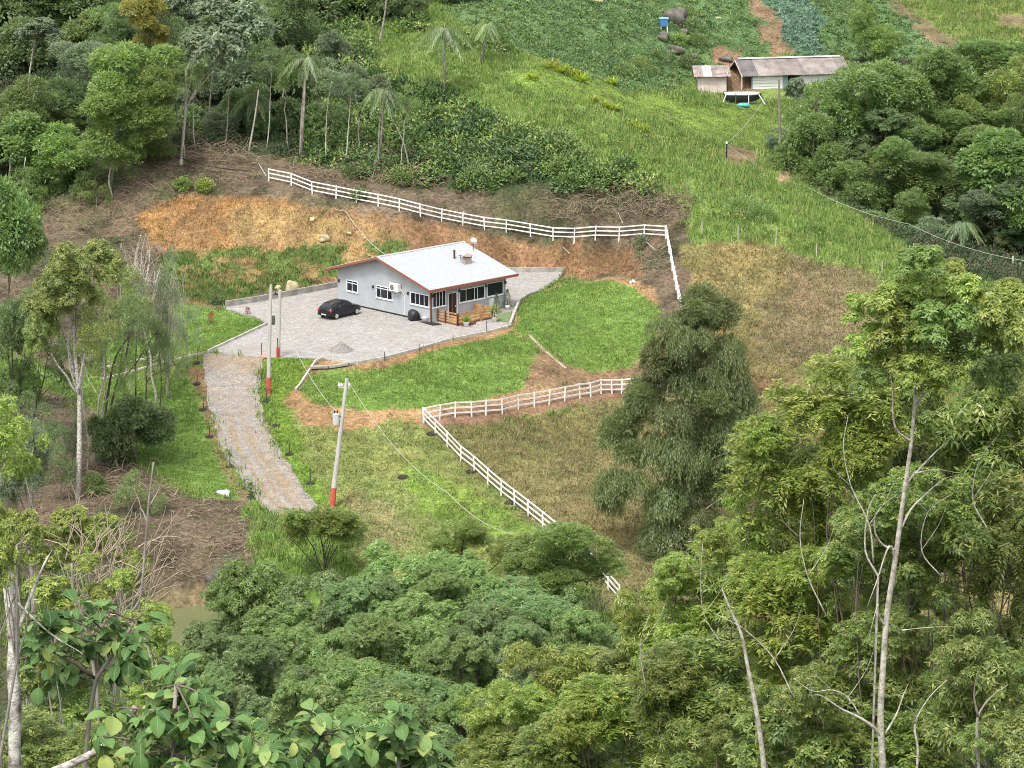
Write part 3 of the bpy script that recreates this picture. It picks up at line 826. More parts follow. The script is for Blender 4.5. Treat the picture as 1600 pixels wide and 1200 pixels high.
def wbox(side, t0, t1, h0, h1, d0, d1):
    """box on a wall: t along the wall, h height, d out of the wall"""
    if side == 'g': return (-d1, -d0, min(t0, t1), max(t0, t1), h0, h1)
    return (min(t0, t1), max(t0, t1), -d1, -d0, h0, h1)
def window(side, px0, px1, cols, transom=None, dark_frame=False):
    (t0, h0), (t1, h1) = wall_hit(*px0, side), wall_hit(*px1, side)     # px0: upper left corner, px1: lower right corner
    a0, a1 = min(t0, t1), max(t0, t1); lo, hi = min(h0, h1), max(h0, h1)
    fr = MB(); F_ = 0.055; fm = M_FRAME
    fr.box(*wbox(side, a0, a1, lo, lo + F_, 0, .05)).box(*wbox(side, a0, a1, hi - F_, hi, 0, .05))
    fr.box(*wbox(side, a0, a0 + F_, lo + F_, hi - F_, 0, .05)).box(*wbox(side, a1 - F_, a1, lo + F_, hi - F_, 0, .05))
    win = fr.build('window', fm, house)
    MB().box(*wbox(side, a0 - .06, a1 + .06, lo - .06, lo - .002, 0, .09)).build('sill', M_FRAME, win)
    rows = [(lo + F_, hi - F_)] if transom is None else [(lo + F_, lo + (hi - lo) * transom), (lo + (hi - lo) * transom + .06, hi - F_)]
    if transom is not None: MB().box(*wbox(side, a0 + F_, a1 - F_, rows[0][1], rows[1][0], 0, .045)).build('transom', M_FRAME, win)
    xs = [a0 + F_ + (a1 - a0 - 2 * F_) * c for c in cols]
    for i in range(1, len(xs) - 1):
        for rz0, rz1 in rows:
            MB().box(*wbox(side, xs[i] - .022, xs[i] + .022, rz0, rz1, 0, .04)).build('mullion', M_FRAME, win)
    for rz0, rz1 in rows:
        for i in range(len(xs) - 1):
            MB().box(*wbox(side, xs[i] + .023, xs[i + 1] - .023, rz0 + .001, rz1 - .001, .002, .02)).build('pane', M_GLASS, win)
    return win
window('g', (542, 436.5), (559.5, 457.5), (0, .5, 1), .72)
window('g', (588, 445), (613.5, 469.5), (0, .28, .72, 1), .76)
window('g', (641.5, 455.5), (671, 480.5), (0, .25, .5, .75, 1))
window('p', (675.5, 457), (696.5, 477), (0, .25, .5, .75, 1))
window('p', (717.5, 453), (757, 465.5), (0, .25, .6, .72, 1))
window('p', (760.5, 443), (786, 459), (0, 1))
# door with its frame
(t0, h0), (t1, _) = wall_hit(701, 454, 'p'), wall_hit(712, 454, 'p')
MB().box(*wbox('p', t0 - .06, t1 + .06, 0, 2.2, 0, .04)).build('door_frame', M_FRAME, house)
door = MB().box(*wbox('p', t0, t1, .02, 2.14, .041, .075)).build('door', M_DARKM, house)
MB().box(*wbox('p', t1 - .14, t1 - .1, .95, 1.1, .076, .12)).build('handle', M_FRAME, door)
for side, px in (('g', (530, 438.5)), ('g', (583.5, 448)), ('g', (638, 458)), ('p', (674.8, 462.5)), ('p', (717, 454)), ('p', (759, 446.5)), ('p', (789, 441))):
    t, h = wall_hit(*px, side)
    MB().box(*wbox(side, t - .07, t + .07, h - .11, h + .11, 0, .13)).build('wall_lamp', M_BLACK, house)
# air conditioner on brackets
(t0, h0), (t1, h1) = wall_hit(614, 443, 'g'), wall_hit(628, 455, 'g')
a0, a1 = min(t0, t1), max(t0, t1)
M_AC = simple('cream_enamel', (.70, .68, .62), 0.5, 0.06, 3)
ac = MB().box(*wbox('g', a0, a1, h1 - .02, h1 + .62, .12, .46)).build('air_conditioner', M_AC, house)
cy_ = a0 + (a1 - a0) * .66
MB().lathe([(.01, 0), (.23, 0), (.23, .02), (.2, .03), (.01, .03)], 20, M=Matrix.Translation((-.462, cy_, h1 + .3)) @ Matrix.Rotation(R(-90), 4, 'Y')).build('fan_grille', simple('grey_grille', (.16, .16, .16), .6), ac)
mb = MB()
for t in (a0 + .12, a1 - .12): mb.bar((0, t, h1 - .05), (-.5, t, h1 - .05), .04).bar((0, t, h1 - .4), (-.45, t, h1 - .06), .035)
mb.build('bracket', M_FRAME, ac)
MB().tube([(-.16, a0 + .01, h1 + .2), (-.14, a0 - .18, h1 + .05), (-.12, a0 - .3, h1 - .2), (-.02, a0 - .32, h1 - .3), (-.02, a0 - .33, .2)], .022, 6).build('pipe', M_FRAME, ac)
# timber porch post at the near corner, downpipes
MB().box(-.07, .07, -.07, -.001 + .0, 0, wz0).build('corner_post', M_WOODD, house)
MB().tube([(LP - .06, -.06, .1), (LP - .06, -.06, wz0)], .04, 8).build('downpipe', M_FRAME, house)
tp = wall_hit(714, 470, 'p')[0]
MB().tube([(tp, -.05, .1), (tp, -.05, wz0)], .035, 8).build('downpipe', M_FRAME, house)
# chimney pipe, brick flue with cap, satellite dish
def roof_pt(u, v):
    """point on the near roof slope seen at a pixel, in the house's frame"""
    d = Vector(ray(u, v)); o = Vector(C0) - N0
    # plane z = EAVE + SLOPE*(OV + y)
    oy, dy_ = o.dot(ey), d.dot(ey)
    k_ = (EAVE + SLOPE * (OV + oy) - o.z) / (d.z - SLOPE * dy_)
    P = o + d * k_
    return P.dot(ex), P.dot(ey), P.z
x, y, z = roof_pt(710, 404)
MB().tube([(x, y, z - .1), (x, y, z + .75)], .09, 12).build('stove_pipe', simple('rusty_pipe', (.075, .035, .032), .6), house)
x, y, z = roof_pt(728, 411)
fl = MB().box(x - .38, x + .38, y - .28, y + .28, z - .3, z + .42).build('chimney', M_BRICK, house)
MB().box(x - .44, x + .44, y - .34, y + .34, z + .421, z + .46).build('chimney_rim', M_CONC, fl)
mb = MB(); pr = []
for i in range(9):
    a = -1 + i / 4; pr.append((x + a * .52, z + .56 + .13 * a * a))
mb.add([(px_, y - .36, pz) for px_, pz in pr] + [(px_, y + .36, pz) for px_, pz in pr] + [(px_, y - .36, pz + .03) for px_, pz in pr] + [(px_, y + .36, pz + .03) for px_, pz in pr],
       [(i, i + 9, i + 10, i + 1) for i in range(8)] + [(i + 18, i + 19, i + 28, i + 27) for i in range(8)] + [(i, i + 1, i + 19, i + 18) for i in range(8)] + [(i + 9, i + 27, i + 28, i + 10) for i in range(8)])
for sx in (-.36, .36): mb.bar((x + sx, y - .3, z + .46), (x + sx, y - .3, z + .62), .04).bar((x + sx, y + .3, z + .46), (x + sx, y + .3, z + .62), .04)
mb.build('chimney_cowl', simple('weathered_cowl', (.33, .22, .18), .7), fl)
dish_h = (LP + OV - .35, LG / 2 + 1.8, roof_z(LG / 2 + 1.8) + .1)
Md = Matrix.Translation((LP + .25, LG * .36, roof_z(LG * .36) + .75)) @ Matrix.Rotation(R(15), 4, 'Z') @ Matrix.Rotation(R(68), 4, 'Y')
mb = MB().lathe([(.02, 0), (.15, .015), (.26, .05), (.34, .1), (.34, .115), (.26, .065), (.15, .03), (.02, .015)], 20, M=Md)
dsh = mb.build('satellite_dish', M_WHITE, house, True)
MB().tube([(LP + .25, LG * .36, roof_z(LG * .36)), (LP + .22, LG * .36, roof_z(LG * .36) + .7)], .03, 6).build('dish_mast', M_DARKM, dsh)

# ------------------------------------------------------------------ wooden deck railing in front of the porch
deck = empty('porch_deck', N0, HA, 'honey-coloured timber deck and slatted railing in front of the porch door', 'deck')
Cc = Vector(at_z(715, 509, ZP)) - N0
DW = -Cc.dot(ey); D0 = Cc.dot(ex); 
E1 = Vector(at_z(769, 498, ZP)) - N0; DX = E1.dot(ex)
print('deck', D0, DW, DX)
nb = 14
for i in range(nb):                                  # deck boards
    y0 = -DW + DW * i / nb; MB().box(D0 + .02, DX, y0 + .006, y0 + DW / nb - .006, .1, .135).build('plank', M_WOOD, deck)
MB().box(D0 + .03, DX - .02, -DW + .02, -.12, .0, .098).build('deck_base', M_WOODD, deck)
def rail_run(p, q, n, h=1.0, nr=4, infill=True):
    p = Vector((*p, .0)); q = Vector((*q, .0))
    for i in range(n + 1):
        c = p.lerp(q, i / n)
        MB().box(c.x - .06, c.x + .06, c.y - .06, c.y + .06, 0, h + .03).build('post', M_WOODD if i in (0,) else M_WOOD, deck)
    for i in range(n):
        a, b_ = p.lerp(q, i / n), p.lerp(q, (i + 1) / n)
        d = (b_ - a).normalized() * .062
        for k_ in range(nr):
            z = .22 + (h - .26) * k_ / (nr - 1)
            MB().bar(a + d + Vector((0, 0, z)), b_ - d + Vector((0, 0, z + random.uniform(-.012, .012))), .035, .12).build('slat', M_WOOD, deck)
rail_run((D0, -.12), (D0, -DW * .42), 1)
rail_run((D0, -DW * .42), (D0, -DW), 1)
rail_run((D0, -DW), (DX, -DW), 3)
rail_run((DX, -DW), (DX, -.35), 2, 1.0, 5)
MB().bar((D0, -.2, .2), (D0, -DW * .40, .95), .03, .08).build('brace', M_WOOD, deck)
MB().box(D0 + .2, D0 + 1.5, -DW - .62, -DW - .07, .0, .17).build('step', M_WOODD, deck)
MB().box(DX * .48 - .05, DX * .48 + .05, -.25, -.15, .13, 2.2).build('post', M_WOODD, deck)

# ------------------------------------------------------------------ things in the yard
kn = empty('dog_kennel', at_z(646.5, 500, ZP), R(20), 'black domed dog kennel against the grey gable wall', 'kennel')
mb = MB()
n_ = 14; prof = [(-.42, 0)] + [(-.42 + .03 * 0, .35)] + [(.42 * math.cos(math.pi - math.pi * i / n_), .45 + .4 * math.sin(math.pi * i / n_)) for i in range(n_ + 1)] + [(.42, .35), (.42, 0)]
nn = len(prof)
mb.add([(x * (1 - .1), -.45, z) for x, z in prof] + [(x, 0, z * 1.03) for x, z in prof] + [(x * .9, .45, z) for x, z in prof],
       [tuple(range(nn))] + [tuple(reversed(range(2 * nn, 3 * nn)))] + [(j * nn + i, (j + 1) * nn + i, (j + 1) * nn + (i + 1) % nn, j * nn + (i + 1) % nn) for j in range(2) for i in range(nn)])
mb.build('shell', M_BLACK, kn, True)
MB().lathe([(.01, 0), (.2, 0), (.2, .01), (.01, .01)], 14, M=Matrix.Translation((0, -.455, .3)) @ Matrix.Rotation(R(90), 4, 'X') @ Matrix.Scale(1.3, 4, (0, 1, 0))).build('painted_entrance', simple('kennel_painted_shade', (.008, .008, .008), .9), kn)  # near-black disc on the closed shell, doorway shade painted as colour

ch = empty('barrel_chair', at_z(664, 499, ZP), R(30), 'round-backed dark chair beside the house corner', 'chair')
mb = MB(); pts = []
for i in range(13):
    a = R(-10 + 200 * i / 12); pts.append((.36 * math.cos(a), .34 * math.sin(a)))
mb.add([(x, y, .05) for x, y in pts] + [(x, y, .75 + .25 * max(0, y)) for x, y in pts] + [(x * .87, y * .87, .05) for x, y in pts] + [(x * .87, y * .87, .75 + .25 * max(0, y)) for x, y in pts],
       [(i, i + 1, i + 14, i + 13) for i in range(12)] + [(i + 26, i + 39, i + 40, i + 27) for i in range(12)] + [(i + 13, i + 14, i + 40, i + 39) for i in range(12)] + [(i, i + 26, i + 27, i + 1) for i in range(12)] + [(0, 13, 39, 26), (12, 38, 51, 25)])
mb.build('backrest', M_BLACK, ch)
MB().lathe([(.3, .3), (.31, .36), (.28, .42)], 14).build('seat', simple('brown_cushion', (.22, .10, .06), .8), ch)
M_TERR = M_WHITE
def pot(name, u, v, r, h, label, cat='plant pot', group=None):
    o = MB().lathe([(r * .72, 0), (r, h * .9), (r * 1.06, h), (r * .9, h), (r * .85, h * .85), (.01, h * .85)], 14).build(name, M_WHITE, None, True, at_z(u, v, ZP))
    return tag(o, label, cat, group)
pot('plant_pot', 664.5, 503, .28, .42, 'empty white pot standing in front of the round-backed chair')
# slab and mat in front of the corner
p0, p1, p2, p3 = [Vector(at_z(u, v, ZP)) for u, v in ((655, 503), (684, 505), (690, 508), (676, 509))]
tag(MB().prism([(p.x, p.y) for p in (p0, p3, p2, p1)], ZP + .004, ZP + .05).build('doorstep', M_DARKM), 'thin dark step slab at the foot of the house corner', 'step')
mt = Vector(at_z(766, 470, ZP))
bx = empty('meter_box', at_z(766, 484, ZP), HA, 'pale box on the porch wall behind the wooden railing', 'box')
t, h = wall_hit(766.5, 472, 'p')
bx.location = N0 + ex * t
MB().box(-.22, .22, -.2, -.003, h - .42, h + .32).build('box_body', M_AC, bx)
MB().box(-.19, .19, -.215, -.201, h - .38, h + .28).build('lid', M_WHITE, bx)
# gravel pile
rs = np.random.RandomState(4)
gp_c = Vector(at_z(533, 548, ZP))
nn_ = 900
M_GRAVEL = simple('grey_gravel', (.27, .25, .235), 0.95, 0.3, 9, bmp=0.6, bscale=40)
vv = []; ff = []
rr = np.linspace(0, 1, 14)
for i, r_ in enumerate(rr):
    for k_ in range(28):
        a = 2 * math.pi * k_ / 28
        z = (1 - r_) ** 1.15 * .78 + rs.uniform(-.025, .025) * (1 if 0 < i < 13 else 0)
        vv.append((1.05 * r_ * math.cos(a) * (1 + .08 * math.sin(3 * a)), 1.0 * r_ * math.sin(a), max(z, .01) if i < 13 else 0.004))
for i in range(13):
    for k_ in range(28):
        k2 = (k_ + 1) % 28
        ff.append((i * 28 + k_, (i + 1) * 28 + k_, (i + 1) * 28 + k2, i * 28 + k2))
g_ = link('gravel_pile', mesh_np('gravel_pile', vv, ff, M_GRAVEL), None, gp_c)
tag(g_, 'small cone of grey gravel tipped on the paved yard', 'gravel pile')

# ------------------------------------------------------------------ black hatchback
M_PAINT, N, L, b = newmat('black_car_paint')
b.inputs['Base Color'].default_value = (.012, .012, .015, 1); b.inputs['Roughness'].default_value = .25
b.inputs['Coat Weight'].default_value = .2; b.inputs['Specular IOR Level'].default_value = .3
M_CGLASS, N, L, b = newmat('car_glass')
b.inputs['Base Color'].default_value = (.02, .022, .026, 1); b.inputs['Roughness'].default_value = .06
M_TYRE = simple('tyre_rubber', (.02, .02, .02), .9, .1)
M_HUB = simple('silver_hub', (.55, .56, .58), .35, .05, metal=.4)
M_TAIL = simple('tail_lamp_red', (.55, .06, .04), .25, .05)
wr = Vector(at_z(525, 499, ZP)); wf = Vector(at_z(556.5, 491.5, ZP))
wb = (wf - wr).length; hd = math.atan2((wf - wr).y, (wf - wr).x)
print('wheelbase', wb, math.degrees(hd))
WB = 2.5
car_e = empty('parked_car', wr + (wf - wr).normalized() * (wb / 2) + Vector((-math.sin(hd), math.cos(hd), 0)) * .72, hd, 'black hatchback car parked on the yard by the gable wall', 'car')
# stations: x, z of sill, z of shoulder, z of roof/bonnet top, half width low, half width shoulder, half width top
ST = [(-1.92, .42, .72, .80, .62, .66, .50), (-1.86, .30, .82, .95, .74, .76, .60), (-1.70, .24, .86, 1.08, .79, .80, .64), (-1.35, .22, .88, 1.28, .80, .82, .60), (-1.0, .20, .88, 1.37, .80, .825, .575),
      (-.5, .19, .88, 1.41, .80, .83, .57), (0.0, .19, .87, 1.41, .80, .83, .57), (.35, .19, .86, 1.36, .80, .83, .58), (.75, .20, .85, 1.13, .80, .825, .62), (1.02, .20, .84, .95, .80, .82, .68),
      (1.35, .22, .80, .88, .79, .80, .66), (1.7, .26, .72, .80, .75, .77, .60), (1.86, .34, .62, .68, .66, .70, .52)]
def ring(s):
    x, z0, zs, zt, w0, w1, w2 = s
    half = [(w0 * .9, z0), (w0, z0 + .10), (w1, (z0 + zs) / 2), (w1 * .99, zs - .04), (w1 * .94, zs + .01), ((w1 * .94 + w2) / 2 + .01, (zs + zt) / 2 + .01), (w2, zt - .045), (w2 * .82, zt - .008), (0.001, zt + .012)]
    return [(x, -y, z) for y, z in half] + [(x, y, z) for y, z in reversed(half[:-1])]
rings = [ring(s) for s in ST]; nr_ = len(rings[0]); mb = MB()
mb.add([p for r_ in rings for p in r_], [(i * nr_ + k_, (i + 1) * nr_ + k_, (i + 1) * nr_ + (k_ + 1) % nr_, i * nr_ + (k_ + 1) % nr_) for i in range(len(rings) - 1) for k_ in range(nr_)] + [tuple(range(nr_))] + [tuple(reversed(range((len(rings) - 1) * nr_, len(rings) * nr_)))])
body = mb.build('body', M_PAINT, car_e, True)
def greenhouse(i0, i1, name, k0=4, k1=6, off=.012, sides=(-1, 1), trim=(.06, .06)):
    for sgn in sides:
        mb = MB(); ps = []
        for i in np.linspace(i0, i1, 7):
            a = int(math.floor(i)); f_ = i - a; b_ = min(a + 1, len(ST) - 1)
            r1 = np.array(rings[a]); r2 = np.array(rings[b_]); r_ = r1 * (1 - f_) + r2 * f_
            lo, hi = r_[k0] * .9 + r_[k1] * .1, r_[k0] * .1 + r_[k1] * .9
            md = r_[5]
            for q in (lo, md, hi):
                ps.append((q[0], sgn * (abs(q[1]) + off), q[2] + .004))
        mb.add(ps, [(3 * j + m_, 3 * j + 3 + m_, 3 * j + 4 + m_, 3 * j + 1 + m_) for j in range(6) for m_ in range(2)])
        mb.build(name, M_CGLASS, car_e)
greenhouse(2.7, 4.8, 'side_window'); greenhouse(5.0, 7.6, 'side_window')
def cross_glass(ia, ib, name, off):
    mb = MB(); ps = []
    for i in np.linspace(ia, ib, 5):
        a = int(math.floor(i)); f_ = i - a; b_ = min(a + 1, len(ST) - 1)
        s = [ST[a][j] * (1 - f_) + ST[b_][j] * f_ for j in range(7)]
        for y in (-.88, -.5, 0, .5, .88): ps.append((s[0] + off[0], y * s[6], s[3] + off[1] + .01 * (1 - abs(y)) - .012 * abs(y)))
    mb.add(ps, [(5 * j + k_, 5 * j + 5 + k_, 5 * j + 6 + k_, 5 * j + 1 + k_) for j in range(4) for k_ in range(4)])
    mb.build(name, M_CGLASS, car_e)
cross_glass(1.5, 3.5, 'rear_window', (-.012, .012)); cross_glass(7.15, 8.8, 'windscreen', (.012, .012))
MB().box(-1.97, -1.82, -.72, .72, .36, .50).build('rear_bumper', M_PAINT, car_e)
MB().box(-1.985, -1.971, -.26, .26, .40, .49).build('number_plate', M_WHITE, car_e)
for s in (-1, 1):
    MB().box(-1.90, -1.78, *sorted((s * .50, s * .765)), .70, .86).build('tail_lamp', M_TAIL, car_e)
    MB().box(1.76, 1.88, *sorted((s * .42, s * .66)), .56, .67).build('headlight', M_GLASS, car_e)
    MB().box(.62, .76, *sorted((s * .83, s * .96)), .86, .98).build('mirror', M_PAINT, car_e)
MB().box(1.80, 1.92, -.62, .62, .30, .44).build('front_bumper', M_PAINT, car_e)
for x in (-WB / 2, WB / 2):
    for s in (-1, 1):
        Mw = Matrix.Translation((x, s * .74, .29)) @ Matrix.Rotation(R(90) * s, 4, 'X')
        w_ = MB().lathe([(.18, -.09), (.27, -.09), (.29, -.06), (.29, .06), (.27, .09), (.18, .09)], 20, M=Mw).build('wheel', M_TYRE, car_e)
        MB().lathe([(.03, -.10), (.185, -.105), (.185, -.091), (.03, -.091)], 20, M=Mw).build('hubcap', M_HUB, w_)

# ------------------------------------------------------------------ poles and cables
M_POLE = simple('concrete_pole', (.46, .44, .41), .85, .1, 1.5)
M_POLE_RED = simple('red_pole_paint', (.50, .10, .075), .6, .15, 3)
M_WPOLE = simple('grey_wood_pole', (.22, .185, .16), .9, .2, 2)
def pole(name, base, top, r0, r1, label, red=0.0, mat=None):
    base, top = Vector(base), Vector(top)
    root = empty(name, base, 0, label, 'utility pole')
    d = top - base
    p0 = Vector((0, 0, -.6)); f_ = red / d.length if red else 0
    rr_ = r0 + (r1 - r0) * f_
    MB().tube([d * f_ if red else p0, d], [rr_, r1], 10).build('shaft', mat or M_POLE, root)
    if red: MB().tube([p0, d * f_ * .999], [r0 + .012, rr_ + .012], 10).build('painted_foot', M_POLE_RED, root)
    return root
def top_at(base, u, v):
    """point above a base (slightly leaning) seen at a pixel, at the base's distance"""
    return Vector(at(u, v, base[1]))
b1 = hit(419, 616, 150); pole1 = pole('utility_pole', b1, top_at(b1, 423.5, 445), .17, .11, 'tall thin concrete pole with red foot, nearest the top of the drive', 1.3)
b2 = Vector((*hit(434.5, 559, 150)[:2], ZP - .05)); b2 = Vector((b2.x, b2.y, hz(b2.x, b2.y)))
t2_ = top_at(b2, 437.5, 453)
pole2 = pole('utility_pole', b2, t2_, .16, .13, 'shorter square-topped meter pole with red foot at the yard edge', .85)
mb = MB(); hgtb = (t2_ - b2).length
mb.build_ = None
MB().box(-.62, -.17, -.12, .12, hgtb * .49, hgtb * .62).build('meter_box', simple('meter_box_green', (.10, .11, .085), .5, .3, 6), pole2)
MB().tube([(.02, -.16, .1), (.0, -.17, hgtb * .3)], .03, 6).build('conduit', M_DARKM, pole2)
MB().box(-.2, .2, -.05, .05, hgtb - .4, hgtb - .3).build('cross_bar', M_DARKM, pole2)
for x in (-.17, .17): MB().lathe([(.05, 0), (.08, .04), (.05, .12)], 8, (x + .08, 0, hgtb - .3)).build('insulator', M_DARKM, pole2)
b3 = hit(518, 793, 150); t3 = top_at(b3, 542, 592)
pole3 = pole('utility_pole', b3, t3, .20, .12, 'leaning concrete pole with a transformer and red foot in the field', 1.45)
d3 = (t3 - b3)
def on3(f_, dx=0, dy=0, dz=0): return d3 * f_ + Vector((dx, dy, dz))
c = on3(.70, -.42, -.1)
tr = MB().lathe([(.10, -.42), (.23, -.40), (.24, .26), (.25, .30), (.1, .34)], 14, c).build('transformer', simple('transformer_grey', (.50, .52, .53), .5, .08), pole3)
for x in (-.1, .1): MB().lathe([(.03, 0), (.05, .06), (.03, .10), (.05, .16), (.02, .24)], 8, (c.x + x, c.y, c.z + .33)).build('bushing', M_BLACK, tr)
for z in (-.22, .12): MB().bar((c.x + .18, c.y, c.z + z), tuple(on3(.70, 0, 0, z)), .06).build('bracket', M_DARKM, tr)
MB().bar(on3(.935, -.5), on3(.935, .28), .07, .08).build('cross_bar', M_POLE, pole3)
for x in (-.48, -.3, .22): MB().lathe([(.04, 0), (.09, .05), (.05, .1), (.09, .15), (.03, .28)], 8, tuple(on3(.94, x))).build('insulator', M_AC, pole3)
b4 = hit(1220, 254, 240); pole4 = pole('utility_pole', b4, top_at(b4, 1217, 125), .15, .09, 'weathered wooden pole on the grassy rise below the sheds', 0, M_WPOLE)
M_CABLE = simple('pale_cable', (.42, .41, .37), .6)
def cable(pts, sag, r, label, n=24, mat=None, cat='cable'):
    P = [Vector(p) for p in pts]; out = []
    for a, b_ in zip(P[:-1], P[1:]):
        for i in range(n):
            t = i / n; q = a.lerp(b_, t); q.z -= sag * 4 * t * (1 - t); out.append(q)
    out.append(P[-1])
    o = P[0]
    ob = MB().tube([q - o for q in out], r, 5).build('power_cable', mat or M_CABLE, None, False, o)
    return tag(ob, label, cat)
cable([t3, at(700, 770, 168), at(845, 834, 160)], 1.0, .018, 'pale cable sagging from the leaning transformer pole down over the field')
cable([b3 + c + Vector((0, 0, .5)), b2 + Vector((0, 0, hgtb * .75))], .9, .02, 'thin cable from the transformer up to the meter pole')
cable([at(392, 268, 246), at(470, 300, 241), at(540, 330, 237), N0 + ex * 0.2 + ey * (LG / 2) + Vector((0, 0, roof_z(LG / 2) + .1))], .35, .03, 'thin cable down the bank from the fence end to the house ridge')
pp = hit(1135, 250, 240)
cable([at(1197, 150, 284), pp + Vector((0, 0, 1.7))], .5, .02, 'pale cable from the sheds down to the short post')
cable([pp + Vector((0, 0, 1.7)), at(1232, 275, 255), at(1420, 350, 225), at(1640, 412, 195)], .6, .02, 'long pale cable crossing in front of the dark trees at right')
sp = empty('short_post', pp, 0, 'short dark post with a white cap on the grassy rise', 'post')
MB().tube([(0, 0, -.3), (0, 0, 1.6)], .07, 8).build('shaft', M_DARKM, sp)
MB().lathe([(.09, 1.6), (.1, 1.66), (.08, 1.78), (.02, 1.85)], 8).build('cap', M_WHITE, sp)
# pipe along the bank top
M_BLUE = simple('blue_pipe', (.12, .22, .42), .5)
pts = [hit(u, v, 230) + Vector((0, 0, .12)) for u, v in ((205, 237), (232, 240), (262, 243))]
tag(MB().tube([p - pts[0] for p in pts], .05, 6).build('water_pipe', M_BLUE, None, False, pts[0]), 'pale blue water pipe lying along the bank top', 'pipe')
pts = [hit(u, v, 230) + Vector((0, 0, .12)) for u, v in ((262, 243), (290, 252), (325, 262), (360, 267), (392, 270))]
tag(MB().tube([p - pts[0] for p in pts], .045, 6).build('water_pipe', M_DARKM, None, False, pts[0]), 'dark hose continuing from the blue pipe along the bank top', 'pipe')

# ------------------------------------------------------------------ sheds and tank on the terrace
M_SHEDROOF = simple('grey_fibre_cement', (.24, .215, .20), .9, .25, .7, c2=(.14, .125, .12), bmp=.2)
M_WASH = simple('pinkish_whitewash', (.60, .54, .50), .85, .12, 1.2, c2=(.42, .33, .27))
M_WW = simple('white_board_wall', (.72, .72, .70), .7, .06, 1.5)
M_TEAL = simple('blue_grey_boards', (.22, .32, .34), .7, .12, 2)
def corr_roof(parent, x0, x1, y0, z0, y1, z1, mat, period=.18, amp=.03, name='roof_sheet'):
    n = max(4, int((x1 - x0) / period * 2)); vs = []; fs = []
    for i in range(n + 1):
        x = x0 + (x1 - x0) * i / n; dz = amp if i % 2 else 0
        vs += [(x, y0, z0 + dz), (x, y1, z1 + dz), (x, y0, z0 + dz - .03), (x, y1, z1 + dz - .03)]
    for i in range(n):
        a = i * 4; b_ = a + 4
        fs += [(a, b_, b_ + 1, a + 1), (a + 2, a + 3, b_ + 3, b_ + 2), (a, a + 2, b_ + 2, b_), (a + 1, b_ + 1, b_ + 3, a + 3)]
    return MB().add(vs, fs).build(name, mat, parent)
SY = 289.0
p = Vector(at(1090, 148, SY)); sx = FPX / SY          # px per metre near the sheds
sh = empty('small_shed', (p.x, p.y, p.z - .2), 0, 'small whitewashed shed with a streaked grey lean-to roof', 'shed')
W1 = (1137 - 1090) / sx; H1 = 2.3
MB().box(0, W1, 0, .1, 0, H1).build('wall', M_WASH, sh); MB().box(0, .1, .1, 2.4, 0, H1 + .3).build('wall', M_WASH, sh); MB().box(W1 - .1, W1, .1, 2.4, 0, H1 + .3).build('wall', M_WASH, sh); MB().box(.1, W1 - .1, 2.3, 2.4, 0, H1 + .45).build('wall', M_WASH, sh)
for i in range(4):
    a = -.45 + (W1 + .75) * i / 4; corr_roof(sh, a, a + (W1 + .75) / 4 - .02, -.55, H1 - .05 + .02 * (i % 2), 2.9, H1 + .78, simple('shed_sheet', (.34, .28, .25), .9, .3, .8, c2=(.12, .10, .095)) if i != 1 else simple('pale_sheet', (.52, .47, .44), .9, .2, 1), .2)
MB().tube([(W1 - .1, -.5, -.1), (W1 - .12, -.52, H1)], .07, 8).build('post', M_DARKM, sh)
p2 = Vector(at(1176, 144, SY + 1)); 
lg = empty('long_shed', (p2.x, p2.y, p2.z - .5), R(13), 'long white and blue-grey shed under a weathered gable roof', 'shed')
WL = (1235 - 1176) / sx; H2 = 2.5; LEN = (1330 - 1176) / sx
x_a = 0; x_b = (1225 - 1176) / sx
MB().box(-.15, 0, -.03, .1, 0, H2).build('corner_board', M_TEAL, lg)
for i in range(7):                                   # horizontal boards of the white front
    MB().box(0, x_b, -.02 - .004 * (i % 2), .1, .02 + i * (H2 / 7), (i + 1) * (H2 / 7) - .012).build('board', M_WW, lg)
MB().box(x_b + .001, x_b + .6, 0, .1, 0, H2).build('wall', M_TEAL, lg)
MB().box(x_b + .6, x_b + 2.0, .3, .35, 1.2, H2).build('opening_shade_panel', simple('painted_inside_shade', (.02, .02, .02), .9), lg)  # near-black panel behind the gap, interior shade put into its colour
MB().box(x_b + .601, LEN, 0, .1, 0, 1.2).build('wall', M_WW, lg)
MB().box(x_b + 2.0, LEN, 0, .1, 1.2, H2).build('wall', M_WW, lg)
MB().box(-.15, LEN, 4.4, 4.5, 0, H2).build('wall', M_TEAL, lg)
mb = MB(); mb.add([(1.1, .1, 0), (1.1, 4.4, 0), (1.1, 4.4, H2), (1.1, 2.25, H2 + 1.35), (1.1, .1, H2), (1.2, .1, 0), (1.2, 4.4, 0), (1.2, 4.4, H2), (1.2, 2.25, H2 + 1.35), (1.2, .1, H2)],
                  [(0, 1, 2, 3, 4), (9, 8, 7, 6, 5), (0, 5, 6, 1), (1, 6, 7, 2), (2, 7, 8, 3), (3, 8, 9, 4), (4, 9, 5, 0)])
mb.build('gable_wall', M_TEAL, lg)
x = -1.4; i = 0
while x < LEN:
    w = 1.35 if i else 1.9
    mt_ = simple('fibre_sheet', random.choice([(.26, .225, .205), (.22, .19, .175), (.285, .25, .23)]) if i else (.16, .145, .145), .9, .25, .9)
    corr_roof(lg, x, x + w - .03, -.65, H2 - .15 + .012 * (i % 2), 2.25, H2 + 1.42, mt_, .2)
    corr_roof(lg, x, x + w - .03, 5.1, H2 - .15, 2.25, H2 + 1.42, mt_, .2)
    x += w; i += 1
MB().bar((-1.0, 2.25, H2 + 1.5), (LEN, 2.25, H2 + 1.5), .42, .1).build('ridge_cap', M_WW, lg)
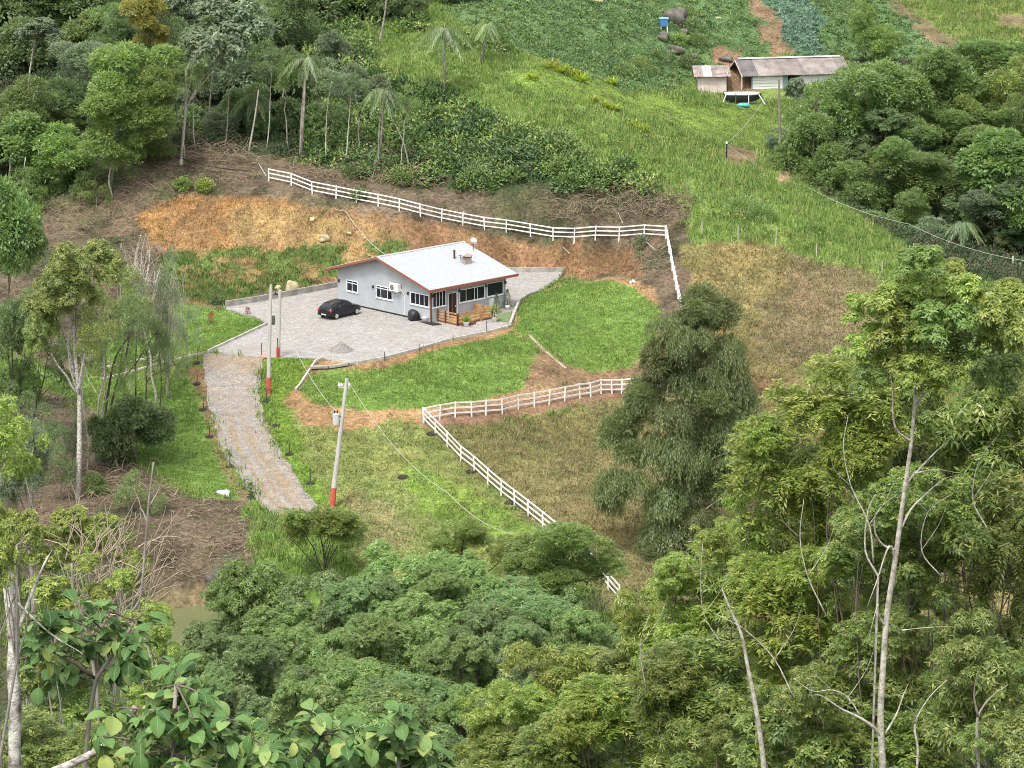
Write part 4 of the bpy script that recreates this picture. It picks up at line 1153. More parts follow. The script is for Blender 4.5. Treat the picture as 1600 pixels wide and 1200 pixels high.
for yy in (-.6, 5.05): MB().bar((-1.42, yy, H2 - .28), (-1.42, 2.25, H2 + 1.3), .05, .14).build('barge_board', M_WASH, lg)
for yy in (.1, 4.3): MB().box(-1.3, -1.18, yy, yy + .12, 0, H2).build('post', M_WASH, lg)
# stacked timber, yellowish, under the open gable
for k_ in range(9):
    o = MB().bar((0, -1.2, 0), (0, 1.4, 0), .16, .1).build('plank', M_WOOD)
    o.parent = None
    o.name = 'timber_plank'
    o.location = (p2.x - .95 + (k_ % 3) * .22, p2.y + 2.0, p2.z - .35 + (k_ // 3) * .12)
    tag(o, 'yellowish plank in the open end of the long shed, %s of the %s stack' % (('bottom', 'middle', 'top')[k_ // 3], ('left', 'middle', 'right')[k_ % 3]), 'plank', 'planks stacked under the open gable')
# oval tank / pool with dark sides
pt = Vector(at(1160, 160, 283.5)); gz = hz(pt.x, pt.y)
tk = empty('small_boat', (pt.x, pt.y, gz + .12), R(3), 'small dark-hulled boat with a white deck, propped on slanted struts in front of the sheds', 'boat')
BS = [(-1.95, .34, .40), (-1.75, .55, .16), (-1.1, .72, .05), (-.2, .80, .03), (.7, .76, .05), (1.35, .55, .16), (1.8, .26, .40), (2.05, .05, .66)]
mb = MB(); hs_ = []
for x, w, zb in BS: hs_ += [(x, -w, 1.0), (x, -w * .92, .62), (x, -w * .6, zb + .12), (x, 0, zb), (x, w * .6, zb + .12), (x, w * .92, .62), (x, w, 1.0)]
mb.add(hs_, [(i * 7 + j, i * 7 + 7 + j, i * 7 + 8 + j, i * 7 + 1 + j) for i in range(7) for j in range(6)] + [tuple(range(7)), tuple(reversed(range(49, 56)))])
mb.build('hull', simple('navy_hull', (.030, .032, .050), .5, .3, 2), tk, True)
mb = MB(); ds_ = []
for x, w, zb in BS[:-1]: ds_ += [(x, -w * 1.04, .90), (x, -w * 1.02, 1.05), (x, -w * .6, 1.16), (x, 0, 1.2), (x, w * .6, 1.16), (x, w * 1.02, 1.05), (x, w * 1.04, .90)]
mb.add(ds_, [(i * 7 + j, i * 7 + 7 + j, i * 7 + 8 + j, i * 7 + 1 + j) for i in range(6) for j in range(6)] + [(i * 7 + 6, i * 7 + 13, i * 7 + 7, i * 7) for i in range(6)] + [tuple(range(7)), tuple(reversed(range(42, 49)))])
mb.build('deck', simple('white_deck', (.62, .58, .52), .6, .12, 1.2), tk, True)
for xa, xb, ya in ((-2.6, -1.75, -.9), (2.15, 1.8, -.8)):
    MB().bar((xa + .25, ya - .1, -.1), (xb - .1, -.5, .95), .09).build('strut', M_WHITE, tk)
MB().bar((.55, -.95, 0), (.55, -.8, 1.0), .08).build('strut', M_WHITE, tk)
MB().bar((-.85, -.95, 0), (-.85, -.8, 1.15), .08).build('strut', M_WOODD, tk)
for i_, (u, v, nm) in enumerate(((1162, 167, 'teal bundle lying in the grass in front of the small boat'),)):
    q = hit(u, v, 250)
    o = MB().lathe([(.2, 0), (.75, .06), (.7, .3), (.35, .42), (.05, .4)], 12, sx=1.0, sy=.5).build('tarp_bundle', simple('teal_tarp', (.10, .40, .42), .6, .2, 3), None, True, q)
    tag(o, nm, 'tarp')
# blue box on a white stand by the boulder
q = hit(1037, 47, 250); gz = hz(q.x, q.y)
hv = empty('blue_box', (q.x, q.y, gz), R(8), 'bright blue box on a white stand beside the big boulder', 'box')
sc_ = 1.0
MB().box(-.42, .42, -.35, .35, .45, 1.25).build('box_body', simple('blue_box_paint', (.05, .17, .42), .5, .1), hv)
MB().box(-.5, .5, -.42, .42, 1.251, 1.38).build('lid', simple('pale_blue_lid', (.25, .50, .72), .5, .1), hv)
for x in (-.36, .36):
    for y in (-.28, .28): MB().box(x - .05, x + .05, y - .05, y + .05, -.3, .449).build('leg', M_WHITE, hv)
# ------------------------------------------------------------------ foliage builders
def unit(a):
    return a / (np.linalg.norm(a, axis=-1, keepdims=True) + 1e-9)

def leaf_quads(P, D, Nn, L, W, fold=0.12):
    """one folded four-cornered leaf per row"""
    D = unit(D); S = unit(np.cross(D, Nn)); Nn = np.cross(S, D)
    L = np.asarray(L).reshape(-1, 1); W = np.asarray(W).reshape(-1, 1)
    v0 = P; v2 = P + D * L
    md = P + D * L * 0.45 + Nn * (W * fold)
    v1 = md + S * W / 2; v3 = md - S * W / 2
    V = np.stack([v0, v1, v2, v3], 1).reshape(-1, 3)
    n = len(P); F_ = np.arange(4 * n).reshape(n, 4)
    return V, F_

PROTO = {}
def crown_proto(key, seed, R3, nlobe, lr, ncl, nleaf, L, W, style='broad', rho=0.4, low=-0.45, flat=0.8):
    rs = np.random.RandomState(seed)
    R3 = np.array(R3, float)
    c = []
    tries = 0
    while len(c) < nlobe and tries < 4000:
        tries += 1
        p = rs.uniform(-1, 1, 3)
        if np.linalg.norm(p) > 1: continue
        p = unit(p) * np.linalg.norm(p) ** 0.45 * (1 - lr / R3.mean() * .85)
        ph_ = math.atan2(p[1], p[0])
        q = p * R3 * (1 + .22 * math.sin(2 * ph_ + seed) + .16 * math.sin(3 * ph_ + seed * 2.3) + .12 * math.sin(5 * p[2] + seed))
        if all(np.linalg.norm(q - o) > lr * .72 for o in c): c.append(q)
    c = np.array(c); r = lr * rs.uniform(.5, 1.3, len(c))
    # tips on the lobes
    w = r ** 2; w = w / w.sum()
    li = rs.choice(len(c), ncl * 2, p=w)
    d = unit(rs.normal(size=(ncl * 2, 3)) + np.array([0, 0, .35]))
    ok = d[:, 2] > low
    pos = c[li] + d * (r[li] * rs.uniform(.72, 1.08, len(li)))[:, None] * np.array([1, 1, flat])
    # drop tips buried deep inside another lobe
    dist = np.linalg.norm(pos[:, None] - c[None], axis=2) / r[None]
    dist[np.arange(len(li)), li] = 9
    ok &= dist.min(1) > .62
    pos, d = pos[ok][:ncl], d[ok][:ncl]
    nc_ = len(pos)
    ctint = rs.uniform(0, 1, nc_)
    if style == 'droop':
        # hanging strings of narrow leaves
        k_ = nleaf; t = np.tile(np.linspace(0, 1, k_), nc_)[:, None]
        ln = np.repeat(rs.uniform(.35, 1.1, nc_), k_)[:, None] * rho * 2
        sw = np.repeat(rs.normal(size=(nc_, 3)) * [.22, .22, 0] + d * [.5, .5, 0], k_, 0)
        P = np.repeat(pos, k_, 0) + sw * ln * (1 - (1 - t) ** 2) * .8 + np.array([0, 0, -1]) * ln * t ** 1.5 + rs.normal(size=(nc_ * k_, 3)) * rho * .14
        D = np.array([0, 0, -1]) + rs.normal(size=P.shape) * [.42, .42, .25] + sw * .4
        Nn = np.repeat(d, k_, 0) * [1, 1, .4] + [0, 0, .45] + rs.normal(size=P.shape) * .4
    elif style == 'frond':
        # pinnate sprays: leaflets on both sides of arching stalks
        k_ = nleaf; t = np.tile(np.linspace(.05, 1, k_), nc_)[:, None]
        ax = np.repeat(unit(d * [1, 1, .35] + rs.normal(size=(nc_, 3)) * .5 + [0, 0, .25]), k_, 0)
        ln = np.repeat(rs.uniform(.6, 1.2, nc_), k_)[:, None] * rho * 2.4
        P = np.repeat(pos - d * rho * .5, k_, 0) + ax * ln * t + np.array([0, 0, -1]) * ln * t ** 2.2 * .55
        sd = np.tile(np.where(np.arange(k_) % 2, 1, -1), nc_)[:, None]
        side = unit(np.cross(ax, [0, 0, 1])) * sd
        D = side * .9 + ax * .55 + [0, 0, -.35] + rs.normal(size=P.shape) * .18
        Nn = np.array([0, 0, 1]) + ax * .2 + rs.normal(size=P.shape) * .25
    elif style == 'whorl':
        k_ = nleaf
        a = np.tile(np.linspace(0, 2 * math.pi, k_, endpoint=False), nc_) + np.repeat(rs.uniform(0, 6, nc_), k_)
        ax = np.repeat(unit(d + [0, 0, .8] + rs.normal(size=(nc_, 3)) * .3), k_, 0)
        s = unit(np.cross(ax, [.3, .9, .1])); t_ = np.cross(ax, s)
        D = s * np.cos(a)[:, None] + t_ * np.sin(a)[:, None] + ax * rs.uniform(-.35, .45, (nc_ * k_, 1)) + [0, 0, -.22]
        P = np.repeat(pos, k_, 0) + rs.normal(size=(nc_ * k_, 3)) * rho * .18
        Nn = ax + rs.normal(size=P.shape) * .25
    else:
        k_ = nleaf
        off = unit(rs.normal(size=(nc_ * k_, 3)) + np.repeat(d, k_, 0) * .8) * rs.uniform(.25, 1, (nc_ * k_, 1)) * rho
        P = np.repeat(pos, k_, 0) + off
        D = unit(off) + np.repeat(d, k_, 0) * .4 + [0, 0, -.35] + rs.normal(size=P.shape) * .35
        Nn = np.array([0, 0, 1.0]) + np.repeat(d, k_, 0) * .7 + rs.normal(size=P.shape) * .4
    n = len(P)
    V, F_ = leaf_quads(P, D, Nn, L * rs.uniform(.65, 1.2, n), W * rs.uniform(.7, 1.2, n))
    tint = np.clip(np.repeat(ctint, k_) * .6 + rs.uniform(0, .4, n), 0, 1)
    me = mesh_np('crown_' + key, V, F_, None, False, {'tint': ('FLOAT', np.repeat(tint, 4))})
    me.materials.append(None)
    PROTO[key] = dict(mesh=me, R=R3, lobes=c, r=r)
    return me

ML = {
    'mid':   leafmat('leaf_mid_green', (.070, .135, .046), (.150, .235, .078), (.270, .350, .125)),
    'dark':  leafmat('leaf_dark_green', (.070, .125, .056), (.130, .200, .082), (.240, .310, .135)),
    'grey':  leafmat('leaf_grey_green', (.100, .150, .095), (.175, .235, .140), (.280, .330, .215)),
    'bright': leafmat('leaf_bright_green', (.095, .175, .050), (.180, .275, .080), (.300, .385, .130)),
    'ochre': leafmat('leaf_ochre', (.140, .170, .048), (.250, .255, .065), (.370, .340, .100)),
    'lime':  leafmat('leaf_yellow_green', (.085, .150, .032), (.225, .320, .068), (.520, .540, .190)),
    'olive': leafmat('leaf_olive', (.065, .125, .034), (.185, .260, .070), (.430, .460, .160)),
    'euc':   leafmat('leaf_dull_olive', (.075, .115, .045), (.150, .200, .080), (.290, .335, .140)),
    'canopy': leafmat('leaf_canopy', (.072, .145, .046), (.175, .280, .088), (.370, .470, .170)),
    'canopy2': leafmat('leaf_canopy_blue', (.070, .135, .052), (.155, .245, .092), (.320, .410, .170)),
    'red': leafmat('leaf_red', (.20, .06, .045), (.32, .10, .07), (.42, .18, .12)),
    'vivid': leafmat('leaf_vivid', (.16, .25, .035), (.27, .36, .05), (.40, .46, .09)),
    'twig':  leafmat('leaf_sparse_pale', (.20, .19, .15), (.28, .27, .22), (.36, .36, .30)),
}
M_BARK = {
    'pale': simple('pale_bark', (.50, .47, .40), .9, .2, 9, c2=(.20, .17, .135), bmp=.5),
    'brown': simple('brown_bark', (.17, .13, .10), .9, .25, 3, bmp=.4),
    'dark': simple('dark_bark', (.075, .06, .05), .9, .25, 3),
    'grey': simple('grey_bark', (.30, .27, .235), .9, .25, 2.5, c2=(.14, .12, .10), bmp=.3),
    'lichen': simple('lichen_bark', (.62, .60, .54), .95, .3, 9, c2=(.075, .045, .035), bmp=.6),
}
crown_proto('broad1', 1, (3.5, 3.5, 3.2), 13, 1.35, 900, 13, .42, .21, 'broad', .42)
crown_proto('broad2', 2, (3.6, 3.4, 3.0), 16, 1.15, 950, 13, .38, .19, 'broad', .38)
crown_proto('fine1', 3, (3.5, 3.5, 3.0), 20, 1.05, 1250, 13, .28, .12, 'broad', .33)
crown_proto('fine2', 4, (3.4, 3.6, 3.2), 15, 1.2, 1250, 13, .27, .12, 'broad', .34)
crown_proto('big1', 5, (3.2, 3.2, 2.6), 14, 1.1, 420, 9, .50, .22, 'whorl', .5)
crown_proto('clump1', 6, (3.6, 3.6, 3.0), 30, .85, 2300, 9, .31, .10, 'whorl', .26, flat=.9)
crown_proto('clump2', 7, (3.6, 3.6, 3.0), 24, 1.0, 2300, 9, .31, .10, 'whorl', .28, flat=.9)
crown_proto('long1', 8, (3.5, 3.5, 2.8), 14, 1.2, 1000, 12, .42, .09, 'frond', .42)
crown_proto('euc1', 9, (2.2, 2.2, 1.5), 12, .62, 800, 13, .25, .065, 'broad', .30, low=-.55)
crown_proto('euc2', 10, (2.2, 2.2, 1.5), 8, .80, 600, 13, .26, .055, 'droop', .46, low=-.7)
crown_proto('spray1', 11, (1.5, 1.5, 1.4), 22, .38, 900, 13, .17, .050, 'frond', .15, low=-.8)
crown_proto('spray2', 12, (1.5, 1.5, 1.4), 20, .40, 900, 9, .20, .048, 'whorl', .16, low=-.8)
crown_proto('spray3', 13, (1.5, 1.5, 1.4), 24, .36, 1200, 9, .15, .052, 'whorl', .12, low=-.8)
crown_proto('tip1', 14, (1.0, 1.0, .7), 10, .30, 300, 8, .17, .062, 'whorl', .12, low=-.5)
crown_proto('open1', 15, (3.4, 3.4, 3.0), 13, .95, 480, 12, .22, .09, 'broad', .32)

TRS = random.Random(11)
def limb_path(p, q, rnd, n=6, bow=.12):
    p, q = Vector(p), Vector(q); L_ = (q - p).length
    o = Vector((rnd.uniform(-1, 1), rnd.uniform(-1, 1), rnd.uniform(0, 1))) * L_ * bow
    return [p.lerp(q, i / n) + o * math.sin(math.pi * i / n) + Vector((rnd.uniform(-1, 1), rnd.uniform(-1, 1), 0)) * L_ * .015 for i in range(n + 1)]

def tree(proto, mat, u, vt, vb, w, Y, label, group=None, bark='brown', base=None, r0=None, name='tree', cat='tree', nl=6, crowns=None, sink=.3, show_limbs=False, trunk_px=None, extra=0):
    """a tree whose crown fills the given part of the photograph at distance Y; crowns: more (proto, u, vt, vb, w, dY) for the same tree"""
    if base is not None: Y = min(Y, base[1] + 2.0)
    cc = Vector(at(u, (vt + vb) / 2, Y))
    s = Y / FPX
    if base is None:
        bx_, by_ = cc.x, cc.y
        b_ = Vector((bx_, by_, hz(bx_, by_) - sink))
    else:
        b_ = Vector(base)
    root = empty(name, b_, 0, label, cat, group)
    allc = [(proto, u, vt, vb, w, 0)] + list(crowns or [])
    for e_ in range(extra):
        k_ = TRS.uniform(.38, .6); a_ = TRS.uniform(0, 6.28)
        allc.append((proto, u + math.cos(a_) * w * .38, (vt + vb) / 2 + math.sin(a_) * (vb - vt) * .34 - (vb - vt) * k_ / 2, (vt + vb) / 2 + math.sin(a_) * (vb - vt) * .34 + (vb - vt) * k_ / 2, w * k_, -abs(math.cos(a_ * 2)) * w / 2 * Y / FPX * .7))
    fullh = max(cc.z - b_.z, .6)
    r0 = (r0 or max(.05, fullh * .015)) * .8
    M_ = M_BARK[bark]
    lead = cc - b_
    if trunk_px:
        path = [Vector(at(pu, pv, Y - .0)) - b_ for pu, pv in trunk_px]
        path = [Vector((0, 0, 0))] + path if base is not None else path
    else:
        path = limb_path((0, 0, 0), lead, TRS, 7, .03)
    npth = len(path)
    mb = MB().tube(path, [r0 * (1 - .62 * i / (npth - 1)) for i in range(npth)], 7)
    mb.build('trunk', M_, root, True)
    for ci, (pr, cu, cvt, cvb, cw, dY) in enumerate(allc):
        P = PROTO[pr]; c1 = Vector(at(cu, (cvt + cvb) / 2, Y + dY)); s1 = (Y + dY) / FPX
        sx_ = cw / 2 * s1 / P['R'][0] * .97; sz_ = (cvb - cvt) / 2 * s1 / P['R'][2] * .97
        rz = TRS.uniform(0, 6.28)
        o = link('crown', P['mesh'], root, c1 - b_, (0, 0, rz), (sx_, sx_, sz_))
        o.material_slots[0].link = 'OBJECT'
        o.material_slots[0].material = ML[mat]
        rm = Matrix.Rotation(rz, 3, 'Z')
        start = path[max(0, int(npth * (.55 if ci == 0 else .4)))]
        ids = list(range(len(P['lobes']))); TRS.shuffle(ids)
        if ci > 0:
            pth = limb_path(start, c1 - b_, TRS, 6, .08)
            MB().tube(pth, [r0 * .5 * (1 - .5 * i / 6) for i in range(7)], 6).build('branch', M_, root, True)
            start = c1 - b_
        for k_ in ids[:nl]:
            l = P['lobes'][k_]
            q = c1 - b_ + rm @ Vector((l[0] * sx_, l[1] * sx_, l[2] * sz_))
            st = start if ci else path[TRS.randint(int(npth * .5), npth - 1)]
            pth = limb_path(st, q, TRS, 4, .1)
            rr = r0 * .34
            MB().tube(pth, [rr, rr * .8, rr * .6, rr * .4, rr * .25], 5, False).build('branch', M_, root, True)
    return root

def smooth_px(P, n=4):
    P = [np.array(p, float) for p in P]
    if len(P) < 3: return [tuple(p) for p in P]
    Q = [P[0] * 2 - P[1]] + P + [P[-1] * 2 - P[-2]]; out = []
    for i in range(1, len(Q) - 2):
        for k_ in range(n):
            t = k_ / n; a, b_, c_, d_ = Q[i - 1], Q[i], Q[i + 1], Q[i + 2]
            out.append(tuple(.5 * (2 * b_ + (c_ - a) * t + (2 * a - 5 * b_ + 4 * c_ - d_) * t * t + (3 * b_ - a - 3 * c_ + d_) * t ** 3)))
    return out + [tuple(P[-1])]

def bare_trunk(px, Y, r0, r1, label, bark='pale', twigs=(), name='bare_tree', cat='tree', group=None, foot=True):
    """pale trunk drawn through pixels (bottom first) at distance Y, rooted in the ground"""
    pts = [Vector(at(u, v, Y)) for u, v in smooth_px(px)]
    if foot:
        g = hz(pts[0].x, pts[0].y) - .2
        if pts[0].z > g: pts = [Vector((pts[0].x - (pts[1].x - pts[0].x) * .3, pts[0].y, g))] + pts
    o = pts[0]
    root = empty(name, o, 0, label, cat, group)
    n = len(pts)
    MB().tube([p - o for p in pts], [r0 + (r1 - r0) * i / (n - 1) for i in range(n)], 8).build('trunk', M_BARK[bark], root, True)
    for tw in twigs:
        q = [Vector(at(u, v, Y + (tw[1] if isinstance(tw[1], (int, float)) else 0) * 0)) for u, v in smooth_px(tw[0])]
        m_ = len(q); rr = tw[1]
        # pull the far end of each branch a little out of the trunk's plane
        q = [p + Vector((0, tw[2] * i / max(1, m_ - 1), 0)) for i, p in enumerate(q)]
        MB().tube([p - o for p in q], [rr * (1 - .88 * i / (m_ - 1)) for i in range(m_)], 6).build('branch', M_BARK[bark], root, True)
    return root

# ------------------------------------------------------------------ forest, top left
F_ = 'trees of the dense forest at the top left'
tree('fine1', 'bright', 205, 55, 160, 145, 252, 'light green layered tree, its bright crown reaching over the bank top', base=hit(172, 296, 200), bark='grey',
     crowns=[('fine2', 245, 90, 170, 90, -1), ('fine1', 185, 120, 205, 125, -2), ('fine2', 225, 140, 215, 90, -2), ('fine2', 170, 180, 262, 105, -3)], r0=.2)
tree('big1', 'grey', 335, 5, 118, 150, 252, 'tall tree with grey-green clumped leaves and a slim bare trunk above the bank', base=hit(283, 258, 220), bark='pale', r0=.24,
     crowns=[('big1', 395, 0, 80, 90, 2)], trunk_px=[(284, 240), (290, 170), (291, 110), (310, 70)])
tree('broad2', 'ochre', 225, -20, 50, 75, 268, 'tree with ochre yellow foliage at the top edge of the forest', bark='grey', crowns=[('fine1', 240, 30, 80, 60, 0)])
tree('big1', 'grey', 62, 30, 75, 100, 262, 'flat-topped pale tree with a slender forked trunk in the forest', bark='pale', trunk_px=[(40, 190), (46, 115), (52, 75), (56, 60)], base=hit(40, 225, 200), r0=.16)
tree('fine2', 'mid', 35, 120, 210, 110, 250, 'rounded mid-green tree low at the left edge of the forest', bark='grey')
tree('fine1', 'grey', 135, 55, 130, 110, 262, 'soft grey-green feathery tree behind the bright layered tree', bark='grey')
tree('broad1', 'mid', 20, 185, 285, 125, 246, 'leafy tree with pale slim trunk at the left edge above the brown bank', bark='pale', base=hit(15, 300, 200))
tree('fine2', 'bright', 85, 195, 280, 130, 244, 'small spreading tree on the brown bank beside the pale trunks', bark='pale', base=hit(40, 305, 200), nl=4)
tree('open1', 'mid', 120, 240, 315, 95, 242, 'low bushy tree hanging over the brown bank', bark='grey', base=hit(125, 315, 200))
tree('broad1', 'mid', 15, 290, 470, 125, 214, 'dense dark green tree cut by the left edge of the photo', bark='brown', base=hit(12, 520, 150), crowns=[('broad2', 40, 330, 420, 70, -1)])
tree('open1', 'mid', 45, 270, 340, 80, 240, 'small leafy tree hanging low over the brown bank at left', bark='pale', nl=4)
tree('fine2', 'mid', 235, 195, 262, 80, 246, 'green tree right of the trunk of the bright layered tree', bark='grey', nl=3)
tree('broad2', 'mid', 60, 235, 310, 90, 243, 'leafy tree over the brown bank between the white trunks', bark='pale', nl=3)
tree('open1', 'bright', 150, 285, 330, 60, 240, 'low light green shrub tree on the brown bank', bark='grey', nl=3)
tree('open1', 'dark', 185, 245, 300, 80, 243, 'dark scrubby tree at the foot of the bright layered tree', bark='grey', nl=4)
bare_trunk_later = [([(66, 300), (62, 260), (60, 230)], 'white trunk on the brown bank, second from the left edge'), ([(38, 312), (36, 280), (40, 245)], 'thin white trunk between two thicker ones at the left edge'), ([(176, 310), (170, 280), (176, 250)], 'pale trunk under the bright layered tree'), ([(100, 295), (98, 265), (104, 240)], 'slim pale trunk among low crowns on the brown bank')]
fill = [(-10, -30, 90, 130, 285, 'dark tree in the top left corner'), (70, -40, 60, 130, 290, 'dark tree at the top edge, second from the left corner'), (150, -40, 60, 140, 290, 'dark tree at the top edge, left of the ochre tree'),
        (300, -60, 30, 130, 292, 'dark tree at the top edge, right of the ochre tree'), (20, 40, 160, 120, 272, 'mid-dark tree at the left edge under the corner tree'), (110, 110, 220, 120, 258, 'dark tree left of the bright layered tree'),
        (150, 10, 100, 110, 280, 'dark tree under the top edge, left of the ochre crown'), (280, 30, 150, 100, 270, 'dark tree between the ochre tree and the clumped grey-green crown'),
        (370, 60, 190, 110, 262, 'dark tree right of the clumped grey-green crown'), (440, -20, 110, 120, 278, 'large dark bluish tree above the fronds of the fence-end palm'), (430, 70, 190, 100, 262, 'dark tree left of the fence-end palm'),
        (330, 90, 200, 110, 264, 'dark tree directly behind the bare trunk of the clumped tree'), (500, -40, 70, 120, 290, 'dark tree at the top edge near the middle left'), (250, 120, 210, 80, 262, 'dark tree right beside the bright layered tree'),
        (20, 220, 290, 90, 252, 'dark tree at the left edge low by the brown bank'), (400, 130, 215, 80, 256, 'dark tree behind the pale leaning trunk'), (570, -40, 60, 100, 292, 'dark tree at the top edge, where the forest thins'),
        (620, -30, 50, 80, 290, 'bushy tree at the top edge left of the lone palm'), (520, 50, 130, 70, 274, 'dark round tree behind the fence-end palm'), (400, -40, 60, 130, 290, 'dark tree at the top edge above the clumped crown'),
        (690, -60, 10, 90, 298, 'tree top cut by the top edge above the lone palm'), (70, 150, 240, 100, 256, 'shaded tree below the flat-topped pale tree'), (300, 160, 240, 90, 256, 'shaded low tree beside the foot of the clumped tree'),
        (365, 175, 240, 90, 253, 'shaded low tree behind the leftmost bare trunk'), (440, 160, 245, 80, 254, 'shaded low tree left of the straight grey trunk'), (520, 150, 235, 80, 256, 'shaded low tree right of the straight grey trunk'),
        (230, 175, 235, 60, 254, 'shaded bush-like tree at the right foot of the bright layered tree'), (190, 20, 120, 90, 275, 'dark tree above the bright layered tree'), (560, 110, 200, 80, 262, 'dark tree between the two fence palms')]
for i, (u, vt, vb, w, Y, lb) in enumerate(fill):
    tree(('broad1', 'fine1', 'broad2', 'fine2')[i % 4], ('dark', 'mid', 'dark', 'grey', 'dark')[i % 5], u, vt, vb, w * 1.1, Y, lb + ' of the forest', F_, bark='dark', nl=2, extra=2)
# slim bare trunks standing at the forest edge
bt = [([(388, 240), (398, 185), (404, 140)], 'pale leaning trunk, leftmost of the bare trunks behind the fence end', .11, 'pale'),
      ([(436, 190), (442, 150), (448, 108)], 'short pale trunk leaning right in the dark of the forest', .09, 'pale'),
      ([(470, 250), (471, 200), (474, 150), (478, 100)], 'straight grey trunk just above the fence end', .16, 'grey'),
      ([(541, 252), (544, 205), (548, 150)], 'thin pale trunk with a dry brown top above the fence', .08, 'pale'),
      ([(590, 268), (592, 215), (594, 170)], 'thin greenish trunk behind the fence, below the dry palm', .09, 'grey'),
      ([(325, 205), (328, 160), (332, 115)], 'thin grey trunk below the clumped grey-green crown', .09, 'grey'),
      ([(640, 265), (632, 228), (618, 195), (608, 178)], 'crooked fallen bare branch leaning over the brush pile', .09, 'grey'),
      ([(130, 290), (134, 255), (140, 235)], 'small pale trunk on the brown bank at left', .08, 'pale'),
      ([(12, 300), (15, 270), (17, 240)], 'white trunk at the left edge on the brown bank', .12, 'pale'),
      ([(592, 70), (600, 30), (605, -10)], 'dark thin forked tree at the top between forest and ridge', .13, 'grey')]
for i_, (u_, v_, t_, dx_, w_) in enumerate([(262, 238, 135, 4, 60), (304, 236, 125, 3, 50), (350, 236, 112, 8, 70), (418, 236, 110, 5, 60), (452, 238, 125, -6, 50), (508, 252, 130, 9, 70), (560, 250, 150, -5, 50), (625, 262, 170, 10, 46), (232, 232, 150, 3, 50)]):
    bb_ = hit(u_, v_, 200)
    tree('open1', ('dark', 'mid', 'grey')[i_ % 3], u_ + dx_, t_ - 32, t_ + 26, w_ * 1.25, bb_.y, 'slender pale-trunked tree at the forest edge above the bank, %s counting from the left' % ['second', 'third', 'fourth', 'fifth', 'sixth', 'seventh', 'eighth', 'last', 'first'][i_],
         'slender trees at the forest edge', base=bb_, bark='pale' if i_ % 2 else 'grey', r0=.085, nl=3)
for px, lb in bare_trunk_later: bt.append((px, lb, .09, 'pale'))
for px, lb, r, bk in bt:
    b0 = hit(*px[0], 200)
    bare_trunk(px, b0.y, r, r * .5, lb, bk, foot=False)
# ------------------------------------------------------------------ palms
def palm(u, vt, base_px, crown_r, label, mat='dark', skirt=True, r=.11, group=None, ymin=200, nf=20, base=None, Yc=None):
    b0 = base or hit(*base_px, ymin)
    top = Vector(at(u, vt, Yc or b0.y)) - b0
    root = empty('palm_tree', b0, 0, label, 'palm tree', group)
    MB().tube([Vector((0, 0, -.3)), top * .5 + Vector((.05, 0, 0)), top], [r, r * .8, r * .75], 8).build('trunk', M_BARK['grey'], root, True)
    rs = np.random.RandomState(int(abs(u * 7 + vt)))
    for j in range(nf):
        a = 2 * math.pi * j / nf + rs.uniform(-.2, .2); el = rs.uniform(-.15, 1.15)
        ln = crown_r * rs.uniform(.85, 1.15); k_ = 34
        t = np.linspace(0.04, 1, k_)[:, None]
        hx = np.array([math.cos(a), math.sin(a), 0])
        P = hx * ln * t * math.cos(el * .7) + np.array([0, 0, 1]) * (ln * (t * math.sin(el) - t ** 2 * (.75 + .75 * math.sin(max(el, 0)))))
        P = np.repeat(P, 2, 0); sgn = np.tile([1, -1], k_)[:, None]
        side = np.cross(hx, [0, 0, 1]) * sgn
        D = side * .55 + hx * .4 + np.array([0, 0, -1.0]) + rs.normal(size=P.shape) * .12
        V, Q = leaf_quads(P, D, np.tile([0, 0, 1.0], (2 * k_, 1)) + hx * .3, ln * .30 * np.repeat(np.sin(np.clip(t[:, 0] * 2.6 + .35, 0, 3)), 2) + .05, .07)
        o = link('frond', mesh_np('frond', V, Q, ML[mat], False, {'tint': ('FLOAT', np.full(len(V), rs.uniform(0.1, .8)))}), root, top)
    if skirt:
        n = 160; d = unit(rs.normal(size=(n, 3)) + [0, 0, -.9])
        V, Q = leaf_quads(d * .25, d, rs.normal(size=(n, 3)), rs.uniform(.5, 1.1, n), .07)
        link('dry_skirt', mesh_np('skirt', V, Q, M_STRAWLEAF, False, {'tint': ('FLOAT', np.repeat(rs.uniform(0, 1, n), 4))}), root, top - Vector((0, 0, .35)))
    return root
M_STRAWLEAF = leafmat('dry_leaf', (.22, .13, .07), (.34, .23, .12), (.45, .35, .2))
palm(695, 45, (694, 158), 3.4, 'tall palm with a pale trunk standing alone on the grassy ridge', 'dark')
palm(478, 92, (470, 252), 2.8, 'palm with hanging fronds above the fence end', 'dark', r=.13)
palm(600, 142, (592, 262), 2.6, 'palm with a dry brown skirt behind the fence', 'dark', r=.12)
palm(396, 152, (404, 215), 2.4, 'small drooping palm in the dark forest behind the fence end', 'dark', r=.1)
palm(762, 38, (750, 100), 2.2, 'bushy palm with upright fronds near the top of the ridge', 'mid', False, nf=18)
o_ = hit(548, 128, 200)
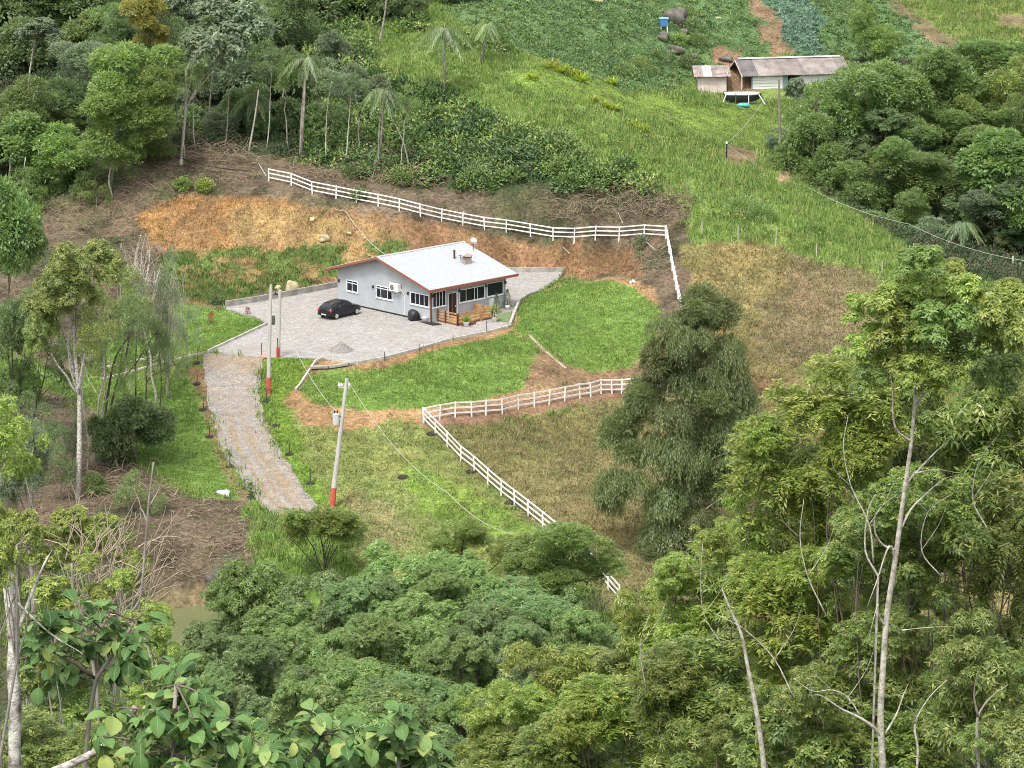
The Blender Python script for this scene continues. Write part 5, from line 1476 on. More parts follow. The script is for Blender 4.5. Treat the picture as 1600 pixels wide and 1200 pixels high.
# ------------------------------------------------------------------ big trees on the right, beyond the ridge
def rt(proto, mat, u, vt, vb, w, Y, label, **kw):
    kw.setdefault('extra', 2)
    return tree(proto, mat, u, vt, vb, w, Y, label, bark=kw.pop('bark', 'grey'), **kw)
rt('fine1', 'mid', 1355, 80, 210, 180, 262, 'broad rounded green tree in front of the long shed roof', r0=.3, extra=0, crowns=[('fine2', 1298, 128, 250, 125, -3), ('fine1', 1400, 120, 240, 130, 1), ('fine2', 1270, 180, 300, 120, -5)])
rt('broad2', 'mid', 1465, 80, 200, 150, 270, 'leafy olive tree with pale branches right of the broad rounded tree', crowns=[('fine1', 1440, 150, 240, 120, -3), ('fine1', 1500, 110, 200, 100, -2)])
rt('fine2', 'olive', 1560, 110, 240, 130, 268, 'yellowish-green tree at the upper right edge of the photo', crowns=[('fine2', 1595, 90, 180, 100, 1)])
rt('fine1', 'mid', 1390, 215, 330, 150, 254, 'dark green tree below the broad rounded tree, beyond the ridge', crowns=[('fine2', 1330, 250, 340, 120, -2)])
rt('long1', 'mid', 1480, 230, 330, 140, 252, 'dark feathery tree in the shaded hollow beyond the ridge')
rt('broad1', 'mid', 1560, 215, 330, 140, 247, 'large dark bluish tree at the right edge above the bare trunks', crowns=[('broad2', 1590, 260, 360, 110, -2)])
rt('fine2', 'mid', 1425, 300, 372, 90, 246, 'low dark tree at the foot of the ridge in the hollow')
rt('fine1', 'mid', 1500, 60, 130, 130, 282, 'wide bushy tree at the top of the right-hand wood', crowns=[('broad2', 1570, 60, 130, 120, 0)])
rt('big1', 'grey', 1246, 126, 165, 46, 280, 'grey-green small tree at the corner of the white shed')
rt('fine1', 'bright', 1370, 30, 90, 70, 296, 'slim light green tree on the crop slope behind the wood', crowns=[('fine2', 1350, 0, 50, 45, 0)])
for i, (u, vt, vb, w, Y, lb) in enumerate([(1270, 250, 330, 90, 256, 'dark tree behind the crest of the ridge, under the broad rounded tree'), (1300, 300, 345, 80, 250, 'low dark tree just behind the ridge crest'), (1240, 200, 260, 60, 266, 'dark bushy tree beside the wooden pole'),
        (1620, 150, 300, 100, 262, 'dark tree cut by the right edge, upper part'), (1600, 330, 400, 90, 246, 'dark tree cut by the right edge above the pale trunks'), (1450, 340, 390, 70, 240, 'low dark tree left of the shaded palm'), (1350, 320, 385, 90, 243, 'dark tree rising behind the grassy crest'),
        (1540, 300, 400, 120, 250, 'large dark tree behind the four pale trunks'), (1420, 250, 340, 110, 256, 'dark tree in the middle of the right-hand wood'), (1480, 180, 260, 130, 262, 'green tree in the upper middle of the right-hand wood'), (1370, 170, 260, 120, 260, 'green tree between the broad rounded tree and the olive tree'), (1580, 280, 350, 110, 246, 'bluish green tree low at the right edge'), (1540, 150, 230, 120, 266, 'green tree under the yellowish-green one'), (1300, 200, 290, 110, 260, 'dark green tree under the left side of the broad rounded tree')]):
    rt(('fine1', 'clump1', 'fine2')[i % 3], ('mid', 'dark', 'grey')[i % 3], u, vt, vb, w * 1.25, Y, lb, group='dark trees of the right-hand wood', nl=3, extra=3)
palm(1505, 350, (1502, 440), 2.4, 'dark palm with arching fronds in the shade at the right', 'dark', False, r=.1, Yc=238, base=Vector((*at(1502, 440, 238)[:2], hz(*at(1502, 440, 238)[:2]))))
for i, (u0, v0, u1, v1) in enumerate(((1545, 470, 1548, 398), (1580, 465, 1583, 400), (1590, 470, 1594, 410), (1538, 470, 1541, 415))):
    bare_trunk([(u0, v0), ((u0 + u1) / 2, (v0 + v1) / 2), (u1, v1)], 236, .13, .09, ['thick pale trunk in the dark at right, second from left of four', 'pale trunk in the dark at right, third of four', 'rightmost pale trunk in the dark hollow', 'leftmost slim trunk of four in the dark hollow'][i], 'pale')
# ------------------------------------------------------------------ left grove below the bank
g1 = hit(122, 782, 150)
tree('clump1', 'olive', 118, 368, 490, 150, g1.y + 1, 'tall grove tree with yellow-green top and white mottled trunk', base=g1, bark='lichen', r0=.26, trunk_px=[(124, 700), (124, 620), (116, 540), (112, 470)],
     crowns=[('clump2', 80, 430, 520, 100, 0), ('open1', 150, 470, 570, 110, -1), ('clump1', 60, 480, 560, 70, -1)], nl=5)
g2 = hit(133, 742, 150)
tree('open1', 'mid', 170, 420, 560, 110, g2.y + 6, 'slender grove tree with loose grey-green crown behind the white trunk', base=g2 + Vector((0, 3, 0)), bark='grey', r0=.12, nl=7, crowns=[('open1', 130, 520, 600, 90, 2)])
g3 = hit(160, 690, 150)
tree('open1', 'dark', 210, 450, 560, 100, g3.y + 2, 'dark leaning tree with crooked limbs in the left grove', base=g3, bark='dark', r0=.14, nl=8, crowns=[('open1', 240, 480, 570, 80, 2)])
g4 = hit(212, 720, 150)
tree('broad2', 'dark', 215, 612, 700, 115, g4.y, 'small dark leafy tree on the lawn edge left of the drive', base=g4, bark='grey', r0=.12, crowns=[('broad1', 245, 645, 715, 65, 0), ('broad2', 180, 690, 740, 60, 0)])
g5 = hit(60, 720, 150)
tree('fine1', 'grey', 40, 640, 770, 100, 150, 'grey-green willowy tree at the left edge above the foreground shrubs', bark='grey', crowns=[('long1', 20, 700, 810, 80, 0)], nl=3)
tree('open1', 'mid', 50, 455, 560, 110, 200, 'loose green tree between the dark edge tree and the grove', bark='pale', base=hit(22, 660, 150), r0=.1, nl=8)
tree('fine2', 'mid', 150, 735, 790, 60, g1.y + 2, 'low dark bush at the foot of the white mottled trunk', nl=2, name='bush', cat='bush')
tree('open1', 'dark', 95, 700, 770, 70, g1.y, 'shaded low bush left of the white mottled trunk', nl=4, name='bush', cat='bush')
for i_, (pr_, mt_, u_, vt_, vb_, w_, bpx, lb_, cr_) in enumerate([
    ('open1', 'dark', 75, 500, 610, 100, (42, 690), 'dark lower grove tree with crooked limbs left of the white mottled trunk', [('open1', 40, 560, 640, 70, 1), ('open1', 95, 560, 630, 60, 0)]),
    ('open1', 'mid', 165, 500, 600, 90, (150, 700), 'small green grove tree just right of the white mottled trunk', [('open1', 195, 560, 630, 60, 0)]),
    ('open1', 'dark', 230, 500, 600, 90, (228, 632), 'thin dark grove tree over the path kerb', [('open1', 275, 540, 600, 50, 0)]),
    ('open1', 'olive', 190, 400, 500, 100, (208, 640), 'olive crown rising behind the tall grove tree to its right', [('open1', 215, 450, 530, 80, 0)]),
    ('fine1', 'dark', 20, 450, 570, 90, (10, 700), 'dense dark tree at the left edge below the darkest one', [('open1', 60, 470, 560, 80, 0)]),
    ('broad1', 'dark', 175, 640, 740, 70, (185, 735), 'dark leafy shrub tree between the grove trunks and the lawn', []),
    ('open1', 'dark', 70, 640, 730, 100, (66, 760), 'dark thin tree on the brown slope left of the white mottled trunk', [('open1', 30, 600, 680, 70, 0)]),
    ('open1', 'mid', 205, 735, 800, 80, (200, 800), 'scrubby green tree at the lower edge of the grove', [('open1', 240, 760, 810, 50, 0)]),
    ('fine2', 'mid', 25, 560, 640, 80, (20, 690), 'rounded green tree at the left edge of the grove', []),
    ('open1', 'grey', 290, 470, 560, 60, (292, 575), 'wispy grey-green sapling tree at the right end of the grove', []),
    ('open1', 'grey', 120, 640, 740, 60, (108, 745), 'sparse greyish undergrowth tree behind the white mottled trunk', [])]):
    gb = hit(*bpx, 150)
    tree(pr_, mt_, u_, vt_, vb_, w_, gb.y, lb_, 'trees of the left grove', base=gb, bark='dark' if i_ % 2 == 0 else 'grey', r0=.1, nl=7, crowns=cr_)
for i_, (px_, r_, lb_) in enumerate([([(26, 680), (24, 600), (27, 540), (30, 500), (52, 475)], .06, 'slim pale trunk bending right at its top, at the left edge of the grove'), ([(160, 690), (168, 620), (180, 560), (205, 520)], .1, 'dark leaning trunk in the middle of the grove'),
                                      ([(212, 620), (212, 560), (214, 520)], .07, 'straight dark trunk crossing the path kerb'), ([(250, 640), (252, 590), (247, 530)], .04, 'thin dark stem at the lawn edge of the grove'), ([(136, 740), (138, 690), (130, 640), (128, 560)], .06, 'wavy pale trunk beside the white mottled trunk'), ([(248, 560), (247, 520), (248, 500)], .05, 'pale straight stem under the silvery tree')]):
    bare_trunk(px_, hit(*px_[0], 150).y, r_, r_ * .6, lb_, 'pale' if i_ in (0, 4, 5) else 'dark', foot=False)
# grey bare twiggy tree
def twiggy(base_px, u, vt, vb, w, label, n=46, bark='pale', name='bare_tree', leafy=None, Yc=None):
    b0 = hit(*base_px, 150); rnd = random.Random(int(u)); Y = b0.y
    root = empty(name, b0, 0, label, 'tree')
    s = Y / FPX
    c0 = Vector(at(u, vb, Y)) - b0; c1 = Vector(at(u, vt, Y)) - b0
    MB().tube(limb_path((0, 0, -.2), c0, rnd, 5, .03), [.11, .1, .09, .085, .08, .07], 7).build('trunk', M_BARK[bark], root, True)
    mb = None
    for i in range(n):
        st = c0.lerp(c1, rnd.uniform(-.25, .55)); a = rnd.uniform(0, 6.28)
        tip = c0.lerp(c1, rnd.uniform(.35, 1.0)) + Vector((math.cos(a), math.sin(a), 0)) * w / 2 * s * rnd.uniform(.4, 1)
        MB().tube(limb_path(st, tip, rnd, 4, .12), [.035, .03, .022, .016, .01], 4, False).build('branch', M_BARK[bark], root)
        for _ in range(3):
            m_ = st.lerp(tip, rnd.uniform(.4, .9)); t2 = m_ + Vector((rnd.uniform(-1, 1), rnd.uniform(-1, 1), rnd.uniform(.3, 1.6))) * .7
            MB().tube([m_, t2], [.02, .008], 3, False).build('twig', M_BARK[bark], root) if i < 26 else None
    if leafy:
        P = PROTO['open1']; cm = (c0 + c1) / 2
        o = link('crown', P['mesh'], root, cm, None, (w / 2 * s / 3.4, w / 2 * s / 3.4, (vb - vt) / 2 * s / 3.0))
        o.material_slots[0].link = 'OBJECT'; o.material_slots[0].material = ML[leafy]
    return root
twiggy((246, 640), 222, 362, 500, 75, 'leafless pale twiggy tree in front of the orange bank')
twiggy((262, 620), 262, 400, 560, 70, 'thin silvery tree with sparse leaves beside the leafless twiggy tree', 36, 'pale', leafy='grey')
# ------------------------------------------------------------------ drooping tree right of the yard
ge = Vector((*at(1076, 905, 171)[:2], 0)); ge.z = hz(ge.x, ge.y)
root = empty('drooping_tree', ge, 0, 'tall dark drooping tree with a pale straight trunk in front of the fence corner', 'tree')
tp_ = [(1077, 900), (1080, 820), (1082, 740), (1082, 660), (1078, 590), (1076, 530), (1072, 480)]
pts = [Vector(at(u, v, 171)) - ge for u, v in tp_]; pts[0] = Vector((0, 0, -.3))
MB().tube(pts, [.24, .21, .18, .15, .11, .08, .05], 8).build('trunk', M_BARK['grey'], root, True)
ED = [(1095, 445, 545, 130), (1055, 480, 560, 110), (1120, 510, 600, 120), (1030, 530, 620, 120), (1140, 560, 650, 110), (1085, 560, 640, 120), (1015, 590, 680, 110), (1150, 620, 700, 100), (1090, 640, 720, 120), (985, 640, 745, 110),
      (1040, 660, 760, 120), (1130, 680, 760, 120), (1195, 650, 740, 60), (975, 720, 800, 115), (1045, 735, 820, 120), (1120, 730, 810, 120), (950, 740, 820, 70), (1065, 800, 880, 120), (1020, 850, 910, 90), (1090, 850, 920, 110), (985, 860, 900, 40), (1165, 740, 800, 70), (1080, 500, 570, 90), (1060, 560, 630, 100), (1110, 600, 670, 100), (1050, 620, 690, 100), (1120, 560, 620, 90), (1090, 470, 530, 80), (1085, 690, 760, 100), (1160, 590, 660, 90), (1000, 600, 670, 80), (1060, 700, 770, 100), (1100, 780, 850, 110), (1150, 700, 780, 90), (1030, 800, 870, 100)]
for i, (u, vt, vb, w) in enumerate(ED):
    dY = TRS.uniform(-1.6, 1.6); P = PROTO['euc1' if i % 3 == 0 else 'euc2']
    c = Vector(at(u, (vt + vb) / 2 - 8, 171 + dY)) - ge; s = 171 / FPX
    o = link('foliage', P['mesh'], root, c, (0, 0, TRS.uniform(0, 6)), (w * .98 / 2 * s / 2.2, w * .9 / 2 * s / 2.2, (vb - vt) * 1.0 / 2 * s / 1.75))
    o.material_slots[0].link = 'OBJECT'; o.material_slots[0].material = ML['euc']
    j = max(1, min(5, int((905 - (vb + 20)) / 72)))
    MB().tube(limb_path(pts[j], c, TRS, 5, .08), [.07, .06, .05, .04, .03, .02], 5, False).build('branch', M_BARK['pale'], root, True)
# ------------------------------------------------------------------ middle canopy below the field
CT = 'rounded trees of the valley wood'
can = [
    ('clump1', 'canopy', 640, 845, 960, 170, 150, 'dull green tree at the top of the valley wood, below the field', []),
    ('fine1', 'bright', 870, 822, 920, 170, 151, 'bright green dome tree covering the lower end of the diagonal fence', [('fine1', 950, 862, 898, 90, 0)]),
    ('long1', 'canopy2', 800, 895, 1010, 170, 143, 'dark feathery bamboo-like tree right of centre in the valley wood', []),
    ('clump2', 'canopy', 400, 872, 1010, 150, 150, 'tree overhanging the pond on the right bank', [('clump1', 360, 905, 960, 60, 0)]),
    ('clump1', 'canopy2', 500, 890, 1000, 140, 146, 'shaded tree behind the wood, left of centre below the pole', []),
    ('clump2', 'canopy', 720, 870, 960, 130, 147, 'yellowish-green rounded tree beside the feathery tree', []),
    ('clump2', 'canopy', 600, 965, 1110, 190, 132, 'largest lumpy green crown in the middle of the valley wood', [('clump1', 660, 960, 1050, 110, 1)]),
    ('clump1', 'canopy', 510, 970, 1090, 150, 133, 'lumpy crown left of the largest one in the valley wood', []),
    ('clump2', 'canopy2', 400, 1000, 1120, 160, 131, 'blue-green crown below the pond tree', []),
    ('clump1', 'canopy', 710, 1000, 1120, 150, 131, 'crown right of the largest one in the valley wood', []),
    ('clump1', 'canopy2', 800, 970, 1090, 150, 133, 'pale blue-green crown near the yellow foreground trees', []),
    ('clump1', 'canopy', 470, 1060, 1190, 160, 118, 'front crown of the valley wood above the big-leaved plants', []),
    ('clump2', 'canopy', 610, 1070, 1190, 170, 117, 'front middle crown of the valley wood', []),
    ('clump2', 'canopy', 730, 1080, 1200, 130, 118, 'front right crown of the valley wood', []),
    ('clump1', 'canopy2', 350, 1060, 1160, 120, 121, 'small crown at the left foot of the valley wood', []),
    ('clump1', 'canopy2', 865, 905, 1000, 110, 148, 'dark tree under the bright dome tree', []),
    ('clump2', 'canopy2', 570, 900, 985, 130, 141, 'dark crown behind the largest lumpy crown', []),
    ('fine1', 'olive', 500, 782, 845, 110, 163, 'sparse low tree at the bottom end of the drive', [('open1', 450, 800, 870, 90, 0), ('fine2', 540, 800, 860, 70, 0)]),
    ('clump1', 'canopy2', 930, 965, 1030, 90, 140, 'dark shrub in the gap between the wood and the yellow trees', []),
    ('fine2', 'olive', 720, 815, 870, 100, 156, 'thin bushy growth along the lower edge of the field', [('fine2', 800, 835, 880, 80, 0)]),
]
for pr, mt_, u, vt, vb, w, Y, lb, cr in can:
    tree(pr, mt_, u, vt, vb, w, Y, lb, CT, bark='dark', crowns=cr, nl=4, extra=3)
for i, (u, vt, vb, w, Y, lb) in enumerate([(560, 1110, 1230, 150, 108, 'bottom crown directly above the middle big-leaved plants'), (680, 1130, 1250, 140, 107, 'bottom crown above the rightmost big-leaved plant'), (430, 1130, 1230, 140, 108, 'bottom crown above the largest big-leaved plant'),
        (780, 1070, 1190, 120, 112, 'crown next to the yellow-green bush at the bottom'), (830, 1000, 1130, 120, 122, 'crown touching the leftmost large yellow-green tree'), (560, 1030, 1120, 150, 125, 'crown below the largest lumpy crown'),
        (660, 925, 1010, 130, 139, 'crown behind and right of the largest lumpy crown'), (760, 940, 1030, 120, 137, 'crown in front of the feathery tree'), (440, 950, 1030, 110, 140, 'crown between the pond tree and the largest crown'),
        (900, 960, 1060, 120, 132, 'crown in the dark gap before the yellow trees'), (330, 960, 1030, 80, 146, 'crown overhanging the right shore of the pond'), (700, 900, 970, 110, 144, 'crown behind the feathery tree to its left'), (500, 1150, 1260, 160, 100, 'crown cut by the bottom edge behind the big leaves'),
        (640, 1050, 1130, 120, 122, 'crown in the middle of the lower valley wood'), (880, 1040, 1140, 110, 116, 'crown in the shade left of the yellow trees'), (372, 950, 1030, 90, 150, 'crown standing over the right shore of the pond below the overhanging tree'), (345, 990, 1060, 80, 142, 'small crown hiding the near shore of the pond'), (290, 1010, 1070, 70, 140, 'small crown at the near left corner of the pond'), (300, 1060, 1150, 90, 118, 'leftmost low crown of the valley wood')]):
    tree(('clump1', 'clump2')[i % 2], ('canopy', 'canopy2', 'canopy')[i % 3], u, vt, vb, w * 1.1, Y, 'lumpy ' + lb, CT, bark='dark', nl=2, extra=2)
tree('open1', 'grey', 355, 870, 930, 70, 158, 'loose pale shrub on the pond bank by the dark stone', bark='grey', name='shrub', cat='shrub', nl=4)
# ------------------------------------------------------------------ yellow-green trees in the right foreground
RG = 'yellow-green trees of the right foreground'
rg = [
    ('spray1', 'lime', 1300, 560, 760, 210, 43, 'yellow-green tree left of the tall pale trunk, about half way up', [('spray3', 1350, 610, 780, 150, 0)]),
    ('spray2', 'olive', 1500, 520, 760, 260, 44, 'leafy tree filling the right side behind the tall pale trunk', [('spray1', 1570, 560, 780, 180, 0), ('spray3', 1440, 600, 800, 180, 1)]),
    ('spray1', 'lime', 1230, 655, 850, 200, 46, 'yellowish tree whose top leans towards the drooping tree', [('spray2', 1170, 740, 880, 120, 1), ('spray2', 1300, 730, 900, 180, 0)]),
    ('spray3', 'olive', 1440, 740, 960, 250, 42, 'olive green crown around the middle of the tall pale trunk', [('spray1', 1360, 800, 980, 190, 1)]),
    ('spray1', 'olive', 1560, 740, 980, 200, 42, 'olive tree at the right edge, middle height', [('spray2', 1600, 850, 1060, 160, 0)]),
    ('spray2', 'lime', 1130, 810, 980, 210, 50, 'bright yellow-green tree top beside the foot of the drooping tree', [('spray1', 1060, 865, 980, 110, 0)]),
    ('spray1', 'lime', 1250, 870, 1080, 240, 45, 'yellow-green crown left of the tall trunk, low in the photo', []),
    ('spray2', 'lime', 1010, 895, 1060, 130, 53, 'pointed yellow-green tree top rising beside the dark valley wood', [('spray1', 1050, 950, 1100, 160, 0)]),
    ('spray3', 'olive', 1400, 950, 1170, 260, 42, 'green crown behind the foot of the tall pale trunk', []),
    ('spray2', 'olive', 1540, 960, 1200, 240, 39, 'dense olive crown in the lower right corner', []),
    ('spray2', 'lime', 860, 990, 1130, 170, 54, 'leftmost large yellow-green crown at the edge of the valley wood', [('spray1', 920, 1010, 1150, 130, 0)]),
    ('spray1', 'olive', 1120, 990, 1190, 240, 46, 'mixed green and yellow crown at the bottom centre-right', []),
    ('spray1', 'lime', 980, 1060, 1240, 220, 49, 'yellow crown at the bottom edge, middle right', []),
    ('spray2', 'lime', 800, 1070, 1230, 190, 53, 'yellow-green bush cut by the bottom edge near the centre', [('spray2', 740, 1130, 1240, 90, 0)]),
    ('spray3', 'olive', 1250, 1050, 1260, 240, 41, 'dark olive crown by the short pale trunk at the bottom', []),
    ('spray1', 'olive', 1400, 1100, 1280, 260, 41, 'leafy crown cut by the bottom edge under the tall trunk', []),
    ('spray2', 'olive', 1090, 1120, 1270, 190, 44, 'olive bush cut by the bottom edge right of the centre', []),
    ('spray1', 'olive', 880, 1130, 1260, 170, 50, 'low olive bush cut by the bottom edge', []),
    ('spray3', 'olive', 1590, 1100, 1290, 200, 37, 'olive crown cut by the lower right corner', []),
]
for pr, mt_, u, vt, vb, w, Y, lb, cr in rg:
    tree(pr, mt_, u, vt, vb, w, Y, lb, RG, bark='brown', crowns=cr, nl=3, r0=.04, extra=3)
# deeper growth that closes the gaps behind them
RP = [(700, 1230), (745, 1130), (800, 1080), (860, 1010), (910, 1020), (985, 970), (1060, 915), (1120, 830), (1180, 760), (1240, 680), (1290, 590), (1400, 530), (1480, 490), (1580, 480), (1640, 500), (1640, 1230)]
rnd = random.Random(77); cells = []; ORD = ['first', 'second', 'third', 'fourth', 'fifth', 'sixth', 'seventh', 'eighth', 'ninth', 'tenth', 'eleventh', 'twelfth']
ROWN = ['topmost', 'second', 'third', 'fourth', 'fifth', 'sixth', 'seventh', 'eighth', 'ninth', 'lowest']
for ri_, vv_ in enumerate(range(540, 1230, 72)):
    q_ = 0
    for uu_ in range(700, 1640, 92):
        u, v = uu_ + rnd.uniform(-26, 26), vv_ + rnd.uniform(-20, 20)
        if in_poly(np.array([u]), np.array([v]), RP)[0] and poly_dist(np.array([u]), np.array([v]), RP)[0] > 28: cells.append((u, v, 'yellow-green bushy growth behind the foreground trees, %s from the left in the %s row' % (ORD[q_], ROWN[ri_]))); q_ += 1
for i, (u, v, lb) in enumerate(cells):
    w = rnd.uniform(125, 175); h = rnd.uniform(85, 120)
    tree(('spray3', 'spray2', 'spray1')[i % 3], ('olive', 'mid', 'olive', 'lime', 'olive')[i % 5], u, v - h / 2, v + h / 2, w, 52 + rnd.uniform(0, 6) - (u - 700) / 900 * 6, lb,
         'bushy growth behind the right foreground trees', bark='dark', nl=1, r0=.03, name='shrub', cat='shrub')
# tall pale tree in front
tt_ = bare_trunk([(1380, 1210), (1376, 1120), (1380, 1040), (1386, 960), (1398, 880), (1406, 820), (1414, 760), (1424, 690), (1430, 620), (1436, 550), (1440, 490), (1444, 440)], 37.5, .055, .014,
    'tall slender pale-barked tree rising in front on the right', 'pale', name='slender_tree', twigs=[
    ([(1378, 1150), (1362, 1132), (1340, 1115), (1310, 1098), (1280, 1076), (1262, 1072)], .035, -.4), ([(1384, 1145), (1402, 1120), (1414, 1095), (1424, 1078)], .02, .3), ([(1384, 980), (1372, 960), (1368, 940), (1350, 1000)], .02, -.3),
    ([(1400, 880), (1388, 850), (1366, 905), (1350, 940)], .02, -.3), ([(1402, 860), (1380, 850), (1366, 830), (1364, 800), (1375, 780), (1396, 760)], .022, -.4), ([(1406, 830), (1425, 800), (1450, 780), (1480, 760), (1510, 755)], .02, .5),
    ([(1416, 755), (1440, 735), (1470, 710), (1500, 690)], .022, .4), ([(1424, 690), (1400, 670), (1392, 640), (1390, 600), (1384, 570)], .022, -.4), ([(1428, 640), (1450, 620), (1490, 600), (1540, 575)], .03, .8), ([(1432, 600), (1422, 570), (1410, 540), (1404, 500)], .02, -.4),
    ([(1436, 560), (1458, 535), (1490, 510), (1530, 495)], .022, .6), ([(1440, 500), (1420, 470), (1390, 455), (1372, 448)], .015, -.3), ([(1426, 740), (1466, 738), (1504, 748)], .014, .3), ([(1408, 985), (1460, 985), (1510, 990)], .012, .3)])
for (u, v, w, h) in ((1455, 402, 80, 50), (1425, 408, 70, 44), (1420, 440, 90, 60), (1480, 425, 80, 54), (1510, 450, 90, 60), (1345, 480, 80, 50), (1400, 505, 110, 70), (1430, 575, 100, 66), (1600, 470, 90, 70), (1570, 455, 80, 50), (1340, 540, 80, 50), (1500, 500, 100, 70), (1440, 430, 90, 62), (1400, 462, 110, 66), (1372, 500, 90, 60), (1475, 455, 90, 60), (1455, 500, 120, 80), (1540, 480, 110, 76), (1580, 510, 100, 80), (1415, 540, 110, 70), (1500, 540, 120, 80), (1385, 570, 90, 70), (1560, 580, 100, 80), (1350, 590, 70, 50), (1465, 590, 90, 60)):
    c = Vector(at(u, v, 37.5 + TRS.uniform(-.5, 1.0))) - tt_.location; s = 37.5 / FPX
    o = link('crown', PROTO['tip1']['mesh'], tt_, c, (0, 0, TRS.uniform(0, 6)), (w / 2 * s / .95, w / 2 * s / .95, h / 2 * s / .62))
    o.material_slots[0].link = 'OBJECT'; o.material_slots[0].material = ML['bright' if u % 3 == 0 else 'lime']
bare_trunk([(1196, 1215), (1188, 1150), (1178, 1090), (1168, 1040), (1158, 990), (1140, 950), (1128, 920)], 40, .05, .012, 'pale trunk at the bottom right of centre, thinning into twigs', 'pale', name='slender_tree', foot=True)
bare_trunk([(1432, 1215), (1434, 1170), (1430, 1130), (1452, 1090), (1480, 1062)], 36.5, .022, .005, 'thin pale forked stem right of the tall pale trunk', 'pale', name='slender_tree', twigs=[([(1430, 1130), (1424, 1108), (1412, 1095)], .015, -.2)])
bare_trunk([(1530, 1215), (1527, 1160), (1528, 1120), (1548, 1090), (1575, 1070)], 36.5, .032, .006, 'grey forked stem near the lower right corner', 'grey', name='slender_tree', twigs=[([(1528, 1120), (1520, 1080), (1524, 1040)], .02, -.2)])
bare_trunk([(1372, 900), (1352, 860), (1356, 800), (1368, 772)], 38.5, .02, .006, 'crooked pale stem crossing left of the tall trunk', 'pale', name='slender_tree')
for i_, (px_, r_, lb_) in enumerate([([(1365, 880), (1358, 820), (1330, 760), (1318, 700), (1325, 650)], .014, 'thin pale crooked stem left of the tall trunk, upper one'), ([(1290, 960), (1262, 900), (1250, 840), (1256, 780)], .012, 'thin pale stem in the yellow-green mass, left of the crooked ones'),
        ([(1240, 1090), (1210, 1030), (1165, 985), (1120, 960)], .013, 'long pale twig arching left over the yellow-green mass'), ([(1130, 1010), (1100, 960), (1095, 900), (1098, 850)], .010, 'thin bare stem beneath the bright yellow-green top'),
        ([(1345, 1120), (1325, 1090), (1300, 1078), (1270, 1080), (1240, 1060)], .013, 'pale bare branch low and left of the tall trunk'), ([(1545, 830), (1520, 780), (1530, 720), (1560, 680)], .012, 'thin pale stem near the right edge'),
        ([(1470, 900), (1440, 860), (1450, 800), (1490, 770)], .011, 'pale crooked twig right of the tall trunk'), ([(1010, 1080), (1000, 1010), (1015, 960)], .010, 'thin dark-set pale stem in the pointed yellow-green tree')]):
    bare_trunk(px_, 38.0 if px_[0][0] > 1200 else 42.5, r_, r_ * .35, lb_, 'pale', name='bare_sapling', cat='sapling', foot=False,
               twigs=[([px_[1], (px_[1][0] + 30, px_[1][1] - 40), (px_[1][0] + 45, px_[1][1] - 75)], r_ * .55, .2), ([px_[2], (px_[2][0] - 28, px_[2][1] - 30), (px_[2][0] - 34, px_[2][1] - 62)], r_ * .5, -.2)])
# ------------------------------------------------------------------ left foreground: shrubs, lichened trunk, tangle, big-leaved plants
for pr, mt_, u, vt, vb, w, Y, lb, cr in [
    ('spray3', 'lime', 235, 930, 1010, 80, 25, 'lime foliage hanging right of the tangle beside the pond', [('spray3', 250, 985, 1075, 80, 0), ('spray2', 215, 1040, 1110, 70, 0)]),
    ('tip1', 'lime', 85, 890, 950, 110, 26.5, 'lime leaf sprays among the dry vines', [('tip1', 150, 900, 960, 90, 0), ('tip1', 190, 880, 930, 60, 0), ('tip1', 130, 860, 900, 70, 0)]),
    ('spray3', 'lime', 15, 800, 900, 80, 20.5, 'lime foliage wrapping the top of the lichened trunk', [('tip1', 45, 780, 860, 70, 0), ('tip1', 0, 850, 920, 60, -.3)]),
    ('spray3', 'lime', 105, 795, 880, 130, 33, 'lime-green leafy shrub below the brown debris slope', [('spray3', 165, 795, 875, 100, 0), ('spray3', 55, 810, 900, 110, 0), ('tip1', 205, 850, 900, 70, 0), ('tip1', 120, 780, 830, 80, 0)]),
    ('spray3', 'lime', 5, 770, 960, 90, 31, 'yellow-green shrub at the left edge above the lichened trunk', [('spray1', 10, 620, 760, 90, 2), ('spray3', 40, 660, 760, 70, 3)]),
    ('spray3', 'lime', 210, 860, 930, 60, 32, 'small lime sprig hanging beside the thin dead trunk', [('spray3', 225, 940, 1060, 70, 0)]),
    ('spray3', 'olive', 110, 950, 1080, 170, 27, 'olive undergrowth behind the big leaves at left', [('spray3', 30, 960, 1100, 120, 0), ('spray1', 130, 1060, 1200, 180, 0)]),
    ('spray1', 'olive', 40, 1110, 1260, 180, 24, 'mossy olive foliage in the lower left corner', [('spray1', 150, 1130, 1270, 160, 0)]),
    ('spray3', 'mid', 260, 1010, 1200, 150, 27, 'dark green fine foliage behind the largest big-leaved plant', [('spray3', 330, 1120, 1240, 150, 0), ('spray3', 480, 1150, 1260, 200, 1)]),
]:
    tree(pr, mt_, u, vt, vb, w, Y, lb, 'shrubs of the left foreground', bark='grey', crowns=cr, nl=5, r0=.03, name='shrub', cat='shrub')
bare_trunk([(22, 1165), (24, 1110), (20, 1050), (22, 1000), (16, 940), (10, 890), (0, 855), (-20, 830)], 21, .056, .046, 'thick white lichened trunk at the left edge of the foreground', 'lichen', name='lichened_tree',
           twigs=[([(16, 930), (50, 960), (90, 990), (130, 1010), (135, 1015)], .012, -.2), ([(22, 1000), (60, 900), (75, 870)], .02, .2)])
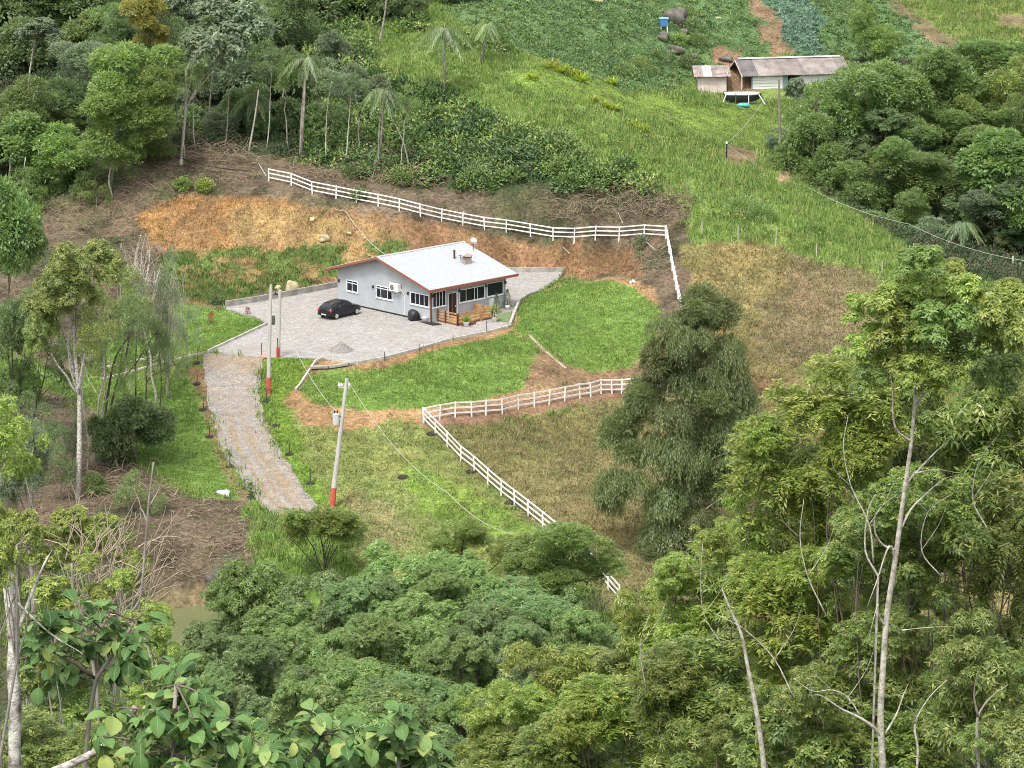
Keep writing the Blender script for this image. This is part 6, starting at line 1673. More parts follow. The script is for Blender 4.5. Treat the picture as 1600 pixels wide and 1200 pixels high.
bare_trunk([(165, 1110), (190, 1010), (205, 960), (219, 935), (224, 890), (228, 840), (233, 780), (240, 722)], 27, .017, .010, 'thin dead grey trunk crossing the brown slope at left', 'grey', name='dead_tree',
           twigs=[([(229, 815), (222, 800), (215, 798)], .012, .1), ([(234, 790), (243, 775), (249, 762)], .012, .1), ([(205, 960), (190, 985), (178, 1010)], .012, .1)])
bare_trunk([(152, 1080), (140, 1010), (125, 950), (115, 930), (112, 880)], 25, .016, .012, 'thin bare stem rising through the vine tangle', 'grey', name='dead_tree')
bare_trunk([(60, 1215), (140, 1180), (180, 1150), (200, 1125), (212, 1105)], 20.5, .035, .03, 'mottled branch rising among the big leaves at the bottom left', 'lichen', name='lichened_tree')
# dry vines
rnd = random.Random(5)
o = Vector(at(170, 930, 28))
mb = MB()
for i in range(130):
    u, v = rnd.uniform(95, 238), rnd.uniform(850, 1010); ln = rnd.uniform(30, 110); a = rnd.gauss(-1.2, .55); bend = rnd.uniform(-.9, .9); y = rnd.uniform(27.2, 29.5)
    pts = []
    for k_ in range(6):
        pts.append(Vector(at(u, v, y)) - o); u += math.cos(a) * ln / 5; v += math.sin(a) * ln / 5; a += bend / 5 + rnd.uniform(-.25, .25)
    mb.tube(pts, [.006, .007, .007, .006, .005, .003], 4, False)
tag(mb.build('vine_tangle', simple('dry_vine', (.36, .29, .21), .9, .25, 6), None, False, o), 'tangle of dry beige vines above the big leaves at left', 'vines', kind='stuff')

# big-leaved plants
def big_leaf_mesh(seed, L=.235, W=.15):
    rs = np.random.RandomState(seed); nx_, ny_ = 7, 5; V = []; Fq = []
    prof = [.0, .55, .88, 1.0, .95, .66, .0]
    for i in range(nx_):
        t = i / (nx_ - 1); w = W / 2 * prof[i]
        for j in range(ny_):
            s = (j / (ny_ - 1) - .5) * 2
            V.append((t * L, s * w, .02 * math.sin(t * 3.1) + abs(s) * w * .28 - t * t * L * .22 + rs.uniform(-.003, .003) + (.005 if j % 2 else 0) * (1 if i % 2 else -1)))
    for i in range(nx_ - 1):
        for j in range(ny_ - 1):
            a = i * ny_ + j; Fq.append((a, a + ny_, a + ny_ + 1, a + 1))
    b = len(V)                                             # stalk
    V += [(-.05, -.003, 0), (-.05, .003, 0), (.01, .003, .002), (.01, -.003, .002)]; Fq.append((b, b + 3, b + 2, b + 1))
    return V, Fq
m, N, L, b = newmat('big_leaf')
oi = N.new('ShaderNodeObjectInfo'); rp = ramp(N, [(0, (.055, .125, .035)), (.5, (.115, .215, .060)), (.85, (.215, .315, .100)), (1, (.35, .40, .11))]); L.new(oi.outputs['Random'], rp.inputs[0])
tc = N.new('ShaderNodeTexCoord'); sp_ = N.new('ShaderNodeSeparateXYZ'); L.new(tc.outputs['Object'], sp_.inputs[0])
ab = N.new('ShaderNodeMath'); ab.operation = 'ABSOLUTE'; L.new(sp_.outputs['Y'], ab.inputs[0])
vr = ramp(N, [(.0, (1, 1, 1)), (.0035, (0, 0, 0))]); L.new(ab.outputs[0], vr.inputs[0])
wv = N.new('ShaderNodeTexWave'); wv.inputs['Scale'].default_value = 14; wv.inputs['Distortion'].default_value = 1.0
cmb = N.new('ShaderNodeCombineXYZ'); ad = N.new('ShaderNodeMath'); ad.operation = 'SUBTRACT'; L.new(sp_.outputs['X'], ad.inputs[0]); L.new(ab.outputs[0], ad.inputs[1]); L.new(ad.outputs[0], cmb.inputs[0]); L.new(cmb.outputs[0], wv.inputs['Vector'])
c = mixrgb(N, L, vr.outputs[0], rp.outputs[0], (.26, .32, .17))
wr_ = ramp(N, [(.0, (1.1, 1.1, 1.1)), (1, (.85, .88, .85))]); L.new(wv.outputs['Fac'], wr_.inputs[0])
c = mixrgb(N, L, .6, c, wr_.outputs[0], 'MULTIPLY')
L.new(c, b.inputs['Base Color']); b.inputs['Roughness'].default_value = .6; b.inputs['Specular IOR Level'].default_value = .25
bump(N, L, b, wv.outputs['Fac'], .25, .004)
trn = N.new('ShaderNodeBsdfTranslucent'); L.new(c, trn.inputs['Color']); mxs = N.new('ShaderNodeMixShader'); mxs.inputs[0].default_value = .22
L.new(b.outputs[0], mxs.inputs[1]); L.new(trn.outputs[0], mxs.inputs[2]); L.new(mxs.outputs[0], N['Material Output'].inputs['Surface'])
M_BIG = m
BL = []
for s_ in range(4):
    V, Q = big_leaf_mesh(s_, .22 * (1 + .06 * s_), .135 + .012 * s_); BL.append(mesh_np('big_leaf', V, Q, M_BIG, True))
def big_plant(label, Y, stem_px, tips, seed):
    """tips: (u, v, number of leaves, tilt) leaf whorls in photograph pixels"""
    rnd = random.Random(seed)
    o = Vector(at(*stem_px[0], Y)); root = empty('big_leaved_plant', o, 0, label, 'plant', 'big-leaved plants at the bottom left')
    P = [Vector(at(u, v, Y)) - o for u, v in stem_px]
    g = hz(o.x, o.y); P = [Vector((0, 0, g - o.z))] + P
    MB().tube(P, [.03] + [.022 - .01 * i / len(P) for i in range(len(P) - 1)], 7).build('stem', M_BARK['grey'], root, True)
    for (u, v, n, up) in tips:
        dy = rnd.uniform(-.5, .5); c = Vector(at(u, v, Y + dy)) - o
        near = min(P[1:], key=lambda q: (q - c).length)
        MB().tube(limb_path(near, c, rnd, 4, .1), [.011, .010, .008, .007, .006], 6).build('branch', M_BARK['brown'], root, True)
        for k_ in range(int(n * 1.9)):
            a = 2.4 * k_ + rnd.uniform(-.3, .3); el = R(rnd.uniform(-65, 22) + up)
            pos = c + Vector((math.cos(a), math.sin(a), 0)) * .035 + Vector((0, 0, rnd.uniform(-.16, .05)))
            ob = link('leaf', BL[rnd.randrange(4)], root, pos, (rnd.uniform(-.5, .5), -el, a))
            sc_ = rnd.uniform(.45, .85); ob.scale = (sc_, sc_ * rnd.uniform(.85, 1.2), sc_)
    return root
big_plant('big-leaved plant with broad grey-green leaves left of the thin dead trunk', 21.5, [(130, 1230), (140, 1120), (150, 1060), (185, 1010), (210, 970)],
          [(75, 960, 9, 10), (120, 945, 8, 15), (65, 1010, 9, 0), (160, 955, 7, 10), (110, 1030, 10, -10), (205, 990, 8, 0), (200, 1030, 9, -10), (215, 1005, 6, 5), (150, 1000, 8, 0), (60, 1050, 4, -10), (225, 960, 4, 10), (90, 985, 8, 5), (130, 985, 8, 5), (180, 980, 8, 5), (45, 980, 6, 5), (85, 1045, 6, -5), (185, 1045, 6, -5), (140, 1010, 6, 0)], 1)
big_plant('largest big-leaved plant in the bottom left foreground with overlapping round leaves', 20, [(270, 1260), (270, 1180), (272, 1120), (275, 1070)],
          [(275, 1050, 8, 15), (300, 1065, 8, 5), (245, 1090, 9, 0), (285, 1110, 9, 0), (330, 1100, 9, 0), (225, 1130, 9, -5), (265, 1150, 10, -10), (310, 1150, 10, -5), (360, 1130, 9, 0), (350, 1170, 10, -10), (395, 1150, 8, 0), (220, 1180, 8, -10), (290, 1190, 9, -10), (400, 1190, 9, -5), (160, 1150, 6, -5), (175, 1105, 5, 0), (255, 1075, 7, 5), (315, 1085, 7, 5), (300, 1125, 8, 0), (245, 1115, 8, 0), (330, 1135, 8, 0), (380, 1130, 7, 0), (280, 1085, 8, 5), (340, 1195, 8, -5), (240, 1160, 8, -5), (420, 1170, 7, 0), (250, 1200, 8, -5)], 2)
big_plant('lower big-leaved plant at the bottom edge between the largest one and the rightmost', 21, [(490, 1260), (490, 1200), (495, 1150)],
          [(490, 1120, 8, 15), (460, 1145, 8, 0), (530, 1140, 8, 5), (440, 1175, 9, -5), (500, 1170, 9, -5), (550, 1175, 7, 0), (520, 1200, 9, -5), (460, 1205, 9, -5), (475, 1130, 7, 5), (510, 1145, 7, 5), (540, 1160, 7, 0), (480, 1185, 8, 0), (430, 1195, 7, -5)], 3)
big_plant('rightmost big-leaved plant with pale upturned leaves at the bottom edge', 21, [(620, 1260), (622, 1200), (628, 1150)],
          [(628, 1118, 8, 25), (600, 1145, 8, 5), (655, 1150, 7, 5), (620, 1165, 9, 0), (590, 1185, 8, 0), (650, 1190, 9, -5), (610, 1205, 8, -5), (640, 1135, 7, 10), (612, 1130, 7, 15), (640, 1180, 8, 0), (575, 1165, 6, 0), (670, 1175, 6, 0)], 4)
# ------------------------------------------------------------------ small ground growth (nobody could count it)
GRS = np.random.RandomState(21)
M_BLADE = colattr_mat('blades', rough=.85, transl=.2)
def sample_ground(n, x0=-62, x1=62, y0=152, y1=326):
    x = GRS.uniform(x0, x1, n); y = y0 + (y1 - y0) * GRS.uniform(0, 1, n)
    z = hgt(x, y)
    u, v = proj(np.stack([x, y, z], -1))
    m = (u > -30) & (u < 1630) & (v > -20) & (v < 1010)
    x, y, z = x[m], y[m], z[m]
    c, k_ = paint(x, y, z)
    return x, y, z, c, k_
GX0, GY0, GZ0, GC0, GK0 = sample_ground(300000)
AREA = 124 * 174 / 300000.0          # square metres that one sample stands for
NM = np.array([r_[2] for r_ in REG] + ['tall'])
GN = NM[GK0]
# keep clear: yard, house, drive
clear = in_poly(GX0, GY0, PATIO) | (poly_dist(GX0, GY0, PATIO) < .12)
dpoly = [tuple(p[:2]) for p in dl] + [tuple(p[:2]) for p in reversed(dr)]
clear |= in_poly(GX0, GY0, dpoly) & (poly_dist(GX0, GY0, dpoly) > .25)
pondm = np.hypot((GX0 - POND_C[0]) / 9.5, (GY0 - POND_C[1]) / 6.4) < 1
clear |= pondm
clear |= np.hypot(GX0 - pt.x, GY0 - pt.y + .8) < 2.7
clear |= (np.abs(GX0 - p2.x) < 4.5) & (GY0 > p2.y - 3.5) & (GY0 < p2.y + 5) & (GX0 > p2.x - 3)
def take(names, density):
    m = np.isin(GN, names) & ~clear
    idx = np.nonzero(m)[0]
    n = min(len(idx), int(len(idx) * AREA * density))
    return GRS.choice(idx, n, replace=False)
def blades(name, label, cat, names, density, nb, h, w, spread, lean, colf, up=True):
    idx = take(names, density)
    if len(idx) == 0: return
    n = len(idx); P = np.stack([GX0[idx], GY0[idx], GZ0[idx] - .03], -1)
    sc = GRS.uniform(.6, 1.25, n) * (1 + fbm(P[:, 0], P[:, 1], 3, 90) * .9)
    base = np.repeat(P, nb, 0) + np.c_[GRS.normal(size=(n * nb, 2)) * spread, np.zeros(n * nb)]
    base[:, 2] = hgt(base[:, 0], base[:, 1]) - .02
    a = GRS.uniform(0, 6.28, n * nb); H = h * np.repeat(sc, nb) * GRS.uniform(.5, 1.15, n * nb)
    W_ = w * GRS.uniform(.7, 1.3, n * nb)
    ln = lean * H * GRS.uniform(.3, 1.3, n * nb)
    sa = a + GRS.uniform(-.6, .6, n * nb) + 1.57
    s = np.c_[np.cos(sa), np.sin(sa), np.zeros(n * nb)]
    tip = base + np.c_[np.cos(a) * ln, np.sin(a) * ln, H]
    V = np.stack([base - s * W_[:, None] / 2, base + s * W_[:, None] / 2, tip], 1).reshape(-1, 3)
    F3_ = np.arange(3 * n * nb).reshape(-1, 3)
    c = colf(GC0[idx], n)
    c = np.repeat(c, nb, 0) * GRS.uniform(.75, 1.3, (n * nb, 1))
    c = np.repeat(np.clip(c, 0.01, .8), 3, 0)
    me = mesh_np(name, V, F3_, M_BLADE, False, {'Col': ('FLOAT_COLOR', np.c_[c, np.ones(len(c))])})
    return tag(link(name, me), label, cat, kind='stuff')
def pal(cols, keep=.35):
    cols = np.array(cols)
    def f(g, n):
        c = cols[GRS.randint(len(cols), size=n)]
        return c * (1 - keep) + g * keep
    return f
blades('lawn_grass', 'short bright green turf beside the yard and the drive', 'grass', ['lawn', 'turf'], 14, 9, .17, .06, .20, .7, pal([(.120, .205, .045), (.15, .245, .055), (.100, .175, .040), (.19, .25, .065)], .3))
blades('field_grass', 'patchy mown grass of the field below the yard', 'grass', ['field', 'meadow'], 8, 8, .24, .06, .22, .9, pal([(.14, .205, .05), (.20, .23, .075), (.10, .17, .045), (.25, .23, .11)], .35))
blades('dry_grass', 'dry yellowish brown grass of the fenced hillside', 'grass', ['straw'], 9, 8, .30, .06, .25, 1.1, pal([(.27, .235, .110), (.17, .19, .070), (.32, .26, .14), (.17, .120, .072), (.12, .15, .05)], .35))
blades('tall_grass', 'tall yellow-green grass on the ridge', 'grass', ['tall'], 6, 9, .62, .075, .28, .45, pal([(.16, .27, .055), (.22, .31, .078), (.29, .31, .12), (.10, .19, .042)], .25))
blades('bank_grass', 'dry ochre grass on the cut bank', 'grass', ['bank'], 8, 6, .34, .05, .2, .5, pal([(.30, .18, .075), (.25, .165, .07), (.17, .105, .05), (.36, .27, .13), (.14, .15, .05)], .55))
blades('bank_weeds', 'green and ochre weeds at the foot of the bank', 'grass', ['weeds'], 9, 8, .42, .07, .2, .6, pal([(.085, .155, .035), (.13, .165, .045), (.25, .19, .08), (.06, .11, .028)], .2))
blades('straw_litter', 'straw and dry cuttings on the dirt beside the turf', 'litter', ['hay'], 6, 6, .08, .05, .3, 5.0, pal([(.36, .25, .13), (.27, .17, .09), (.20, .13, .07)], .5))
blades('debris_twigs', 'brown twigs and cut brush strewn over the bare slopes', 'brushwood', ['debris'], 7, 6, .15, .04, .4, 5.5, pal([(.30, .225, .17), (.42, .34, .27), (.15, .10, .075), (.22, .155, .115)], .25))
# low leafy undergrowth and crops
def low_plants(name, label, cat, names, density, m_, rad, L, W_, colset, keep=.2, hscale=1.0):
    idx = take(names, density); n = len(idx)
    if n == 0: return
    P = np.stack([GX0[idx], GY0[idx], GZ0[idx]], -1)
    r_ = rad * GRS.uniform(.5, 1.3, n) * (1 + fbm(P[:, 0], P[:, 1], 6, 95) * 1.2)
    d = unit(GRS.normal(size=(n * m_, 3)) * [1, 1, .8] + [0, 0, .5]); d[:, 2] = np.abs(d[:, 2])
    rr = np.repeat(r_, m_)[:, None]
    off = d * rr * GRS.uniform(.55, 1.05, (n * m_, 1)) * [1, 1, hscale]
    Q = np.repeat(P, m_, 0) + off
    D = d + GRS.normal(size=d.shape) * .6 + [0, 0, -.1]
    V, Fq = leaf_quads(Q, D, d * .6 + [0, 0, .8] + GRS.normal(size=d.shape) * .35, L * GRS.uniform(.6, 1.2, n * m_), W_ * GRS.uniform(.7, 1.2, n * m_))
    cols = np.array(colset); c = cols[GRS.randint(len(cols), size=n)] * (1 - keep) + GC0[idx] * keep
    c = np.repeat(c, m_, 0) * GRS.uniform(.7, 1.35, (n * m_, 1))
    c = np.repeat(np.clip(c, .01, .8), 4, 0)
    me = mesh_np(name, V, Fq, M_BLADE, False, {'Col': ('FLOAT_COLOR', np.c_[c, np.ones(len(c))])})
    return tag(link(name, me), label, cat, kind='stuff')
low_plants('undergrowth', 'dense dark green undergrowth on the slope above the fence', 'undergrowth', ['brush'], 1.25, 62, 1.1, .40, .19, [(.10, .18, .055), (.15, .24, .07), (.22, .31, .09), (.07, .13, .05), (.30, .36, .12)])
low_plants('tall_shrubs', 'taller leafy shrubs standing out of the slope undergrowth', 'undergrowth', ['brush'], .07, 330, 1.9, .42, .19, [(.09, .165, .05), (.14, .22, .065), (.20, .28, .085), (.06, .115, .045), (.12, .19, .09)])
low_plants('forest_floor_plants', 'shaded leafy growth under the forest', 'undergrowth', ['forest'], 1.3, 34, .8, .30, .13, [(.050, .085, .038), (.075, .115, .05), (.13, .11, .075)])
low_plants('crop_plants', 'low leafy crop covering the hill behind the sheds', 'crop', ['crop'], 2.2, 16, .42, .30, .15, [(.10, .175, .062), (.15, .235, .078), (.07, .13, .052), (.21, .27, .10)])
low_plants('blue_green_crop', 'strip of blue-green leafy crop beside the earth path', 'crop', ['cabbage'], 3.0, 14, .35, .32, .18, [(.15, .23, .165), (.21, .30, .22), (.10, .17, .115)], .1)
low_plants('ridge_weeds', 'clumps of darker weeds scattered in the ridge grass', 'weeds', ['tall'], .55, 26, .6, .28, .11, [(.08, .15, .04), (.17, .24, .06), (.24, .29, .09), (.065, .12, .035)])
low_plants('bank_shrubs', 'small green weeds on the brown slopes', 'weeds', ['debris', 'bank', 'hay'], .22, 22, .4, .22, .09, [(.07, .14, .04), (.13, .18, .05), (.12, .13, .06), (.20, .17, .10)])
# ------------------------------------------------------------------ small things of the garden and slopes
def sapling(u, v, label, h=1.1, leafy=True, ymin=150):
    b0 = hit(u, v, ymin); root = empty('sapling', b0, 0, label, 'sapling', 'staked saplings in dark mulch rings')
    MB().lathe([(.36, -.04), (.30, .06), (.14, .12), (.01, .13)], 14).build('mulch', M_MULCH, root)
    MB().tube([(0, 0, .1), (.03, 0, h * .5), (0, .02, h)], [.035, .03, .02], 5).build('stem', M_BARK['dark'], root)
    if leafy:
        rs = np.random.RandomState(int(u)); n = 26; d = unit(rs.normal(size=(n, 3)) + [0, 0, .3])
        V, Q = leaf_quads(np.array([0, 0, h * .8]) + d * .06, d, rs.normal(size=(n, 3)), rs.uniform(.12, .3, n), .08)
        o = link('leaves', mesh_np('leaves', V, Q, ML['dark'], False, {'tint': ('FLOAT', np.full(4 * n, .3))}), root); o['kind'] = 'stuff'
M_MULCH = simple('dark_mulch', (.035, .03, .026), .95, .3, 8)
for u, v, lb in ((416, 627, 'sapling in mulch nearest the tall pole, right of the drive'), (431, 666, 'sapling in mulch right of the drive, second from the top'), (452, 710, 'sapling in mulch right of the drive, third from the top'),
                 (485, 756, 'sapling in mulch right of the drive, nearest the transformer pole'), (308, 600, 'sapling in mulch left of the drive, near its top'), (318, 641, 'sapling in mulch left of the drive at the upper bend'),
                 (327, 683, 'sapling left of the drive beside the brown verge'), (359, 730, 'sapling left of the drive near the lower bend'), (392, 778, 'sapling by the drive near the white stone'),
                 (309, 567, 'sapling beside the path kerb left of the drive top')):
    sapling(u, v, lb, leafy=v > 600)
for u, v, lb in ((674, 679, 'dark low tyre-like ring at the fence corner'), (630, 746, 'dark ring of mulch alone in the field'), (736, 738, 'flat dark ring under the diagonal fence, upper one'), (797, 787, 'flat dark ring under the diagonal fence, lower one')):
    b0 = hit(u, v, 150); o = MB().lathe([(.1, .02), (.18, .1), (.32, .12), (.42, .0), (.38, -.1)], 16).build('mulch_ring', M_MULCH, None, True, b0); tag(o, lb, 'mulch ring')
# rocks
def rock(u, v, r, label, mat, sq=(1, 1, .7), name='rock', seed=0, sink=.2, ymin=150):
    b0 = hit(u, v, ymin); rs = np.random.RandomState(seed + int(u))
    bm = bmesh.new(); bmesh.ops.create_icosphere(bm, subdivisions=3, radius=1)
    ph = rs.uniform(0, 6, (4, 3)); fr = rs.uniform(1.2, 3.4, (4, 3))
    for v_ in bm.verts:
        c = np.array(v_.co); k_ = 1 + .11 * sum(math.sin(float(fr[i] @ c) + ph[i][0]) for i in range(4))
        v_.co = Vector(np.sign(c) * np.abs(c) ** .85 * k_ * r * np.array(sq))
    me = bpy.data.meshes.new(name); bm.to_mesh(me); bm.free(); me.materials.append(mat)
    me.polygons.foreach_set('use_smooth', np.ones(len(me.polygons), bool))
    o = link(name, me, None, b0 + Vector((0, 0, r * sq[2] * (1 - sink * 2)))); return tag(o, label, 'rock')
M_ROCKY = simple('yellow_stone', (.44, .38, .24), .9, .2, 2.5, c2=(.24, .20, .11), bmp=.4)
M_ROCKW = simple('white_stone', (.78, .76, .73), .8, .08, 3)
M_ROCKG = simple('grey_boulder', (.14, .125, .105), .9, .3, 1.2, c2=(.05, .05, .038), bmp=.5)
rock(457, 456, .62, 'large rounded yellow rock at the bank foot behind the car', M_ROCKY, (1, .8, 1.0))
rock(434, 452, .3, 'small pale stone left of the large rounded yellow rock', M_ROCKY)
rock(506, 377, .42, 'flat buff rock half way up the bank left of the house roof', M_ROCKY, (1.1, .7, .8))
rock(546, 366, .24, 'small round buff stone high on the bank above the roof', M_ROCKY)
rock(488, 346, .28, 'small pale stone on the bank below the fence', M_ROCKY)
rock(350, 776, .42, 'white stone at the lower tip of the left lawn', M_ROCKW, (1.1, .7, .7))
rock(335, 912, .5, 'dark boulder on the shore of the pond', simple('dark_stone', (.11, .09, .085), .85, .2, 2), (1, .8, .9))
rock(1056, 36, 1.05, 'largest grey boulder beside the blue box on the crop hill', M_ROCKG, (1.25, .9, 1.05), ymin=250)
rock(1068, 54, .5, 'grey boulder in front of the largest one', M_ROCKG, (1.1, .8, .8), ymin=250)
rock(1036, 62, .6, 'pale rough stone under the blue box', M_ROCKG, (1.1, .8, .8), ymin=250)
rock(1055, 84, .8, 'brownish boulder lowest of the heap on the crop hill', M_ROCKG, (1.3, .8, .6), ymin=250)
rock(1082, 92, .5, 'grey boulder above the small shed', M_ROCKG, (1.2, .8, .7), ymin=250)
rock(1122, 30, .3, 'small pale stone on the crop hill between boulder and path', M_ROCKY, (1.3, .7, .5), ymin=250)
rock(936, 4, .5, 'small pale stone at the top edge of the crop hill', M_ROCKY, (1.2, .7, .5), ymin=250)
rock(1134, 96, .7, 'grey stone above the gap between the two sheds', M_ROCKG, (1.2, .7, .5), ymin=250)
# leafy small plants as separate things
def leafy_thing(name, label, cat, pos, rx, rz, n, L, W_, mat, seed, cone=False, up=.3, parts=None, style=None):
    rs = np.random.RandomState(seed); pos = Vector(pos)
    root = empty(name, pos, 0, label, cat)
    d = unit(rs.normal(size=(n, 3)) + [0, 0, .2]); t = rs.uniform(0, 1, n)
    if cone:
        a = rs.uniform(0, 6.28, n); r_ = rx * (1 - t) * rs.uniform(.6, 1.05, n)
        P = np.stack([np.cos(a) * r_, np.sin(a) * r_, .12 + t * rz * 2], -1); D = np.stack([np.cos(a), np.sin(a), np.full(n, .5)], -1)
    elif style == 'blade':
        a = rs.uniform(0, 6.28, n); P = np.stack([np.cos(a) * rx * .2, np.sin(a) * rx * .2, rs.uniform(0, rz * .3, n)], -1)
        D = np.stack([np.cos(a), np.sin(a), rs.uniform(.3, 1.6, n)], -1)
    else:
        P = d * [rx, rx, rz] * rs.uniform(.55, 1, (n, 1)) + [0, 0, rz]; D = d + [0, 0, up]
    V, Q = leaf_quads(P, D + rs.normal(size=(n, 3)) * .3, d * .5 + [0, 0, 1] + rs.normal(size=(n, 3)) * .3, L * rs.uniform(.6, 1.2, n), W_)
    link('foliage', mesh_np('foliage', V, Q, ML[mat], False, {'tint': ('FLOAT', np.repeat(rs.uniform(0, 1, n), 4))}), root)
    MB().tube([(0, 0, -.1), (0, 0, rz)], [.05, .03], 6).build('stem', M_BARK['dark'], root)
    return root
leafy_thing('conifer_shrub', 'pale conical shrub in a pot by the right end of the porch wall, left one', 'shrub', at_z(776, 489, ZP), .42, .75, 420, .16, .06, 'grey', 1, True)
leafy_thing('conifer_shrub', 'pale conical shrub nearest the right corner of the house', 'shrub', at_z(793, 482, ZP), .42, .75, 420, .16, .06, 'grey', 2, True)
pp_ = pot('plant_pot', 728.5, 510, .26, .42, 'white pot with a spiky yellow-green plant in front of the deck')
leafy_thing('pot_plant', 'spiky yellow-green plant in the white pot in front of the deck', 'plant', Vector(at_z(728.5, 510, ZP)) + Vector((0, 0, .36)), .5, .5, 130, .52, .08, 'lime', 3, style='blade')
pot('plant_pot', 772.5, 503, .24, .42, 'white pot at the right corner of the deck railing')
leafy_thing('pot_plant', 'leafy plant in the white pot at the right corner of the deck', 'plant', Vector(at_z(772.5, 503, ZP)) + Vector((0, 0, .36)), .38, .5, 200, .22, .09, 'olive', 4)
pot('plant_pot', 793, 484, .2, .34, 'white pot under the conical shrub nearest the house corner')
leafy_thing('round_bush', 'round dark green bush at the right end of the yard', 'bush', at_z(973, 441, ZP), .72, .62, 900, .16, .09, 'dark', 5)
rock(988, 443, .26, 'white stone beside the round bush at the end of the yard', M_ROCKW)
leafy_thing('round_bush', 'dark upright bush at the left end of the yard behind the lawn', 'bush', hit(338, 476, 150), .62, .85, 800, .18, .09, 'dark', 6)
leafy_thing('round_bush', 'tiny round bush alone on the brown bank', 'bush', hit(181, 380, 150), .3, .3, 300, .12, .06, 'dark', 7)
for j, (u, v, s_) in enumerate(((1002, 388, .62), (998, 400, .4), (1000, 410, .3))):
    b0 = hit(u, v, 200)
    if j == 0:
        rootc = leafy_thing('bank_shrub', 'broad-leaved dark shrub tumbling down the bank under the fence corner', 'shrub', b0, .75, .6, 260, .26, .15, 'grey', 8)
for i, (u, v) in enumerate(((997, 399), (999, 408))):
    leafy_thing('bank_shrub', ['upper hanging tuft below the broad-leaved bank shrub', 'lower hanging tuft below the broad-leaved bank shrub'][i], 'shrub', hit(u, v, 200), .42, .38, 110, .24, .13, 'grey', 9 + i)
for i, (u, v, s_, lb) in enumerate(((330, 505, 1.0, 'thin red-leaved shrub standing on the triangular lawn'), (387, 492, .6, 'small red-leaved shrub at the tip of the triangular lawn'))):
    leafy_thing('red_shrub', lb, 'shrub', hit(u, v, 150), .17, .5 * s_, 160, .2, .05, 'red', 20 + i) if 'red' in ML else None
# yellow-green strap-leaved clumps on the ridge
for i, (u, v, lb) in enumerate(((862, 108, 'yellow-green strap-leaved clump at the ridge top, left one'), (878, 114, 'yellow-green strap-leaved clump at the ridge top, second from left'), (894, 120, 'yellow-green strap-leaved clump at the ridge top, third'), (908, 128, 'yellow-green strap-leaved clump at the ridge top, rightmost'),
                                (832, 124, 'small yellow-green strap-leaved clump left of the main row'), (925, 160, 'yellow-green clump lower on the ridge, left'), (945, 168, 'yellow-green clump lower on the ridge, middle'), (960, 173, 'yellow-green clump lower on the ridge, right'),
                                (990, 198, 'small bright clump below the lower row on the ridge'), (1004, 205, 'smallest bright clump below the lower row'), (612, 45, 'bright yellow-green clump in the forest gap at the top'), (625, 52, 'second bright clump in the forest gap at the top'),
                                (668, 148, 'bright green clump left of the lone palm trunk'), (955, 132, 'bright clump at the edge of the crop'))):
    leafy_thing('strap_leaved_plant', lb, 'plant', hit(u, v, 200), .9, .5, 90, 1.15 if i < 4 else .8, .17, 'vivid', 40 + i, style='blade')
# fern-like tree branch at the fence-end palm and broad yellow bush on the bank top
for i, (u, v, lb) in enumerate(((285, 298, 'low green bush on the bank crest'), (320, 300, 'yellowish bush on the bank crest right of the green one'), (560, 312, 'green bush growing through the fence'), (627, 290, 'low green bush behind the fence'),
                                (548, 280, 'dark bush behind the fence near its left end'), (745, 300, 'large dark bush hanging over the bank behind the fence'), (890, 300, 'dark bush left of the twig pile'), (1160, 335, 'dark green bush on the ridge above the thin posts'),
                                (1190, 345, 'second dark bush on the ridge above the thin posts'))):
    leafy_thing('bush', lb, 'bush', hit(u, v, 200), (.9, .9, .8, 1.0, .9, 1.8, 1.3, 1.8, 1.5)[i], (.6, .6, .5, .6, .6, 1.2, .9, .8, .7)[i], 700, .24, .11, ('bright', 'lime', 'mid', 'mid', 'dark', 'mid', 'mid', 'mid', 'mid')[i], 60 + i)
for i, (u, v, rx, lb) in enumerate(((1072, 30, 1.2, 'bush growing over the right of the largest boulder'), (1085, 50, 1.3, 'bush right of the boulders on the crop hill'), (1062, 70, 1.0, 'bush between the boulders'), (1090, 72, 1.1, 'bush above the small shed, right of the boulders'), (1030, 100, 1.4, 'dark bush at the crop edge left of the small shed'),
                                    (1000, 112, 1.3, 'second dark bush at the crop edge'), (975, 118, 1.1, 'third dark bush at the crop edge'), (1075, 105, 1.1, 'bush left of the small shed roof'))):
    leafy_thing('bush', lb, 'bush', hit(u, v, 240), rx, rx * .6, 420, .34, .15, ('mid', 'dark', 'bright')[i % 3], 90 + i)
# brush piles of bare cut branches
def brush_pile(label, px, n, seed, arc=1.6):
    rnd = random.Random(seed); o = hit(sum(p[0] for p in px) / len(px), sum(p[1] for p in px) / len(px), 150); mb = MB()
    us, vs__ = [p[0] for p in px], [p[1] for p in px]
    k_ = 0
    while k_ < n:
        u, v = rnd.uniform(min(us), max(us)), rnd.uniform(min(vs__), max(vs__))
        if not in_poly(np.array([u]), np.array([v]), px)[0]: continue
        k_ += 1
        b0 = hit(u, v, 150) - o; a = rnd.uniform(0, 6.28); ln = rnd.uniform(.7, 2.2) * arc; up = rnd.uniform(.1, .8)
        d = Vector((math.cos(a), math.sin(a) * .6, 0)); pts = []
        for j in range(5):
            t = j / 4; pts.append(b0 + d * ln * t + Vector((0, 0, .08 + ln * up * math.sin(math.pi * min(t * .9 + .08, 1)) * .6)) + Vector((rnd.uniform(-.08, .08), 0, rnd.uniform(-.06, .06))))
        r_ = rnd.uniform(.015, .04); mb.tube(pts, [r_, r_ * .9, r_ * .75, r_ * .5, r_ * .25], 3, False)
    return tag(mb.build('brush_pile', M_BARK['twig'], None, False, o), label, 'brushwood', kind='stuff')
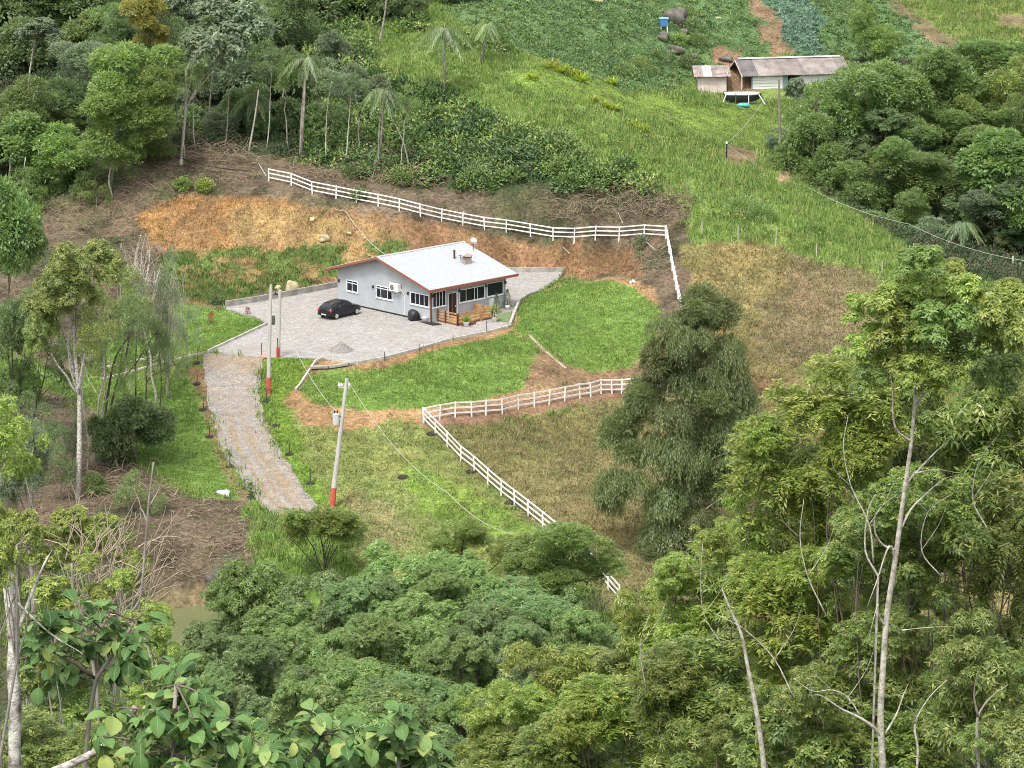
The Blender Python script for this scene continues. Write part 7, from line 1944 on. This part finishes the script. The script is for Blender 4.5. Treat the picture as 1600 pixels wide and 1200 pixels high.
M_BARK['twig'] = simple('dry_twigs', (.28, .22, .15), .9, .25, 2, c2=(.13, .095, .06))
brush_pile('heap of dry cut branches on the bank top at the forest edge', [(285, 230), (385, 232), (400, 258), (340, 262), (290, 250)], 200, 1)
brush_pile('dry cut branches strewn behind the left part of the fence', [(540, 235), (660, 240), (690, 300), (560, 290)], 260, 2)
brush_pile('band of grey cut brush behind the right part of the fence', [(850, 312), (980, 290), (1080, 300), (1085, 345), (1000, 345), (860, 350)], 420, 3, 1.1)
brush_pile('pale slash and logs lying just behind the fence end', [(440, 262), (520, 268), (545, 292), (470, 284)], 70, 4, 1.3)
brush_pile('loose twigs at the foot of the white mottled grove tree', [(90, 740), (240, 730), (260, 780), (120, 800)], 160, 5, 1.0)
brush_pile('brown brushwood on the debris slope above the pond', [(240, 770), (385, 790), (390, 880), (330, 915), (245, 910)], 330, 6, .5)
brush_pile('brown brushwood on the bank top left of the orange cut', [(60, 330), (200, 250), (400, 275), (230, 340), (200, 420), (80, 360)], 420, 7, .8)
brush_pile('cut brush on the slope below the fence corner', [(960, 385), (1035, 385), (1050, 440), (1000, 430)], 130, 8, .7)
# dead branch sticks on the bank
for (u0, v0, u1, v1, lb) in ((880, 391, 890, 402, 'short pale stick lying on the bank behind the house'), (966, 335, 973, 352, 'slanting pale stick standing behind the fence near its right end'), (1010, 382, 1025, 392, 'pale stick beside the bank shrub'), (404, 258, 416, 277, 'slanting stick left of the fence end')):
    a, b_ = hit(u0, v0, 200), hit(u1, v1, 200); b_ = b_ + Vector((0, 0, .05)); a = a + Vector((0, 0, .15))
    tag(MB().tube([Vector((0, 0, 0)), b_ - a], .045, 5).build('stick', M_BARK['pale'], None, False, a), lb, 'stick')
# thin posts of the old wire fence on the hillside
for i, (u, v) in enumerate(((1097, 369), (1153, 376), (1212, 384), (1276, 404), (1378, 432), (1420, 405), (1427, 402))):
    b0 = hit(u, v, 200)
    tag(MB().tube([(0, 0, -.3), (.03 * (i % 3 - 1), 0, 1.25)], [.06, .05], 6).build('fence_post', M_BARK['pale'], None, False, b0), 'thin weathered wooden post, %s along the old wire fence on the hillside' % ['leftmost', 'second from left', 'third from left', 'fourth from left', 'fifth from left', 'sixth from left', 'last'][i], 'post', 'posts of the old wire fence on the hillside')
for i, (u, v) in enumerate(((240, 240), (265, 235), (289, 248))):
    b0 = hit(u, v, 200)
    tag(MB().tube([(0, 0, -.3), (0, 0, 1.3)], [.05, .045], 6).build('fence_post', M_BARK['pale'], None, False, b0), 'thin stake, %s of three above the blue pipe' % ['left', 'middle', 'right'][i], 'post')
# stakes along the yard edge
for i, (u, v) in enumerate(((760, 520), (708, 533), (656, 547), (601, 562), (866, 452), (898, 446), (915, 443), (409, 558))):
    b0 = at_z(u, v, ZP)
    tag(MB().tube([(0, 0, -.3), (0, 0, (1.0, .5, .5, .6, .6, .5, .5, 1.15)[i])], .028, 5).build('stake', M_DARKM, None, False, b0), 'thin dark stake at the yard edge, %s' % ['below the right corner of the deck', 'below the deck plant', 'right of the gravel pile', 'nearest the gravel pile', 'where the right-hand kerb bends', 'along the right-hand kerb', 'towards the round bush', 'beside the tall pole'][i], 'stake', 'thin stakes along the yard edge')
b0 = at_z(414, 558, ZP)
tag(MB().lathe([(.34, -.05), (.3, .12), (.14, .24), (.02, .27)], 10, sx=1.2).build('red_mound', simple('faded_red', (.55, .26, .20), .9, .15, 4), None, True, b0), 'small faded red mound at the top of the drive by the tall pole', 'mound')
# lawn patch beside the deck
lp = [at_z(u, v, ZP) for u, v in ((780, 492), (800, 487), (795, 504), (775, 501), (772, 497))]
tag(MB().prism([(p[0], p[1]) for p in lp], ZP + .004, ZP + .06).build('lawn_patch', simple('clipped_lawn', (.15, .21, .09), .95, .15, 4, bmp=.5, bscale=30)), kind='structure')
